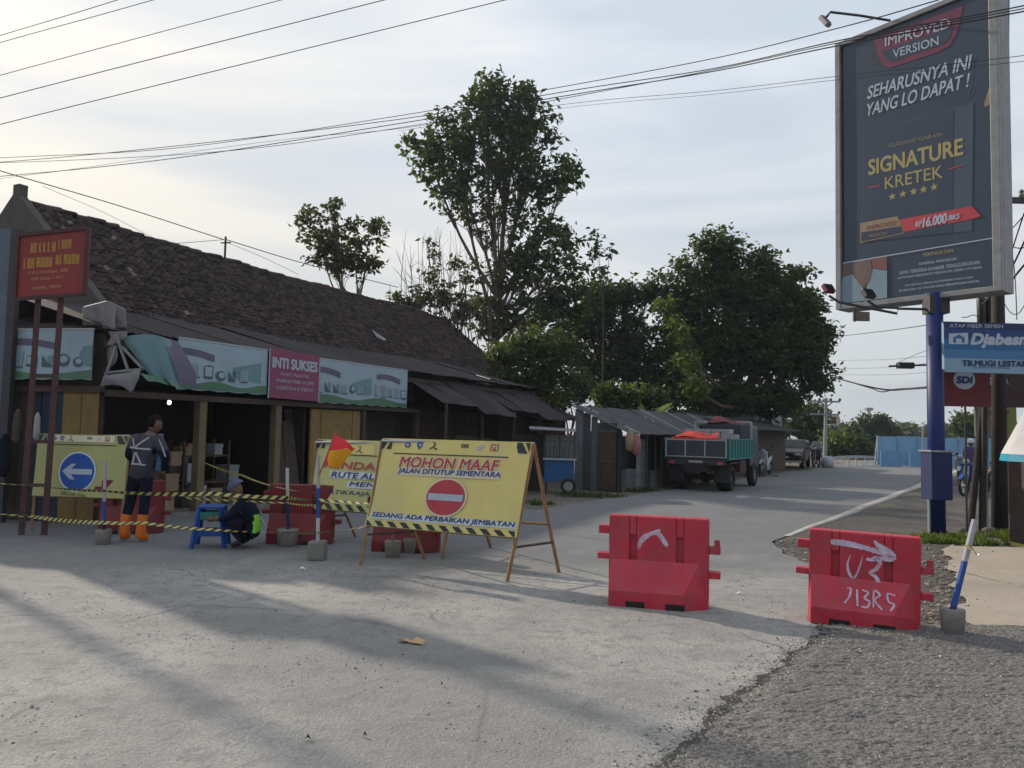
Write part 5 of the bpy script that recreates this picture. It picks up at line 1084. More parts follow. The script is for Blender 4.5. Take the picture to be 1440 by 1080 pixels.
# black car
cr = thing('parked_car', 'black car with pale bonnet edge parked facing the camera at the left roadside', 'car', tuple(G(1110, 657)), math.pi/2-RA+math.pi+R(6))
mb = MB(); pr = [(-2.1, .35), (-2.15, .75), (-1.9, 1.0), (-1.5, 1.4), (-.1, 1.43), (.55, 1.02), (1.75, .86), (1.98, .68), (2.0, .32)]
n = len(pr); vs = []
for y, k in ((-.80, 1), (-.84, .0), (.84, .0), (.80, 1)):
    for (x, z) in pr:
        tpx = .88 if (z > .98 and k) else 1; vs.append((x, y*(tpx if k else 1) if k else y, z if k else min(z, .95)))
mb.prism(pr, -.82, .82); o = mb.build('body', M['car'], cr, bevel=.09)
mb = MB(); mb.add([(.62, -.68, 1.05), (.62, .68, 1.05), (.02, .60, 1.40), (.02, -.60, 1.40)], [(0, 1, 2, 3)]); mb.build('windscreen', M['glass'], cr)
mb = MB(); mb.box(.55, .70, -.78, .78, .985, 1.03); mb.build('bonnet_edge', M['lamp_w'], cr)
MB().box(1.975, 2.03, -.8, .8, .30, .40).build('front_bumper', M['lamp_w'], cr)
for s in (-1, 1): MB().ell((1.93, s*.62, .70), (.08, .16, .07), 12, 8).build('headlight', M['lamp_w'], cr, smooth=True); MB().ell((.55, s*.93, 1.02), (.06, .08, .06), 8, 6).build('mirror', M['car'], cr)
MB().box(2.0, 2.045, -.22, .22, .52, .62).build('number_plate', M['white'], cr); MB().box(1.97, 2.02, -.4, .4, .68, .78).build('grille', M['black'], cr)
for x in (-1.3, 1.3):
    for s in (-1, 1): wheel(cr, x, s*.76, .31, .2)
bt = motorbike('dark motorbike parked behind the truck at the left roadside', tuple(G(1077, 668)), rzr+math.pi, M['white'])
motorbike('blue motorbike parked side-on right of the blue post', tuple(G(1371, 697)), R(214), M['blue'])
motorbike('black and white motorbike whose wheel shows between the poles', tuple(G(1410, 684)), R(30), M['plum'] if False else M['lamp_w'])
motorbike('white and violet motorbike farther back beyond the blue post', tuple(G(1353, 680)), R(232), M['lamp_w'])
def simple_person(label, loc, rz, shirt, trousers, helmet=None, h=1.62, sit=False):
    p = thing('person', label, 'person', loc, rz); k = h/1.65
    J = dict(pel=(0, 0, .92), wst=(0, 0, 1.05), chs=(0, 0, 1.22), nck=(0, .01, 1.38), nk2=(0, .02, 1.44), sL=(-.16, 0, 1.32), sR=(.16, 0, 1.32), eL=(-.22, .03, 1.08), eR=(.22, .03, 1.08), wL=(-.2, .16, .92), wR=(.2, .16, .92), hL=(-.08, 0, .87), hR=(.08, 0, .87), kL=(-.1, .03, .48), kR=(.1, .03, .48), aL=(-.1, 0, .09), aR=(.1, 0, .09), tL=(-.11, .14, .04), tR=(.11, .14, .04))
    if sit:
        J.update(kL=(-.18, .38, .72), kR=(.18, .38, .72), aL=(-.18, .30, .34), aR=(.18, .30, .34), tL=(-.19, .44, .30), tR=(.19, .44, .30), wL=(-.24, .42, 1.0), wR=(.24, .42, 1.0), eL=(-.26, .16, 1.1), eR=(.26, .16, 1.1), pel=(0, 0, .88), hL=(-.08, .02, .86), hR=(.08, .02, .86))
    J = {a: tuple(c*k for c in b) for a, b in J.items()}
    Eg = [('pel', 'wst'), ('wst', 'chs'), ('chs', 'nck'), ('nck', 'nk2'), ('chs', 'sL'), ('chs', 'sR'), ('sL', 'eL'), ('eL', 'wL'), ('sR', 'eR'), ('eR', 'wR'), ('pel', 'hL'), ('pel', 'hR'), ('hL', 'kL'), ('hR', 'kR'), ('kL', 'aL'), ('kR', 'aR'), ('aL', 'tL'), ('aR', 'tR')]
    rad = dict(pel=(.145, .11), wst=(.14, .1), chs=(.16, .115), nck=.06, nk2=.05, sL=.08, sR=.08, eL=.052, eR=.052, wL=.034, wR=.034, hL=.095, hR=.095, kL=.066, kR=.066, aL=.045, aR=.045, tL=.036, tR=.036)
    def f(kk, t, c):
        if kk[1] == 'nk2' or (kk[1] in ('wL', 'wR') and t > .6): return 0
        if kk[1][0] == 't': return 3
        if kk[0][0] in 'hk' or kk[1] in ('hL', 'hR'): return 2
        return 1
    skin_body('body', J, Eg, rad, 'pel', f, [M['skin'], shirt, trousers, M['black']], p, lambda mb: (head(mb, Vector((0, .03, 1.53*k)), 0, 0, 0), hand(mb, J['wR'], (0, .6, -.6), 1, 0), hand(mb, J['wL'], (0, .6, -.6), -1, 0)))
    o = MB(); o.ell((0, .02, 1.555*k), (.125 if helmet else .085, .135 if helmet else .1, .125 if helmet else .1), 14, 10)
    o.f = [q for q in o.f if sum(o.v[i][2] for i in q)/4 > 1.52*k or (sum(o.v[i][1] for i in q)/4 < 0 and helmet)]; o.m = [0]*len(o.f); o.build('helmet' if helmet else 'hair', helmet or M['hair'], p, smooth=True)
    return p
simple_person('person in violet clothes and pale helmet among the motorbikes, right of the blue post', tuple(G(1366, 684)), R(160), M['plum'], M['navy_cloth'], M['white'])
g = G(1148, 658); bk = motorbike('dark motorbike ridden along the far left roadside', tuple(g), rzr+math.pi, M['black']); simple_person('rider in a white shirt and dark helmet on the far left roadside', tuple(g+RD*.2), math.pi-RA, M['white_cloth'], M['navy_cloth'], M['black'], sit=True)
# ------------------------------------------------------------------ billboard
bb = thing('billboard', 'tall dark blue billboard reading SIGNATURE KRETEK on a blue steel post', 'billboard')
BLp, BRp = P(1177, 437, 13.96), P(1411, 408, 11.8); z0 = (BLp.z+BRp.z)/2; z1 = (P(1180, 63, 13.96).z)
pan = Panel((BLp.x, BLp.y, z0), (BRp.x-BLp.x, BRp.y-BLp.y, 0), (0, 0, 1), bb); Wd = math.hypot(BRp.x-BLp.x, BRp.y-BLp.y); Hd = z1-z0
# shift print plane 0.03 in front of the case
def bbox_(name, x0, x1, y0, y1, d0, d1, m, bevel=0):
    mb = MB(); vs = [pan.o+pan.ex*x+pan.ey*y+pan.n*d for d in (d0, d1) for y in (y0, y1) for x in (x0, x1)]
    mb.add(vs, [(0, 2, 3, 1), (4, 5, 7, 6), (0, 1, 5, 4), (2, 6, 7, 3), (0, 4, 6, 2), (1, 3, 7, 5)]); return mb.build(name, m, bb, bevel=bevel)
bbox_('case', .0, Wd, 0, Hd, -.42, -.07, M['frame_grey'])
bbox_('poster', .14, Wd-.13, .09, Hd-.09, -.07, -.004, M['slate'])
bbox_('left_frame', 0, .10, 0, Hd, -.07, .05, M['frame_grey'], .01); bbox_('left_gap', .10, .14, .05, Hd-.05, -.07, -.02, M['dark']); bbox_('right_frame', Wd-.13, Wd, 0, Hd, -.07, .05, M['frame_grey'], .01); bbox_('bottom_frame', .10, Wd-.13, 0, .09, -.07, .045, M['frame_grey'], .01); bbox_('top_frame', .10, Wd-.13, Hd-.09, Hd, -.07, .045, M['frame_grey'], .01)
pan.ppoly('shield_border', [(1229, 54), (1355, 8), (1346, 46), (1336, 65), (1318, 74), (1252, 96), (1242, 92), (1235, 80)], M['print_wine'], 1)
pan.ppoly('shield_centre', [(1241, 73), (1341, 37), (1336, 53), (1326, 63), (1254, 87), (1246, 84)], M['slate'], 2)
pan.ptext('IMPROVED', 1245, 59, 1336, 32, 14, M['print_pale'], 3, .006, 0); pan.ptext('VERSION', 1256, 76, 1320, 57, 12, M['print_pale'], 3, .005)
pan.ptext('SEHARUSNYA INI', 1220, 131, 1367, 86, 18, M['print_pale'], 3, .010, .25); pan.ptext('YANG LO DAPAT !', 1220, 155, 1364, 112, 18, M['print_pale'], 3, .010, .25)
pan.ppoly('inner_box', [(1213, 188), (1369, 144), (1367, 325), (1212, 341)], M['slate2'], 1)
pan.ppoly('inner_box_shade', [(1214.5, 189), (1341, 153.5), (1340, 327), (1213.5, 340)], M['slate'], 2)
pan.ptext('GUDANG GARAM', 1250, 205, 1324, 189, 5, M['print_tan'], 3)
pan.ptext('SIGNATURE', 1222, 236, 1354, 206, 22, M['print_gold'], 3, .016); pan.ptext('KRETEK', 1245, 258, 1326, 241, 17, M['print_gold'], 3, .005)
for a, b in (((1222, 263), (1238, 260)), ((1334, 237), (1354, 232))): pan.ppoly('red_dash', [(a[0], a[1]), (b[0], b[1]), (b[0], b[1]+1.6), (a[0], a[1]+1.6)], M['print_red'], 3)
for x, y in ((1255, 276.5), (1270, 273), (1285, 269.5), (1299, 266.5), (1314, 263)):
    c = pan.at(x, y); pan.poly('star', [[(c[0]+.07*(1 if k % 2 == 0 else .42)*math.sin(k*math.pi/5), c[1]+.07*(1 if k % 2 == 0 else .42)*math.cos(k*math.pi/5)) for k in range(10)]], M['print_gold'], 3)
pan.ppoly('tag_border', [(1210, 314), (1262, 304), (1273, 328), (1210, 342)], M['print_tan'], 3); pan.ppoly('tag_centre', [(1211.5, 327), (1267, 318), (1270.5, 327), (1211.5, 340)], M['slate'], 4)
pan.ptext('IMPROVED', 1220, 321, 1261, 313, 6, M['print_wine'], 5); pan.ptext('VERSION', 1221, 332.5, 1247, 328, 4, M['print_tan'], 5)
pan.ppoly('red_ribbon', [(1265, 309), (1367, 290), (1380, 304), (1368, 308), (1272, 326)], M['print_red'], 3)
pan.ptext('RP', 1288, 316, 1297, 314, 7, M['print_pale'], 5, .02, .2); pan.ptext('16.000', 1298, 313.5, 1332, 306.5, 13, M['print_pale'], 5, .02, .2); pan.ptext('/BKS', 1333, 307, 1350, 304, 7, M['print_pale'], 5, .02, .2)
pan.ppoly('white_rule', [(1185, 369.5), (1396, 334.2), (1396, 335.6), (1185, 371)], M['print_pale'], 3)
pan.ppoly('photo_ground', [(1186, 371), (1248, 361), (1248, 419), (1183, 427)], M['print_tan'] if False else mat('photo_brown', (.10, .075, .075), .5, .15, 3, 0), 3)
pan.ppoly('photo_red_patch', [(1226, 364.5), (1248, 361), (1248, 379), (1227, 377)], mat('photo_red', (.16, .065, .065), .5, .12, 4, 0), 4)
pan.ppoly('photo_shirt', [(1185, 390), (1199, 386), (1214, 405), (1218, 408), (1227, 378), (1248, 381), (1248, 419), (1183, 427)], mat('photo_shirt_blue', (.17, .25, .31), .5, .12, 2, 0), 4)
pan.ppoly('photo_neck', [(1201, 380), (1207, 368), (1225, 365), (1227, 380), (1223, 396), (1214, 405), (1206, 396)], mat('photo_skin', (.13, .09, .08), .5, .2, 4, 0), 5)
pan.ptext('PERINGATAN:', 1299, 358.5, 1342, 352, 5, M['print_gold'], 3); pan.ptext('KARENA MEROKOK,', 1293, 371.5, 1347, 364, 4.5, M['print_pale'], 3); pan.ptext('SAYA TERKENA KANKER TENGGOROKAN.', 1265, 384, 1379, 368.5, 5, M['print_pale'], 3)
pan.ptext('LAYANAN BERHENTI MEROKOK (0800-177-6565)', 1263, 391.5, 1381, 376, 4.5, M['print_pale'], 3); pan.ptext('DILARANG MENJUAL/MEMBERI PADA USIA', 1273, 402, 1369, 390, 3.5, M['print_pale'], 3); pan.ptext('DI BAWAH 18 TAHUN DAN PEREMPUAN HAMIL', 1265, 409, 1378, 395, 3.5, M['print_pale'], 3)
pan.ppoly('gold_hand', [(1396, 117), (1391, 124), (1384, 147), (1386, 151), (1391, 148), (1396, 132)], M['print_tan'], 3)
pan.stroke('pale_swirl', [pan.at(*p) for p in ((1362, 140), (1363, 130), (1370, 119))], [.01, .03, .005], M['slate2'], 3)
# post
pf = G(1318, 756); pz = z0+.1
MB().tube([(pf.x, pf.y, -.05), (pf.x, pf.y, pz)], .128, 20).build('post', M['post_blue'], bb, smooth=True)
zb0, zb1 = 1.6-(702-618)*pf.y/1080, 1.6-(636-618)*pf.y/1080
MB().box(pf.x-.17, pf.x+.17, pf.y-.17, pf.y+.17, zb0, zb1).build('meter_box', M['box_blue'], bb, bevel=.01); MB().box(pf.x-.19, pf.x+.19, pf.y-.19, pf.y+.19, zb1, zb1+.03).build('box_lid', M['steel'], bb)
MB().box(pf.x-.14, pf.x+.19, pf.y-.12, pf.y+.12, z0-.25, z0+.05).build('post_bracket', M['black_metal'], bb)
MB().tube([(pf.x-.145, pf.y-.03, .0), (pf.x-.145, pf.y-.03, zb0)], .022, 8).build('conduit', M['lamp_w'], bb)
# flood lights
def flood(label, a, b, px, py, d, m, w=.20, h=.16, ang=0):
    s = thing('floodlight', label, 'floodlight', group='billboard floodlights')
    MB().tube([P(*p) for p in a], .022, 8).build('arm', M['black_metal'], s)
    c = P(px, py, d); Mx = Matrix.Translation(c) @ Matrix.Rotation(ang, 4, 'Z') @ Matrix.Rotation(R(-35), 4, 'X')
    MB().box(-w/2, w/2, -.04, .04, -h/2, h/2, mtx=Mx).build('lamp_head', m, s, bevel=.012); MB().box(-w/2+.02, w/2-.02, -.05, -.041, -h/2+.02, h/2-.02, mtx=Mx).build('lamp_glass', M['glass'], s); return s
flood('floodlight on the long arm above the billboard', [(1252, 29, 13.2), (1210, 22, 13.2), (1168, 17, 13.2), (1163, 23, 13.13)], None, 1160, 30, 13.1, M['steel'], .12, .26, R(30))
flood('dull red floodlight at the lower left corner of the billboard', [(1310, 435, 12.6), (1262, 434, 12.7), (1262, 441, 12.7), (1215, 432, 12.9), (1180, 425, 13.0), (1166, 416, 13.1)], None, 1165, 406, 13.1, M['maroon'], .19, .17, R(20))
flood('black floodlight in front of the billboard photo', [(1262, 433, 12.7), (1233, 432, 12.7), (1219, 422, 12.6)], None, 1221, 413, 12.55, M['black_metal'], .22, .17, R(25))
hs = thing('hanging_tag', 'small pale tag hanging under the billboard corner', 'sign'); hp = P(1211, 445, 13.2); MB().box(hp.x-.14, hp.x+.14, hp.y-.02, hp.y+.02, hp.z-.08, hp.z+.08).build('plate', M['sign_grey'], hs); MB().box(hp.x-.14, hp.x-.11, hp.y-.03, hp.y-.0201, hp.z-.1, hp.z+.14).build('hanger', M['black_metal'], hs)
# arm with camera box
ar_ = thing('camera_arm', 'thin horizontal arm with a black box beside the blue post', 'camera'); a, b = P(1310, 513, 14), P(1250, 515, 14); MB().tube([a, b], .018, 6).build('arm', M['black_metal'], ar_); c = P(1273, 514, 14); MB().box(c.x-.14, c.x+.14, c.y-.07, c.y+.07, c.z-.055, c.z+.055).build('camera_box', M['black_metal'], ar_, bevel=.01)
# lattice strip at right of the billboard
la = thing('lattice_mast', 'thin steel ladder strip rising beside the right edge of the billboard', 'mast'); 
for x in (1408.5, 1417): MB().tube([P(x+2, -60, 12.2), P(x, 270, 12.2)], .012, 6).build('rail', M['black_metal'], la)
for y in range(-40, 270, 26): MB().tube([P(1409.5, y, 12.2), P(1418, y+2, 12.2)], .012, 6).build('rung', M['black_metal'], la)

# ------------------------------------------------------------------ poles and signs at the right
up_ = thing('utility_pole', 'thick dark utility pole rising behind the right edge of the billboard', 'pole', tuple(G(1406, 747)))
MB().tube([(0, 0, -.1), (.03, 0, 3), (.05, 0, 6.4)], [.135, .115, .09], 16).build('shaft', M['pole_dark'], up_, smooth=True); MB().box(-.5, .6, -.04, .04, 5.9, 6.0).build('crossarm', M['black_metal'], up_); 
for x in (-.4, .1, .5): MB().lathe([(.03, 6.0), (.05, 6.04), (.03, 6.08), (.045, 6.12), (.01, 6.16)], 10, (x, 0, 0)).build('insulator', M['concrete'], up_)
for lab, b, t, r0, r1, m, nm in (('dark wooden pole leaning left between the bikes and the utility pole', (1364, 747), (1386, 530), .06, .05, 'pole_dark', 'leaning_pole'), ('upright square concrete post beside the leaning wooden pole', (1381, 748), (1386, 470), .055, .055, 'pole_dark', 'concrete_post'),
                             ('slim grey pipe standing just left of the utility pole', (1386, 747), (1388, 592), .028, .028, 'pipe', 'pipe_post'), ('short dark post right of the utility pole', (1423, 722), (1424, 600), .085, .085, 'pole_dark', 'short_post')):
    a = G(*b); d = P(*t, a.y); o = MB(); o.tube([a, d], [r0, r1], 10 if nm != 'concrete_post' else 4); o.build(nm, M[m], None, label=lab, cat='post')
for i, (x, lab) in enumerate([(1380, 'dark transformer can left of two under the billboard corner'), (1392, 'dark transformer can right of two under the billboard corner')]):
    c = P(x, 436, 14.6); o = MB(); o.lathe([(.05, -.32), (.075, -.28), (.08, .2), (.06, .26)], 12); o = o.build('transformer', M['black_metal'], None, smooth=True, label=lab, cat='transformer'); o.location = c; 
    MB().tube([c+V3(0, 0, -.3), c+V3(0, .0, -3.2)], .02, 6).build('hanger_pipe', M['black_metal'], None, label=['thin pipe under the left transformer can', 'thin pipe under the right transformer can'][i], cat='pipe')
gp_ = thing('gate_pillar', 'brown gate pillar cut by the right picture edge', 'pillar'); c = G(1450, 768); MB().box(c.x-.2, c.x+.25, c.y-.2, c.y+.2, 0, 1.35).build('shaft', mat('brown_pillar', (.055, .038, .034), .85, .2, 4, .3), gp_, bevel=.01); MB().box(c.x-.22, c.x+.27, c.y-.22, c.y+.22, -.02, .04).build('yellow_plinth', M['tape_y'], gp_)
# blue roofing sign
bs = thing('shop_sign', 'blue and white roofing sign reading ATAP FIBER SEMEN and TB.MUGI LESTARI', 'sign'); D = 12.3
a, b, c = P(1328, 523, D), P(1500, 526, D+.1), P(1330, 452, D); pan = Panel((a.x, a.y, a.z), (b.x-a.x, b.y-a.y, 0), (0, 0, 1), bs); W_, H_ = 2.0, c.z-a.z
mb = MB(); vs = [pan.pt(0.05, 0), pan.pt(W_, 0), pan.pt(W_, H_), pan.pt(0, H_), pan.pt(0, .05)]; n = 5; mb.add(vs+[v-pan.n*.06 for v in vs], [tuple(range(5)), tuple(reversed(range(5, 10)))]+[(i, i+5, (i+1) % 5+5, (i+1) % 5) for i in range(5)]); mb.build('panel', M['sign_lite'], bs)
pan.rect('navy_band', .0, W_, H_*.86, H_, M['sign_blue'], 1); pan.rect('blue_band', .0, W_, H_*.66, H_*.86, mat('sign_royal', (.012, .04, .16), .45, .08, 3, 0), 1); pan.rect('mid_band', .0, W_, H_*.45, H_*.66, M['sign_mid'], 1); pan.rect('sky_band', .0, W_, H_*.28, H_*.45, mat('sign_sky', (.045, .14, .30), .45, .1, 3, 0), 1)
pan.ptext('ATAP FIBER SEMEN', 1335, 458, 1410, 459, 5, M['print_pale'], 3, .01)
pan.ppoly('house_logo', [(1334, 469), (1361, 468), (1361, 484), (1334, 484)], M['print_pale'], 2); pan.ppoly('house_mark', [(1340, 482), (1340, 475), (1348, 470.5), (1356, 475), (1356, 482), (1352, 482), (1352, 476), (1344, 476), (1344, 482)], M['sign_mid'], 3)
pan.ptext('Djabesmen', 1365, 479, 1474, 480, 19, M['print_pale'], 3, .03, .25); pan.ptext('TB.MUGI LESTARI', 1353, 510.5, 1446, 512, 7.5, M['sign_blue'], 3, .03); pan.ptext('JL. RAYA PATIKRAJA', 1369, 517, 1420, 518, 2.5, M['print_navy'], 3)
for x in (1.7,): MB().tube([pan.pt(x, 0)-pan.n*.1, Vector((pan.pt(x, 0).x, pan.pt(x, 0).y, 0))-pan.n*.1], .03, 8).build('sign_post', M['pipe'], bs)
rs2 = thing('shop_sign', 'red sign with a white disc reading SDI below the blue sign', 'sign'); D = 13.1; a, b = P(1326, 571, D), P(1393, 572, D); pan = Panel((a.x, a.y, a.z), (b.x-a.x, b.y-a.y, 0), (0, 0, 1), rs2); H_ = P(1326, 518, D).z-a.z; W_ = b.x-a.x
MB().add([pan.pt(0, 0), pan.pt(W_, 0), pan.pt(W_, H_), pan.pt(0, H_), *(v-pan.n*.05 for v in (pan.pt(0, 0), pan.pt(W_, 0), pan.pt(W_, H_), pan.pt(0, H_)))], [(0, 1, 2, 3), (7, 6, 5, 4), (0, 4, 5, 1), (1, 5, 6, 2), (2, 6, 7, 3), (3, 7, 4, 0)]).build('panel', M['sign_red'], rs2)
c = pan.at(1356, 534); pan.disc('white_disc', c[0], c[1], .185, .165, M['print_pale'], 1); pan.ptext('SDI', 1345, 534, 1367, 534.5, 9, M['print_navy'], 3, .04, .1)
MB().tube([pan.pt(.42, 0)-pan.n*.07, Vector((pan.pt(.42, 0).x, pan.pt(.42, 0).y, 0))-pan.n*.07], .018, 8).build('sign_post', M['black_metal'], rs2)
bs2 = thing('shop_sign', 'dark maroon sign with a pale letter a behind the utility pole', 'sign'); D = 14.3; a, b = P(1378, 572, D), P(1460, 574, D); pan = Panel((a.x, a.y, a.z), (b.x-a.x, b.y-a.y, 0), (0, 0, 1), bs2); H_ = P(1378, 522, D).z-a.z; W_ = b.x-a.x
MB().add([pan.pt(0, 0), pan.pt(W_, 0), pan.pt(W_, H_), pan.pt(0, H_), *(v-pan.n*.05 for v in (pan.pt(0, 0), pan.pt(W_, 0), pan.pt(W_, H_), pan.pt(0, H_)))], [(0, 1, 2, 3), (7, 6, 5, 4), (0, 4, 5, 1), (1, 5, 6, 2), (2, 6, 7, 3), (3, 7, 4, 0)]).build('panel', M['sign_brown'], bs2)
pan.ptext('a', 1391, 536, 1402, 536, 10, M['print_pale'], 2, .04); pan.ptext('A', 1413, 537, 1418, 537, 8, M['print_pale'], 2)
ys_ = thing('notice_board', 'yellow-green notice board right of the utility pole', 'notice board'); D = 16; a, b = P(1411, 612, D), P(1430, 612, D); pan = Panel((a.x, a.y, a.z), (b.x-a.x, b.y-a.y, 0), (0, 0, 1), ys_); H_ = P(1411, 570, D).z-a.z; W_ = b.x-a.x
MB().box(a.x, b.x, a.y, a.y+.04, a.z, a.z+H_).build('panel', M['sign_yel'], ys_); pan.ptext('P', 1413, 582, 1419, 582, 8, M['print_black'], 2, .02); pan.ptext('Y', 1413, 594, 1418, 594, 6, M['print_black'], 2)
MB().tube([a+V3(.2, .05, 0), V3(a.x+.2, a.y+.05, 0)], .03, 8).build('board_post', M['pole_dark'], ys_)
tsn = thing('notice_board', 'taupe notice board with dark letters between the poles', 'notice board'); D = 15.5; a, b = P(1372, 614, D), P(1402, 614, D); pan = Panel((a.x, a.y, a.z), (b.x-a.x, b.y-a.y, 0), (0, 0, 1), tsn); H_ = P(1372, 572, D).z-a.z
MB().box(a.x, b.x, a.y, a.y+.04, a.z, a.z+H_).build('panel', M['sign_grey'], tsn); pan.ptext('O', 1391, 582, 1399, 582, 7, M['print_black'], 2, .02); pan.ptext('A', 1390, 594, 1399, 594, 6, M['print_black'], 2, .02); pan.ptext('T', 1390, 603, 1398, 603, 3, M['print_black'], 2)
MB().tube([a+V3(.2, .05, 0), V3(a.x+.2, a.y+.05, 0)], .03, 8).build('board_post', M['pole_dark'], tsn)
# white canopy with cyan rim
um = thing('stall_canopy', 'white stall canopy with a bright cyan rim cut by the right picture edge', 'canopy'); c = P(1490, 640, 9.6)
mb = MB(); n = 10; rr_ = .62
ring = [(c.x+rr_*math.cos(2*math.pi*k/n), c.y+rr_*math.sin(2*math.pi*k/n), c.z) for k in range(n)]; top = [(c.x+.12*math.cos(2*math.pi*k/n), c.y+.12*math.sin(2*math.pi*k/n), c.z+1.05) for k in range(n)]
mb.add(ring+top+[(c.x, c.y, c.z+1.12)], [(k, (k+1) % n, n+(k+1) % n, n+k) for k in range(n)]+[(n+k, n+(k+1) % n, 2*n) for k in range(n)]); mb.build('cloth', M['white'], um)
mb = MB(); mb.add([(x, y, z) for x, y, z in ring]+[(c.x+(x-c.x)*1.03, c.y+(y-c.y)*1.03, z-.09) for x, y, z in ring], [(k, k+n, (k+1) % n+n, (k+1) % n) for k in range(n)]); mb.build('rim', M['cyan'], um)
mb = MB(); mb.add([(x, y, z) for x, y, z in ((c.x-.47, c.y-.33, c.z+.15), (c.x-.36, c.y-.45, c.z+.15), (c.x-.36, c.y-.42, c.z+.24), (c.x-.46, c.y-.32, c.z+.22))], [(0, 1, 2, 3)]); mb.build('dark_mark', M['print_black'], um)
MB().tube([(c.x, c.y, 0), (c.x, c.y, c.z+1.1)], .03, 8).build('pole', M['pipe'], um)

# ------------------------------------------------------------------ wires
def wire(label, pts, r=.008, name='overhead_wire', grp='overhead wires', n=10):
    c = smooth_pts([P(*p) for p in pts], n); return MB().tube(c, r, 5).build(name, M['wire'], None, label=label, cat='wire', group=grp)
for i, (y0, x1, x2, y2) in enumerate([(50, 165, 640, -150), (60, 215, 760, -158), (106, 395, 1000, -160), (138, 540, 1200, -168), (175, 710, 1400, -165)]):
    wire('overhead wire crossing the top left sky, %s' % ['highest of five', 'second from the top', 'middle of five', 'second from the bottom', 'lowest of five'][i], [(-260, y0+78-i*2, 15.5), (0, y0, 14.5), (x1, 0, 13.2), (x2, y2, 11)], .0065+.0015*(i > 2))
for i, L in enumerate([[(-200, 232, 24), (0, 222, 23), (250, 208, 21.5), (560, 163, 19), (780, 124, 17), (1000, 83, 14.5), (1185, 38, 11.2), (1320, 0, 10)],
                       [(-200, 236, 24), (0, 228, 23), (250, 205, 21.5), (560, 168, 19), (800, 128, 17), (1000, 97, 14.5), (1180, 57, 11.2), (1440, 8, 10), (1600, -30, 9.6)],
                       [(-200, 260, 24), (0, 248, 23), (250, 222, 21.5), (560, 174, 19), (800, 134, 17), (1000, 101, 14.5), (1180, 64, 11.2), (1440, 16, 10), (1600, -20, 9.6)],
                       [(-200, 232, 24), (0, 229, 23), (300, 214, 21), (560, 180, 19), (800, 137, 17), (1000, 99, 14.5), (1180, 60, 11.2), (1440, 12, 10), (1600, -24, 9.6)],
                       [(-200, 262, 24), (0, 251, 23), (280, 212, 21), (420, 194, 20), (560, 181, 19), (800, 146, 17), (1000, 128, 14.5), (1180, 107, 11.2), (1440, 78, 10), (1600, 50, 9.6)],
                       [(560, 184, 19.5), (800, 151, 17.5), (1000, 133, 14.6), (1180, 112, 11.3), (1440, 86, 10), (1600, 60, 9.6)]]):
    wire('long wire from the left edge past the billboard, %s' % ['ending above the billboard top', 'uppermost across the poster', 'heavy, third from the top', 'in the middle of the bundle', 'running lower across the slogan', 'faint and lowest of the bundle'][i], L, [.009, .010, .011, .008, .005, .004][i])
wire('wire sloping down from the left edge to the roof pole', [(-100, 207, 16), (0, 240, 17), (160, 287, 18.3), (315, 337, 19.6)], .012)
wire('wire sloping from the roof pole down behind the trees', [(318, 337, 19.6), (430, 371, 22), (560, 404, 25)], .012)
wire('short thin wire joining the roof pole from the left', [(240, 343, 18.5), (315, 337, 19.6)], .007); wire('thin wire dropping from the roof pole to the ridge', [(322, 342, 19.6), (370, 362, 21), (420, 386, 22)], .006)
wire('thin wire slanting down over the ridge at left', [(60, 262, 17), (140, 296, 17.8), (215, 334, 18.6)], .005)
wire('thick drooping cable from the round tree to the blue post', [(1170, 530, 32), (1210, 541, 28), (1245, 548, 24), (1275, 547, 20), (1312, 544, 15)], .028); wire('second drooping cable twisted below the thick one', [(1190, 536, 30), (1225, 546, 26), (1240, 551, 24), (1262, 547, 22), (1312, 545, 15.5)], .016)
wire('wire sloping up right from the round tree to the blue post', [(1170, 474, 30), (1240, 466, 24), (1312, 456, 15)], .010)
for i, (y0, y1) in enumerate([(507, 500), (519, 510), (527, 523)]): wire('faint level wire behind the blue post, %s' % ['upper', 'middle', 'lower'][i], [(1178, y0, 60), (1250, (y0+y1)/2+2, 50), (1312, y1, 40)], .010)
wire('faint curved wire rising to the blue post', [(1262, 510, 40), (1285, 500, 40), (1310, 490, 40)], .012)
for i, (pts, r) in enumerate([([(1412, 290, 14), (1420, 320, 13.8), (1432, 312, 13.5), (1450, 290, 13)], .010), ([(1411, 395, 14), (1425, 372, 13.8), (1445, 330, 13.4)], .016), ([(1412, 410, 14), (1430, 385, 13.6), (1460, 350, 13)], .018), ([(1413, 300, 14), (1424, 360, 13.8), (1428, 400, 13.8), (1430, 450, 13.8)], .009), ([(1411, 425, 14), (1422, 440, 13.8), (1435, 438, 13.6), (1455, 400, 13)], .008), ([(1412, 330, 14), (1421, 345, 13.8), (1440, 348, 13.4), (1460, 330, 13)], .010), ([(1410, 400, 14), (1418, 380, 13.9), (1424, 350, 13.8), (1440, 300, 13.3)], .012), ([(1398, 410, 14), (1388, 422, 14.2), (1380, 428, 14.5)], .012)]):
    wire('cable in the tangle right of the billboard, %s' % ['shallow loop at the top', 'thick one slanting up right', 'thickest one slanting up right', 'thin one hanging straight down', 'thin loop at the bottom', 'short bow in the middle', 'steep one in the middle', 'short one to the transformer cans'][i], pts, r, 'cable', 'cable tangle')
wire('small stray wire ends under the billboard', [(1352, 446, 14), (1360, 446, 14), (1368, 443, 14), (1378, 446, 14)], .008, 'cable', 'cable tangle')
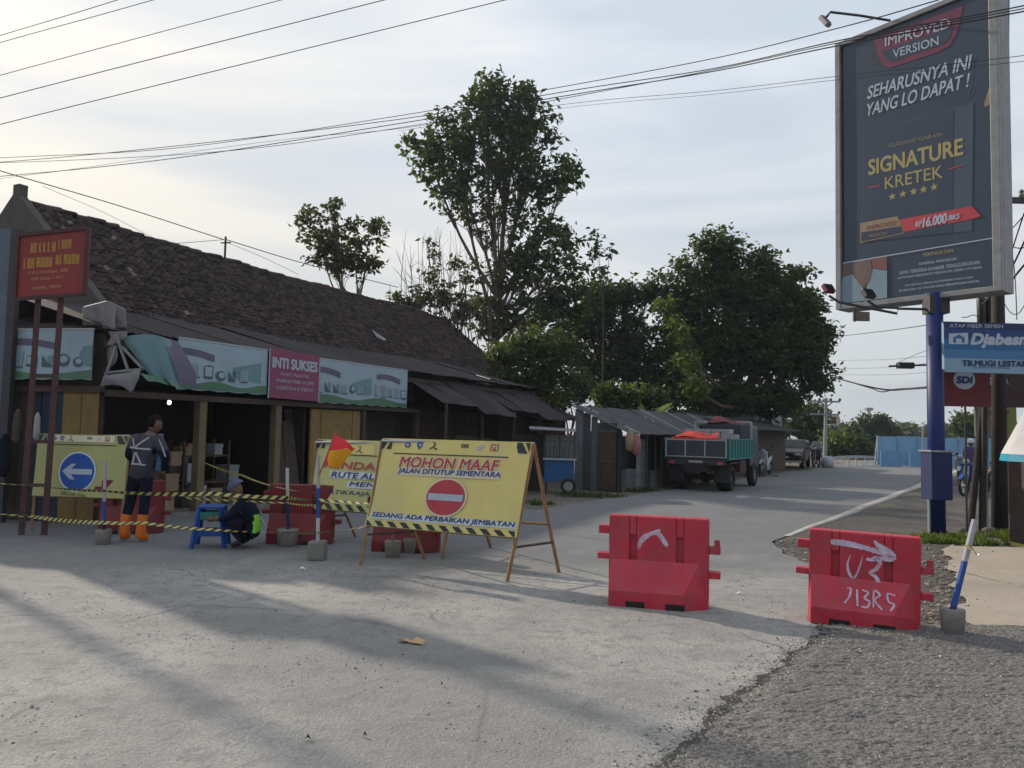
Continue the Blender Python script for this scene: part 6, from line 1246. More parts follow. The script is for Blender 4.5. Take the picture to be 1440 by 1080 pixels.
# ------------------------------------------------------------------ sheds, cart, background buildings
RN = Vector((math.cos(RA), -math.sin(RA), 0))
sh = thing('shed', 'low weathered zinc and timber shed with a lean roof beside the blue food cart', 'shed', tuple(G(874, 692)), rzr)   # local x along the road, y away from it
rr_ = random.Random(3)
cm = {}
def csheet(w, h, m, key):
    k = (w, h, key)
    if k not in cm:
        mb = MB(); n = 12; vs = []
        for i in range(n+1): x = w*i/n; y = .012*math.sin(2*math.pi*4*i/n); vs += [(x, y, 0), (x, y, h)]
        mb.add(vs, [(2*i, 2*i+2, 2*i+3, 2*i+1) for i in range(n)]); cm[k] = mb.mesh('zinc_sheet', m)
    return cm[k]
# end wall (faces the camera): y from 0 (front corner) to 2.6
y = 0.0; i = 0
for w, m in ((.14, 'zinc_dark'), (.60, None), (.20, 'zinc'), (.24, 'zinc_dark'), (.26, 'zinc')):
    h = 1.66+.44*(y+w/2)
    if m: o = link('zinc_sheet', csheet(w, h, M[m], m), sh); o.location = (-.012*(i % 2), y+w, 0); o.rotation_euler = (0, rr_.uniform(-.01, .01), -math.pi/2)
    else:
        d = MB().box(-.03, .0, y+.03, y+w-.03, .02, 1.60).build('door', M['old_wood'], sh); MB().box(-.045, -.031, y+.06, y+w-.06, .80, .83).build('door_rail', M['grey_wood'], d); MB().box(-.04, .02, y, y+w, 1.60, 1.66).build('door_lintel', M['grey_wood'], sh)
        MB().box(-.02, .0, y, y+w, 1.66, h).build('gable_board', M['zinc_dark'], sh)
    y += w; i += 1
MB().box(.10, .14, .05, 1.44, 0, 1.62).build('inner_end_screen', M['dark'], sh)  # dark sheet added inside to shut out brightness through the wall gaps
# front wall along the road with openings
for x0, x1, z0_, z1_, m in ((.02, .30, 0, .6, 'grey_wood'), (.30, .62, 0, .62, 'zinc'), (.62, .95, 0, .60, 'zinc'), (.95, 1.25, 0, 1.45, 'zinc'), (1.25, 1.55, 0, 1.42, 'zinc'), (1.55, 2.0, 0, .55, 'zinc_dark'), (2.0, 2.45, 0, .5, 'zinc'), (2.45, 2.9, 0, .52, 'grey_wood'), (2.9, 3.3, 0, 1.5, 'old_wood')):
    o = link('wall_sheet', csheet(round(x1-x0, 2), round(z1_-z0_, 2), M[m], m), sh); o.location = (x0, 0, z0_)
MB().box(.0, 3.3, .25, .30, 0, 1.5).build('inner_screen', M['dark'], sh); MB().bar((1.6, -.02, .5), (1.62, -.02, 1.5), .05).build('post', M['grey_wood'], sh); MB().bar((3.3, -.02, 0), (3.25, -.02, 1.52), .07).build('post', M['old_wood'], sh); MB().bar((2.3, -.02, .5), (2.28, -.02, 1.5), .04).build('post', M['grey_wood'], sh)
x = -.15; k = 0; rl = math.hypot(2.9, 1.3)
rm = sheet_mesh('roof_sheet', .82, 2.0, M['zinc_dark'], 6, .014, 24)
while x < 3.2: o = link('roof_sheet', rm, sh); o.location = (x, -.32, 1.56+.012*(k % 2)); o.rotation_euler = (math.atan(.42), 0, rr_.uniform(-.01, .01)); x += .78; k += 1
for i, (px, py, c, lab) in enumerate([(886, 618, 'card', 'tan bag hanging in the shed opening, left of two'), (895, 624, 'card2', 'reddish bag hanging in the shed opening, right of two')]):
    p = P(px, py, 20.6); o = MB(); o.lathe([(.03, -.32), (.12, -.25), (.13, 0), (.08, .22), (.02, .28)], 10); o = o.build('hanging_bag', M[c], None, smooth=True, label=lab, cat='bag'); o.location = p
for i, (x, y_, z, lab) in enumerate([(-.3, 2.4, 0, 'pile of old boards leaning on the shed end')]):
    pass
s2 = thing('shed', 'dark timber shed with sloping zinc roofs behind the truck tailgate', 'shed', tuple(G(874, 692)+RD*3.9), rzr)
for k in range(18): MB().box(.3*k, .3*k+.285, 0, .03, 0, 1.45+.1*rr_.random()).build('wall_plank', M['grey_wood' if k % 3 else 'old_wood'], s2)
for k in range(4): MB().box(0, .03, .3*k, .3*k+.285, 0, 1.5+.13*k).build('end_plank', M['grey_wood' if k % 2 else 'old_wood'], s2)
x = -.2; k = 0
while x < 5.4: o = link('roof_sheet', rm, s2); o.location = (x, -.4, 1.52+.012*(k % 2)); o.rotation_euler = (math.atan(.45), 0, 0); x += .78; k += 1
for k in range(3): MB().bar((.5+k*2.2, -.5, 1.45), (.5+k*2.2, 1.4, 2.36), .05).build('rafter', M['lamp_w'], s2)
s3 = thing('shed', 'dark low shed farther along the roadside in front of the round tree', 'shed', tuple(G(874, 692)+RD*10), rzr)
for k in range(16): MB().box(.5*k, .5*k+.48, 0, .04, 0, 1.9).build('wall_board', M['old_wood'], s3)
MB().box(0, .04, .05, 1.5, 0, 1.9).build('end_wall', M['old_wood'], s3); o = MB(); o.add([(-.3, -.6, 1.85), (8.3, -.6, 1.85), (8.3, 1.6, 2.35), (-.3, 1.6, 2.35), (-.3, -.6, 1.8), (8.3, -.6, 1.8), (8.3, 1.6, 2.3), (-.3, 1.6, 2.3)], [(0, 1, 2, 3), (7, 6, 5, 4), (0, 4, 5, 1), (1, 5, 6, 2), (2, 6, 7, 3), (3, 7, 4, 0)]); o.build('roof', M['sheet'], s3)
# dark house wall behind the cart
s4 = thing('house', 'dark low house with a sloping plank verge between the tiled shop and the zinc shed', 'house', tuple(P(700, 640, 25)*1.0), rzr); s4.location.z = 0
MB().box(0, 4.5, 0, 3.5, 0, 2.2).build('wall', M['old_wood'], s4); o = MB(); o.add([(-.5, -.5, 2.1), (4.8, -.5, 2.1), (4.8, 3.9, 3.5), (-.5, 3.9, 3.5), (-.5, -.5, 2.0), (4.8, -.5, 2.0), (4.8, 3.9, 3.4), (-.5, 3.9, 3.4)], [(0, 1, 2, 3), (7, 6, 5, 4), (0, 4, 5, 1), (1, 5, 6, 2), (2, 6, 7, 3), (3, 7, 4, 0)]); o.build('roof', M['sheet'], s4); MB().bar((-.52, -.6, 2.05), (-.52, 3.9, 3.5), .05, .14).build('verge_board', M['grey_wood'], s4)
# food cart
fc = thing('food_cart', 'blue wooden food cart with a slatted glass case and pale roof edge', 'food cart', tuple(G(787, 693)), R(-4)); 
MB().box(-.40, .36, -.30, .30, .30, .86).build('body', M['cart_blue'], fc, bevel=.01); MB().box(-.44, .42, -.36, .36, .86, .90).build('counter', M['lamp_w'], fc)
for x in (-.40, -.02, .36):
    for y in (-.3, .3): MB().box(x-.018, x+.018, y-.018, y+.018, .9, 1.60).build('upright', M['old_wood'], fc)
MB().box(-.38, .34, -.02, .0, .9, 1.5).build('glass_case', mat('case_pale', (.11, .14, .15), .3, .3, 14, 0), fc)
for k in range(9): MB().bar((-.34+k*.08, -.29, .92), (-.34+k*.08+.02*((k % 3)-1), -.29, 1.12+.05*(k % 4)), .018).build('bottle', M['black'], fc)
for k in range(5): MB().bar((-.33+k*.14, -.31, 1.30+.05*(k % 2)), (-.24+k*.14, -.31, 1.34), .03).build('packet', M['print_black'], fc)
MB().box(-.78, .44, -.42, .40, 1.60, 1.64).build('roof', M['grey_wood'], fc); MB().bar((-.80, -.45, 1.68), (.40, -.45, 1.63), .03, .07).build('roof_edge', M['lamp_w'], fc)
w = wheel(fc, .22, -.33, .20, .05); w = wheel(fc, .22, .33, .20, .05); MB().bar((-.36, 0, 0), (-.36, 0, .32), .05).build('prop', M['old_wood'], fc)
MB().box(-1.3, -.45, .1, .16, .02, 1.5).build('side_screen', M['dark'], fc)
# white terrace and street furniture far up the left side
tr_ = thing('terrace', 'small pale shop with a flat fascia beyond the truck', 'shop', tuple(G(1078, 662)+Vector((-1.2, 2, 0))), rzr)
MB().box(0, 6.5, .05, 4, 0, 2.2).build('wall', M['inner'], tr_); MB().box(-.3, 6.7, -.9, -.8, 2.1, 2.8).build('fascia', M['twhite'], tr_); MB().box(-.3, -.2, -.8, 3.0, 2.1, 2.8).build('fascia', M['twhite'], tr_); MB().box(-.2, 6.7, -.8, 4, 2.6, 2.7).build('flat_roof', M['sheet'], tr_)
for x in (0.1, 2.2, 4.4, 6.4): MB().box(x, x+.15, -.85, -.7, 0, 2.1).build('column', M['twhite'], tr_)
for x in (.5, 2.6, 4.8): MB().box(x, x+1.3, .02, .045, .1, 2.0).build('shop_window', M['glass'], tr_)
def lamp_globe(label, px, py, base): 
    s = thing('street_lamp', label, 'street lamp'); b = G(*base); t = P(px, py, b.y); MB().tube([b, t], .04, 8).build('post', M['black_metal'], s); MB().ell(tuple(t), (.16, .16, .14), 12, 8).build('globe', M['white'], s, smooth=True)
lamp_globe('street lamp with a white globe beside the pale shop', 1110, 591, (1111, 652))
cs = thing('street_lamp', 'curved street lamp in front of the blue hoarding', 'street lamp'); b = G(1298, 657); c = smooth_pts([b, P(1298, 610, b.y), P(1299, 600, b.y), P(1304, 597, b.y), P(1311, 598, b.y)], 6); MB().tube(c, .05, 8).build('mast', M['steel'], cs); hp = P(1311, 599, b.y); MB().ell(tuple(hp), (.25, .12, .07), 10, 6).build('lamp_head', M['lamp_w'], cs)
b = G(1160, 645); ep = thing('utility_pole', 'distant utility pole with two crossarms over the treeline', 'pole', tuple(b)); s_ = b.y/1080
hh = (645-562)*s_; MB().tube([(0, 0, 0), (.1, 0, hh)], [.16, .10], 10).build('shaft', M['steel'], ep)
for z, w_ in ((hh-.15, 21), (hh-.15-18*s_, 20)):
    MB().box(-w_*s_, w_*s_, -.06, .06, z-.06, z+.06).build('crossarm', M['steel'], ep)
    for x in (-w_*s_, -.35*w_*s_, .4*w_*s_, w_*s_): MB().lathe([(.09, z+.05), (.12, z+.15), (.07, z+.26)], 8, (x, 0, 0)).build('insulator', M['black_metal'], ep)
for s in (-1, 1): MB().bar((s*12*s_, 0, hh-.15), (0, 0, hh-.15-10*s_), .07).build('brace', M['steel'], ep)
b = G(1174, 640); sg = thing('round_sign', 'round pale road sign with a dark bar in front of the treeline', 'road sign', tuple(b)); z = 1.6+(613.5-590)*b.y/1080; r_ = 8*b.y/1080
o = MB(); n = 20; o.add([(r_*math.cos(2*math.pi*k/n), y_, z+r_*1.1*math.sin(2*math.pi*k/n)) for y_ in (-.03, .03) for k in range(n)], [tuple(range(n)), tuple(reversed(range(n, 2*n)))]+[(k, k+n, (k+1) % n+n, (k+1) % n) for k in range(n)]); o.build('disc', mat('sign_pinkish', (.42, .33, .33), .6, .1, 2, 0), sg); MB().box(-.06, .06, -.04, -.031, z-.3, z+.3).build('bar_mark', M['print_black'], sg); MB().tube([(0, 0.05, 0), (0, 0.05, z)], .05, 8).build('post', M['steel'], sg); MB().box(-.35, .35, .04, .1, .9, z-r_).build('back_board', M['grey_wood'], sg)
tw_ = thing('tower', 'thin pale tower rising above the far trees', 'tower', tuple(G(1222, 612.5+1.2*8))); 
b = P(1222, 612, 160); tw_.location = (b.x, b.y, 0); MB().tube([(0, 0, 0), (0, 0, 1.6+40*160/1080)], [.5, .35], 8).build('shaft', M['lamp_w'], tw_); MB().box(-.7, .7, -.5, .5, 1.6+38*160/1080, 1.6+42*160/1080).build('head', M['steel'], tw_)
# hoarding across the bridge
hg = thing('hoarding', 'light blue sheet hoarding closing the road at the bridge', 'hoarding'); b = G(1234, 654); yy_ = b.y; x = b.x; k = 0
hz_ = P(1240, 613.5, yy_).z
while x < b.x+17:
    MB().box(x, x+1.17, yy_-.02+.03*(k % 2), yy_+.02+.03*(k % 2), .02, hz_+.02*math.sin(k*1.7)).build('sheet', M['hoard'], hg); MB().box(x-.03, x+.03, yy_-.08, yy_-.0201, 0, hz_+.03).build('post', M['hoard'], hg); x += 1.2; k += 1
MB().bar((b.x-.9, yy_-1.5, 0), (b.x, yy_, hz_), .06).build('raking_strut', M['lamp_w'], hg)
for i, (x_, w_) in enumerate(((1250, 1.2), (1288, 1.0))): c = G(x_, 656); MB().box(c.x-w_/2, c.x+w_/2, c.y-.3, c.y-.26, 0, .9).build('leaning_sheet', M['ban_sky2'] if False else mat('deeper_blue_sheet', (.11, .25, .44), .6, .1, 2, .05), None, label=['deeper blue sheet leaning on the hoarding, left of two', 'deeper blue sheet leaning on the hoarding, right of two'][i], cat='sheet')
gr = thing('guard_rail', 'pale guard rail along the left side leading to the blue hoarding', 'guard rail'); pts_ = [G(1168, 656)+V3(0, 0, .42), G(1185, 655.5)+V3(0, 0, .48), G(1205, 655)+V3(0, 0, .5), G(1232, 654)+V3(0, 0, .45)]
c = smooth_pts(pts_, 6); mb = MB()
for a, b in zip(c[:-1], c[1:]): mb.bar(a, b, .06, .16)
mb.build('rail', M['lamp_w'], gr)
for q in c[::3]: MB().bar((q.x, q.y+.1, 0), (q.x, q.y+.1, q.z), .05).build('post', M['lamp_w'], gr)
wb_ = G(1168, 658); MB().lathe([(.28, 0), (.34, .2), (.3, .45), (.15, .6)], 14).build('water_tank', M['lamp_w'], None, smooth=True, label='pale rounded tank at the start of the guard rail', cat='tank').location = wb_+V3(0, .4, 0)

# ------------------------------------------------------------------ trees
def leaves(P3, size, spread, flat=.0, seed=1, aspect=.5):
    g_ = np.random.default_rng(seed); n = len(P3)
    d = g_.normal(size=(n, 3)); d[:, 2] = d[:, 2]*.6-.35; d /= np.linalg.norm(d, axis=1)[:, None]
    u = g_.normal(size=(n, 3)); s = np.cross(d, u); s /= np.linalg.norm(s, axis=1)[:, None]; nrm = np.cross(s, d)
    L = size*(.6+.8*g_.random(n))[:, None]; Wd_ = L*aspect/2
    p0 = P3; p2 = P3+d*L; m_ = P3+d*L*.45+nrm*L*.10; V = np.stack([p0, m_+s*Wd_, p2, m_-s*Wd_], 1).reshape(-1, 3)
    return V, [(4*i, 4*i+1, 4*i+2, 4*i+3) for i in range(n)]
def tree(name, label, base, top, trunk_r, blobs, nleaf, size, mats, seed, group=None, cat='tree', limbs=None, twigs=3, lean=(0, 0), clump=.5, fork=.35, cl=9, bark='bark', aspect=.5):
    """blobs: (x, y, z, rx, ry, rz, weight, mat) relative to base; limbs run to every blob"""
    g_ = np.random.default_rng(seed); rr = random.Random(seed)
    t = thing(name, label, cat, tuple(base), 0, group); mb = MB()
    zf = top*fork
    fk = Vector((lean[0]*fork, lean[1]*fork, zf)); tp_ = Vector((lean[0], lean[1], top*.82))
    tc_ = smooth_pts([(0, 0, -.2), fk*.5+Vector((.05*top*.1, 0, 0)), fk, fk.lerp(tp_, .5)+Vector((rr.uniform(-.2, .2), 0, 0)), tp_], 4); nn_ = len(tc_)
    mb.tube(tc_, [trunk_r*(1-.86*(i/(nn_-1))**.8) for i in range(nn_)], 8)
    tot = sum(b[6] for b in blobs); groups = {}
    for (x, y, z, rx, ry, rz, w, mk) in blobs:
        c = Vector((x, y, z)); 
        k = rr.uniform(.0, .5); st_ = fk.lerp(tp_, k*max(0, min(1, (z-zf)/(top-zf+.01)))) if z > zf else fk*.9
        mid = st_.lerp(c, .5)+Vector((rr.uniform(-.12, .12)*top*.15, rr.uniform(-.1, .1)*top*.15, -.03*top)); br = smooth_pts([st_, mid, c], 4)
        r0 = trunk_r*.42; mb.tube(br, [r0*(1-.75*i/(len(br)-1)) for i in range(len(br))], 6)
        nl = int(nleaf*w/tot); ntw = max(4, nl//cl//twigs); pts_ = []
        for q in range(ntw):
            v = Vector(g_.normal(size=3)); v.normalize(); rad_ = rr.random()**.38
            e_ = c+Vector((v.x*rx, v.y*ry, v.z*rz))*rad_
            s0 = br[rr.randrange(len(br)//2, len(br))]; m_ = s0.lerp(e_, .55)+Vector((0, 0, rr.uniform(-.1, .15)*rz))
            tw__ = [s0, m_, e_]; mb.tube(tw__, [r0*.22, r0*.13, r0*.05], 3, cap=False)
            for z_ in range(cl*twigs):
                f = rr.random()**.6; pp_ = (m_.lerp(e_, f)); sp = clump*(.35+.65*f); pts_.append((pp_.x+g_.normal()*sp*.55, pp_.y+g_.normal()*sp*.55, pp_.z+g_.normal()*sp*.42))
        groups.setdefault(mk, []).extend(pts_)
    mb.build('trunk', M[bark], t)
    V = []; Fc = []; MI = []; ms = []
    for i, (mk, pts_) in enumerate(groups.items()):
        v, f = leaves(np.array(pts_), size, 0, seed=seed+i, aspect=aspect); o_ = sum(len(a) for a in V); V.append(v); Fc += [tuple(k+o_ for k in q) for q in f]; MI += [i]*len(f); ms.append(LF[mk])
    me = bpy.data.meshes.new('crown'); me.from_pydata(np.concatenate(V).tolist(), [], Fc)
    for m_ in ms: me.materials.append(m_)
    me.polygons.foreach_set('material_index', MI); me.update(); link('crown', me, t); return t
def blob(px, py, rpx, rpy, d, base, w, mk='dark', ry=None):
    c = P(px, py, d)-Vector(base); k = d/1080; return (c.x, c.y, c.z, rpx*k, (ry or (rpx+rpy)/2*k), rpy*k, w, mk)
def gb(px, d): p = P(px, 600, d); return Vector((p.x, p.y, 0))
# tall sparse tree in the middle
D = 36; b0 = gb(692, D)
B_ = [blob(700, 140, 62, 45, D, b0, 11, 'dark'), blob(745, 170, 52, 50, D, b0, 10, 'dark'), blob(640, 180, 58, 45, D, b0, 9, 'dark'), blob(600, 215, 42, 38, D, b0, 6, 'mid'), blob(690, 205, 70, 55, D, b0, 12, 'dark'), blob(650, 260, 60, 40, D, b0, 6, 'dark'), blob(740, 240, 60, 50, D, b0, 8, 'dark'), blob(800, 240, 36, 32, D, b0, 4, 'mid'),
      blob(700, 310, 60, 45, D, b0, 3.5, 'dark'), blob(760, 310, 50, 50, D, b0, 4.5, 'dark'), blob(770, 380, 55, 50, D, b0, 6, 'dark'), blob(700, 390, 55, 50, D, b0, 3.0, 'dark'), blob(775, 440, 50, 45, D, b0, 6, 'dark'), blob(720, 455, 50, 40, D, b0, 4, 'dark'), blob(685, 115, 20, 18, D, b0, 1.6, 'mid'), blob(735, 120, 22, 16, D, b0, 1.6, 'dark'), blob(800, 330, 34, 50, D, b0, 3.4, 'dark'), blob(812, 410, 34, 50, D, b0, 4.2, 'dark'), blob(740, 360, 40, 40, D, b0, 3.2, 'dark'), blob(735, 420, 60, 50, D, b0, 5, 'dark'), blob(680, 440, 40, 36, D, b0, 3.4, 'dark')]
tree('tall_tree', 'tallest tree with a sparse high crown and bare lower limbs behind the tiled shop', b0, 17.4, .26, B_, 12500, .33, None, 11, clump=.29, fork=.30, cl=8, lean=(.4, 0))
# bare twig tangle & second stem beside it
for (px, d, blbs, n_, sd, lab) in [
    (640, 33, [blob(610, 400, 30, 30, 33, gb(640, 33), 2, 'olive'), blob(585, 425, 26, 20, 33, gb(640, 33), 2.2, 'dark'), blob(640, 430, 34, 25, 33, gb(640, 33), 3, 'dark'), blob(655, 380, 30, 40, 33, gb(640, 33), 1.2, 'olive'), blob(560, 420, 14, 16, 33, gb(640, 33), 1, 'dark'), blob(600, 350, 20, 30, 33, gb(640, 33), .35, 'olive')], 1900, 21, 'thin half bare tree left of the tallest tree'),
    (490, 30, [blob(480, 330, 54, 44, 30, gb(490, 30), 5, 'olive'), blob(445, 325, 42, 42, 30, gb(490, 30), 3, 'olive'), blob(520, 315, 34, 34, 30, gb(490, 30), 2, 'olive'), blob(470, 365, 48, 22, 30, gb(490, 30), 3.4, 'olive'), blob(520, 365, 28, 24, 30, gb(490, 30), 1.8, 'olive'), blob(435, 300, 20, 14, 30, gb(490, 30), .9, 'olive'), blob(465, 288, 20, 14, 30, gb(490, 30), .9, 'olive')], 2300, 22, 'small airy tree showing above the middle of the tiled ridge')]:
    tree('small_tree', lab, gb(px, d), (blbs[0][2])*1.0+1, .13, blbs, n_, .24, None, sd, clump=.24, cl=8, fork=.5)
# bare branches
tg_ = thing('bare_tree', 'leafless twiggy saplings between the small airy tree and the tallest tree', 'tree', tuple(gb(600, 32))); mb = MB(); rr = random.Random(5); b_ = gb(600, 32)
for k in range(46):
    px = rr.uniform(560, 690); y1 = rr.uniform(310, 400); a = P(px+rr.uniform(-10, 20), 500, 32)-b_; b = P(px+rr.uniform(-22, 16), y1, 32+rr.uniform(-1, 1))-b_; m_ = a.lerp(b, .5)+Vector((rr.uniform(-.25, .25), 0, 0)); c = smooth_pts([a, m_, b], 4); mb.tube(c, [.028*(1-.8*i/(len(c)-1)) for i in range(len(c))], 4)
    for q in range(3): s_ = c[rr.randrange(3, len(c)-1)]; mb.tube([s_, s_+Vector((rr.uniform(-.5, .5), 0, rr.uniform(.2, .8)))], [.012, .004], 3)
mb.build('branches', M['bark'], tg_)
# sprig
b1 = gb(845, 35); tree('sapling', 'slender sapling sprig poking above the hedge right of the tallest tree', b1, 9.5, .05, [blob(842, 330, 9, 16, 35, b1, 2, 'dark'), blob(835, 352, 14, 8, 35, b1, 2, 'dark'), blob(858, 352, 10, 7, 35, b1, 1.2, 'dark'), blob(846, 380, 5, 12, 35, b1, .5, 'dark')], 130, .26, None, 31, clump=.18, cl=3, fork=.8)
# mid mass
D = 38; b2 = gb(850, D)
tree('broad_tree', 'dark broken-crowned tree between the tallest tree and the round tree', b2, 9, .2, [blob(845, 415, 42, 30, D, b2, 6, 'mid'), blob(880, 410, 30, 22, D, b2, 3, 'dark'), blob(830, 450, 40, 35, D, b2, 5, 'dark'), blob(880, 470, 46, 40, D, b2, 6, 'dark'), blob(840, 510, 56, 40, D, b2, 8, 'dark'), blob(900, 520, 45, 40, D, b2, 7, 'dark'), blob(800, 470, 34, 40, D, b2, 4, 'dark'), blob(920, 400, 26, 22, D, b2, 2.4, 'dark')], 12500, .27, None, 41, clump=.40, cl=9, fork=.3)
# big round tree
D = 37; b3 = gb(1040, D)
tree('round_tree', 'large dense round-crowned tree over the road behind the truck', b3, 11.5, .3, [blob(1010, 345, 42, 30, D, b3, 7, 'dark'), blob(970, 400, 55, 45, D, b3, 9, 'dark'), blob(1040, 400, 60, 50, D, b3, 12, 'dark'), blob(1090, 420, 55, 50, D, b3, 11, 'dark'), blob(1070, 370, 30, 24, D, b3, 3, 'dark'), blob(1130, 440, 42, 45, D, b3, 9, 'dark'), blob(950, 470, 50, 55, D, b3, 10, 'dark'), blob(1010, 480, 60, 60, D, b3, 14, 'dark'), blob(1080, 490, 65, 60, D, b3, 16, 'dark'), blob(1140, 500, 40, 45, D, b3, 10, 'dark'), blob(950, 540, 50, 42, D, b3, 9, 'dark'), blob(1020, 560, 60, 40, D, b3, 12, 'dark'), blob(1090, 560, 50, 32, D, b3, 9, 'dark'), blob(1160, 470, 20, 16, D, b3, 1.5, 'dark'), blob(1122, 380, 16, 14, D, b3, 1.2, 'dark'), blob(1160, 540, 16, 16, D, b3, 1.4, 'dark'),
      (*blob(958, 480, 18, 45, D-3.5, b3, 1.8, 'lit')[:7], 'lit'), blob(975, 545, 16, 26, D-4, b3, 1.2, 'lit'), blob(930, 430, 12, 20, D-2, b3, .8, 'lit')], 42000, .27, None, 51, clump=.42, cl=10, fork=.25)  # lit clumps put the sunlit side of the crown into leaf colour
# shrubs
for i, (px, d, bl, n_, lab, nm) in enumerate([
    (740, 27, [(720, 500, 36, 34, 4, 'mid'), (755, 480, 34, 30, 4, 'mid'), (735, 550, 44, 34, 6, 'dark'), (765, 520, 36, 30, 4, 'mid'), (700, 495, 18, 16, 1, 'lit'), (775, 560, 16, 14, 1, 'lit'), (790, 500, 40, 50, 4, 'dark'), (705, 540, 24, 30, 3, 'mid'), (750, 585, 34, 20, 3, 'dark')], 7800, 'green bushy tree at the far corner of the tiled shop', 'bushy_tree'),
    (865, 29, [(855, 555, 24, 14, 3, 'mid'), (890, 552, 26, 14, 1, 'lit'), (920, 560, 24, 16, 3, 'dark'), (880, 556, 26, 14, 2, 'mid'), (870, 575, 44, 14, 4, 'mid')], 4200, 'mixed green hedge behind the low zinc shed roof', 'hedge'),
    (800, 33, [(790, 560, 34, 24, 4, 'mid'), (820, 540, 30, 22, 3, 'dark'), (770, 590, 24, 20, 3, 'dark')], 3200, 'dark shrub between the shed roof and the bushy tree', 'shrub'),
    (1010, 44, [(990, 590, 50, 18, 4, 'dark'), (1050, 595, 40, 16, 4, 'dark')], 3000, 'dark undergrowth behind the truck cab', 'shrub'),
    (1130, 62, [(1120, 585, 26, 26, 4, 'mid'), (1145, 605, 22, 26, 4, 'dark'), (1100, 600, 18, 18, 2, 'mid'), (1150, 580, 12, 16, 2, 'mid')], 4200, 'green tree behind the pale shop at the road bend', 'bushy_tree'),
    (1185, 58, [(1178, 620, 18, 12, 4, 'lit'), (1200, 626, 18, 14, 3, 'mid'), (1215, 632, 16, 10, 2, 'dark'), (1170, 634, 16, 10, 2, 'mid')], 3000, 'light green shrubs in front of the round road sign', 'shrub'),
    (1240, 85, [(1196, 605, 16, 14, 2, 'dark'), (1212, 600, 14, 18, 3, 'dark'), (1240, 598, 16, 14, 4, 'dark'), (1236, 588, 10, 7, 1.6, 'dark'), (1255, 608, 14, 10, 2, 'dark'), (1225, 615, 30, 12, 4, 'dark')], 4200, 'dark tree clump left of the blue hoarding', 'broad_tree'),
    (1353, 60, [(1352, 598, 14, 14, 3, 'mid'), (1362, 596, 12, 16, 3, 'mid'), (1375, 600, 14, 16, 3, 'mid')], 2200, 'hazy grey-green tree seen between the blue post and the poles', 'broad_tree'),
    ]):
    b_ = gb(px, d); bl = [(*blob(a, b, c, e, d, b_, w, mk)[:7], mk) for a, b, c, e, w, mk in bl]
    tree(nm, lab, b_, max(q[2] for q in bl), .12 if d < 50 else .2, bl, n_, .20 if d < 50 else .42, None, 60+i, clump=.34 if d < 50 else .7, cl=8, fork=.3)
# far tree belt
for i in range(26):
    px = 1150+i*22 if i < 20 else -60+i*0; 
    if i >= 20: px = 1700+(i-20)*60
    d = 170+30*math.sin(i*2.1); b_ = gb(px, d); rr = random.Random(i); h_ = (612+(px-1240)*.021-rr.uniform(590, 604)); k = d/1080
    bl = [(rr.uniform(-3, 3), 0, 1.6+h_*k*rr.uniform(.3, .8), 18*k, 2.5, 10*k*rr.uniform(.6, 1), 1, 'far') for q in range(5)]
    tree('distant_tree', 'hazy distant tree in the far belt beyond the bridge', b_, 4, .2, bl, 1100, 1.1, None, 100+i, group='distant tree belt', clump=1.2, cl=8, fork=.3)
# banana plant
bn = thing('banana_plant', 'banana plant with two upright torn leaves behind the shed roof', 'plant', tuple(gb(915, 27))); b_ = gb(915, 27)
for (x0, y0, x1, y1, w) in ((903, 592, 901, 562, 5), (912, 592, 945, 562, 5), (906, 594, 925, 575, 4), (900, 594, 884, 580, 4)):
    a, b = P(x0, y0, 27)-b_, P(x1, y1, 27)-b_; d = (b-a); s_ = d.cross(Vector((0, 1, 0))).normalized()*(w*27/1080); n = 8; L = []; 
    for i in range(n+1): f = i/n; c = a+d*f+Vector((0, -.1*f, -.12*f*f)); ww = math.sin(math.pi*min(1, f*1.0+.05))**.6 if f < .97 else .1; L += [c-s_*ww, c+Vector((0, .06, -.03)), c+s_*ww]
    mb = MB(); mb.add(L, [(3*i+j, 3*i+j+1, 3*i+j+4, 3*i+j+3) for i in range(n) for j in (0, 1)]); mb.build('leaf', leafmat('banana_leaf', (.10, .17, .05), (.22, .30, .10), .4), bn)
MB().tube([(0, 0, 0), (-.3, 0, P(903, 592, 27).z)], [.12, .06], 8).build('stem', LF['mid'] and M['bark'], bn)
# unseen house added left of the frame to block sun
nb = thing('neighbour_house', 'plain rendered house beyond the left picture edge', 'house', tuple(Vector((-22.5, 13.5, 0))), R(8)); MB().box(-3, 3.2, -2.5, 6, 0, 3.1).build('wall', M['plaster'], nb); o = MB(); o.add([(-3.4, -2.9, 3.0), (3.6, -2.9, 3.0), (3.6, 6.4, 3.0), (-3.4, 6.4, 3.0), (-3.4, 1.75, 4.9), (3.6, 1.75, 4.9)], [(0, 1, 5, 4), (2, 3, 4, 5), (1, 2, 5), (3, 0, 4)]); o.build('roof', M['tile'], nb)
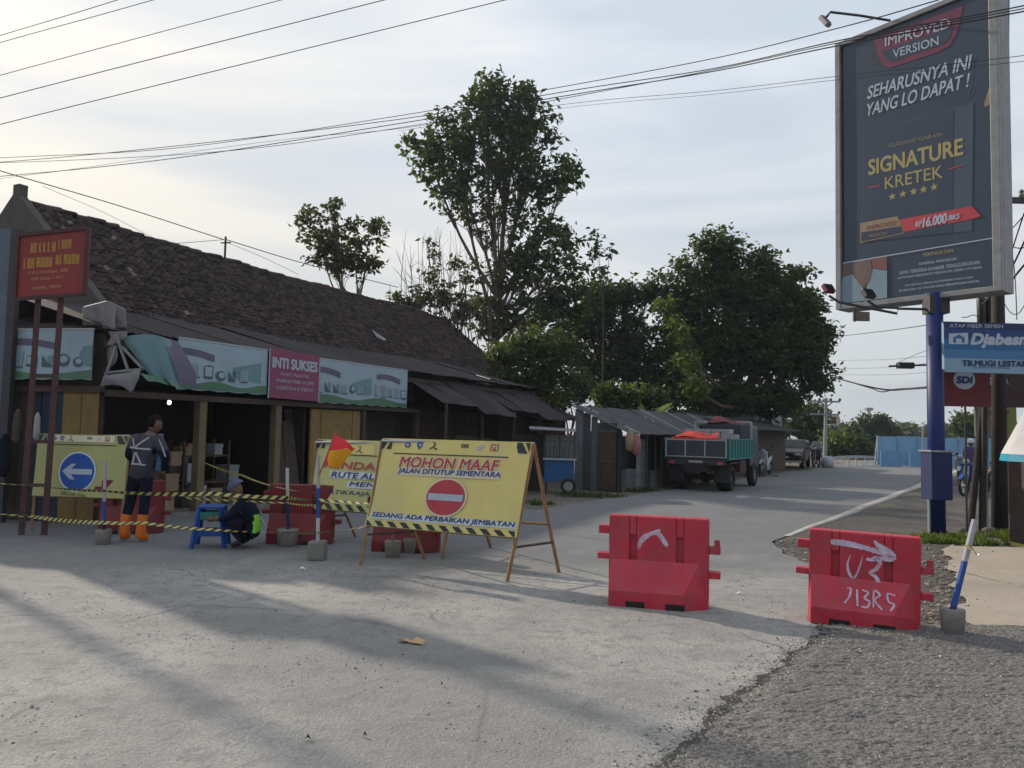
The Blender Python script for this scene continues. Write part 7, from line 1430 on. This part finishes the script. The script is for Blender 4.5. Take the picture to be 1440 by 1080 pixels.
# litter
p = G(575, 905); lf = MB(); 
for a0, l, w in ((.2, .13, .05), (2.6, .10, .045), (1.4, .05, .04), (-.4, .14, .02)):
    d = Vector((math.cos(a0), math.sin(a0), 0)); s_ = Vector((-d.y, d.x, 0)); lf.add([Vector((0, 0, .01)), d*l*.5+s_*w+Vector((0, 0, .035)), d*l+Vector((0, 0, .012)), d*l*.5-s_*w+Vector((0, 0, .015))], [(0, 1, 2, 3)])
o = lf.build('dry_leaf', M['leaf_dry'], None, label='curled tan dry leaf lying on the asphalt in the foreground', cat='leaf'); o.location = p
for i, (x, y, w, h, m, lab) in enumerate([(1040, 836, .09, .03, 'paper', 'white scrap of paper between the two red barriers'), (425, 801, .09, .04, 'paper', 'pale scrap of paper below the flag stake'), (1376, 782, .05, .07, 'paper', 'white scrap hanging by the leaning stake'), (1322, 927, .03, .02, 'paper', 'tiny white scrap on the coarse asphalt at right'), (433, 1041, .03, .02, 'black', 'dark pebble on the asphalt at lower left'), (513, 1037, .025, .018, 'black', 'dark pebble at the bottom centre'), (621, 965, .02, .018, 'black', 'small dark pebble right of the dry leaf')]):
    p = G(x, y); mb = MB(); mb.add([(-w/2, 0, .005), (-w*.1, -h/2, .02), (w/2, -h*.1, .008), (w*.1, h/2, .018), (0, 0, .035)], [(0, 1, 4), (1, 2, 4), (2, 3, 4), (3, 0, 4)]); o = mb.build('litter', M[m], None, label=lab, cat='litter'); o.location = p
pts = []
for k in range(60): pts.append((-4+8*rng.random(), 3.2+5.5*rng.random(), .002))
stones('road_crumbs', pts, .004, .012, M['black'], 'dark crumbs of asphalt and leaf bits scattered over the junction')
for i, (x, y, s_, lab) in enumerate([(1430, 752, .16, 'pale rounded stone in the grass by the gate pillar'), (1356, 750, .12, 'dark stone at the foot of the leaning pole'), (1392, 750, .13, 'dark stone at the foot of the grey pipe')]):
    p = G(x, y); mb = MB(); mb.ell((0, 0, s_*.3), (s_, s_*.8, s_*.55), 10, 7); mb.v = [(a*(1+.12*math.sin(7*b+3*a+i)), b, c) for a, b, c in mb.v]; o = mb.build('stone', M['concrete'] if i == 0 else M['grey_wood'], None, smooth=False, label=lab, cat='stone'); o.location = p

# thin morning air
mb = MB(); mb.box(-505, 505, -125, 625, -1.0, 19.5); hzo = mb.build('haze', bpy.data.materials.new('haze_air'), kind='stuff', label='thin pale morning haze over the road'); hm = hzo.data.materials[0]; hm.use_nodes = True; hn = hm.node_tree; hn.nodes.clear()
ho = hn.nodes.new('ShaderNodeOutputMaterial'); hv = hn.nodes.new('ShaderNodeVolumePrincipled'); hv.inputs['Color'].default_value = (.74, .87, 1, 1); hv.inputs['Density'].default_value = .0004; hv.inputs['Anisotropy'].default_value = .3; hn.links.new(hv.outputs[0], ho.inputs['Volume'])
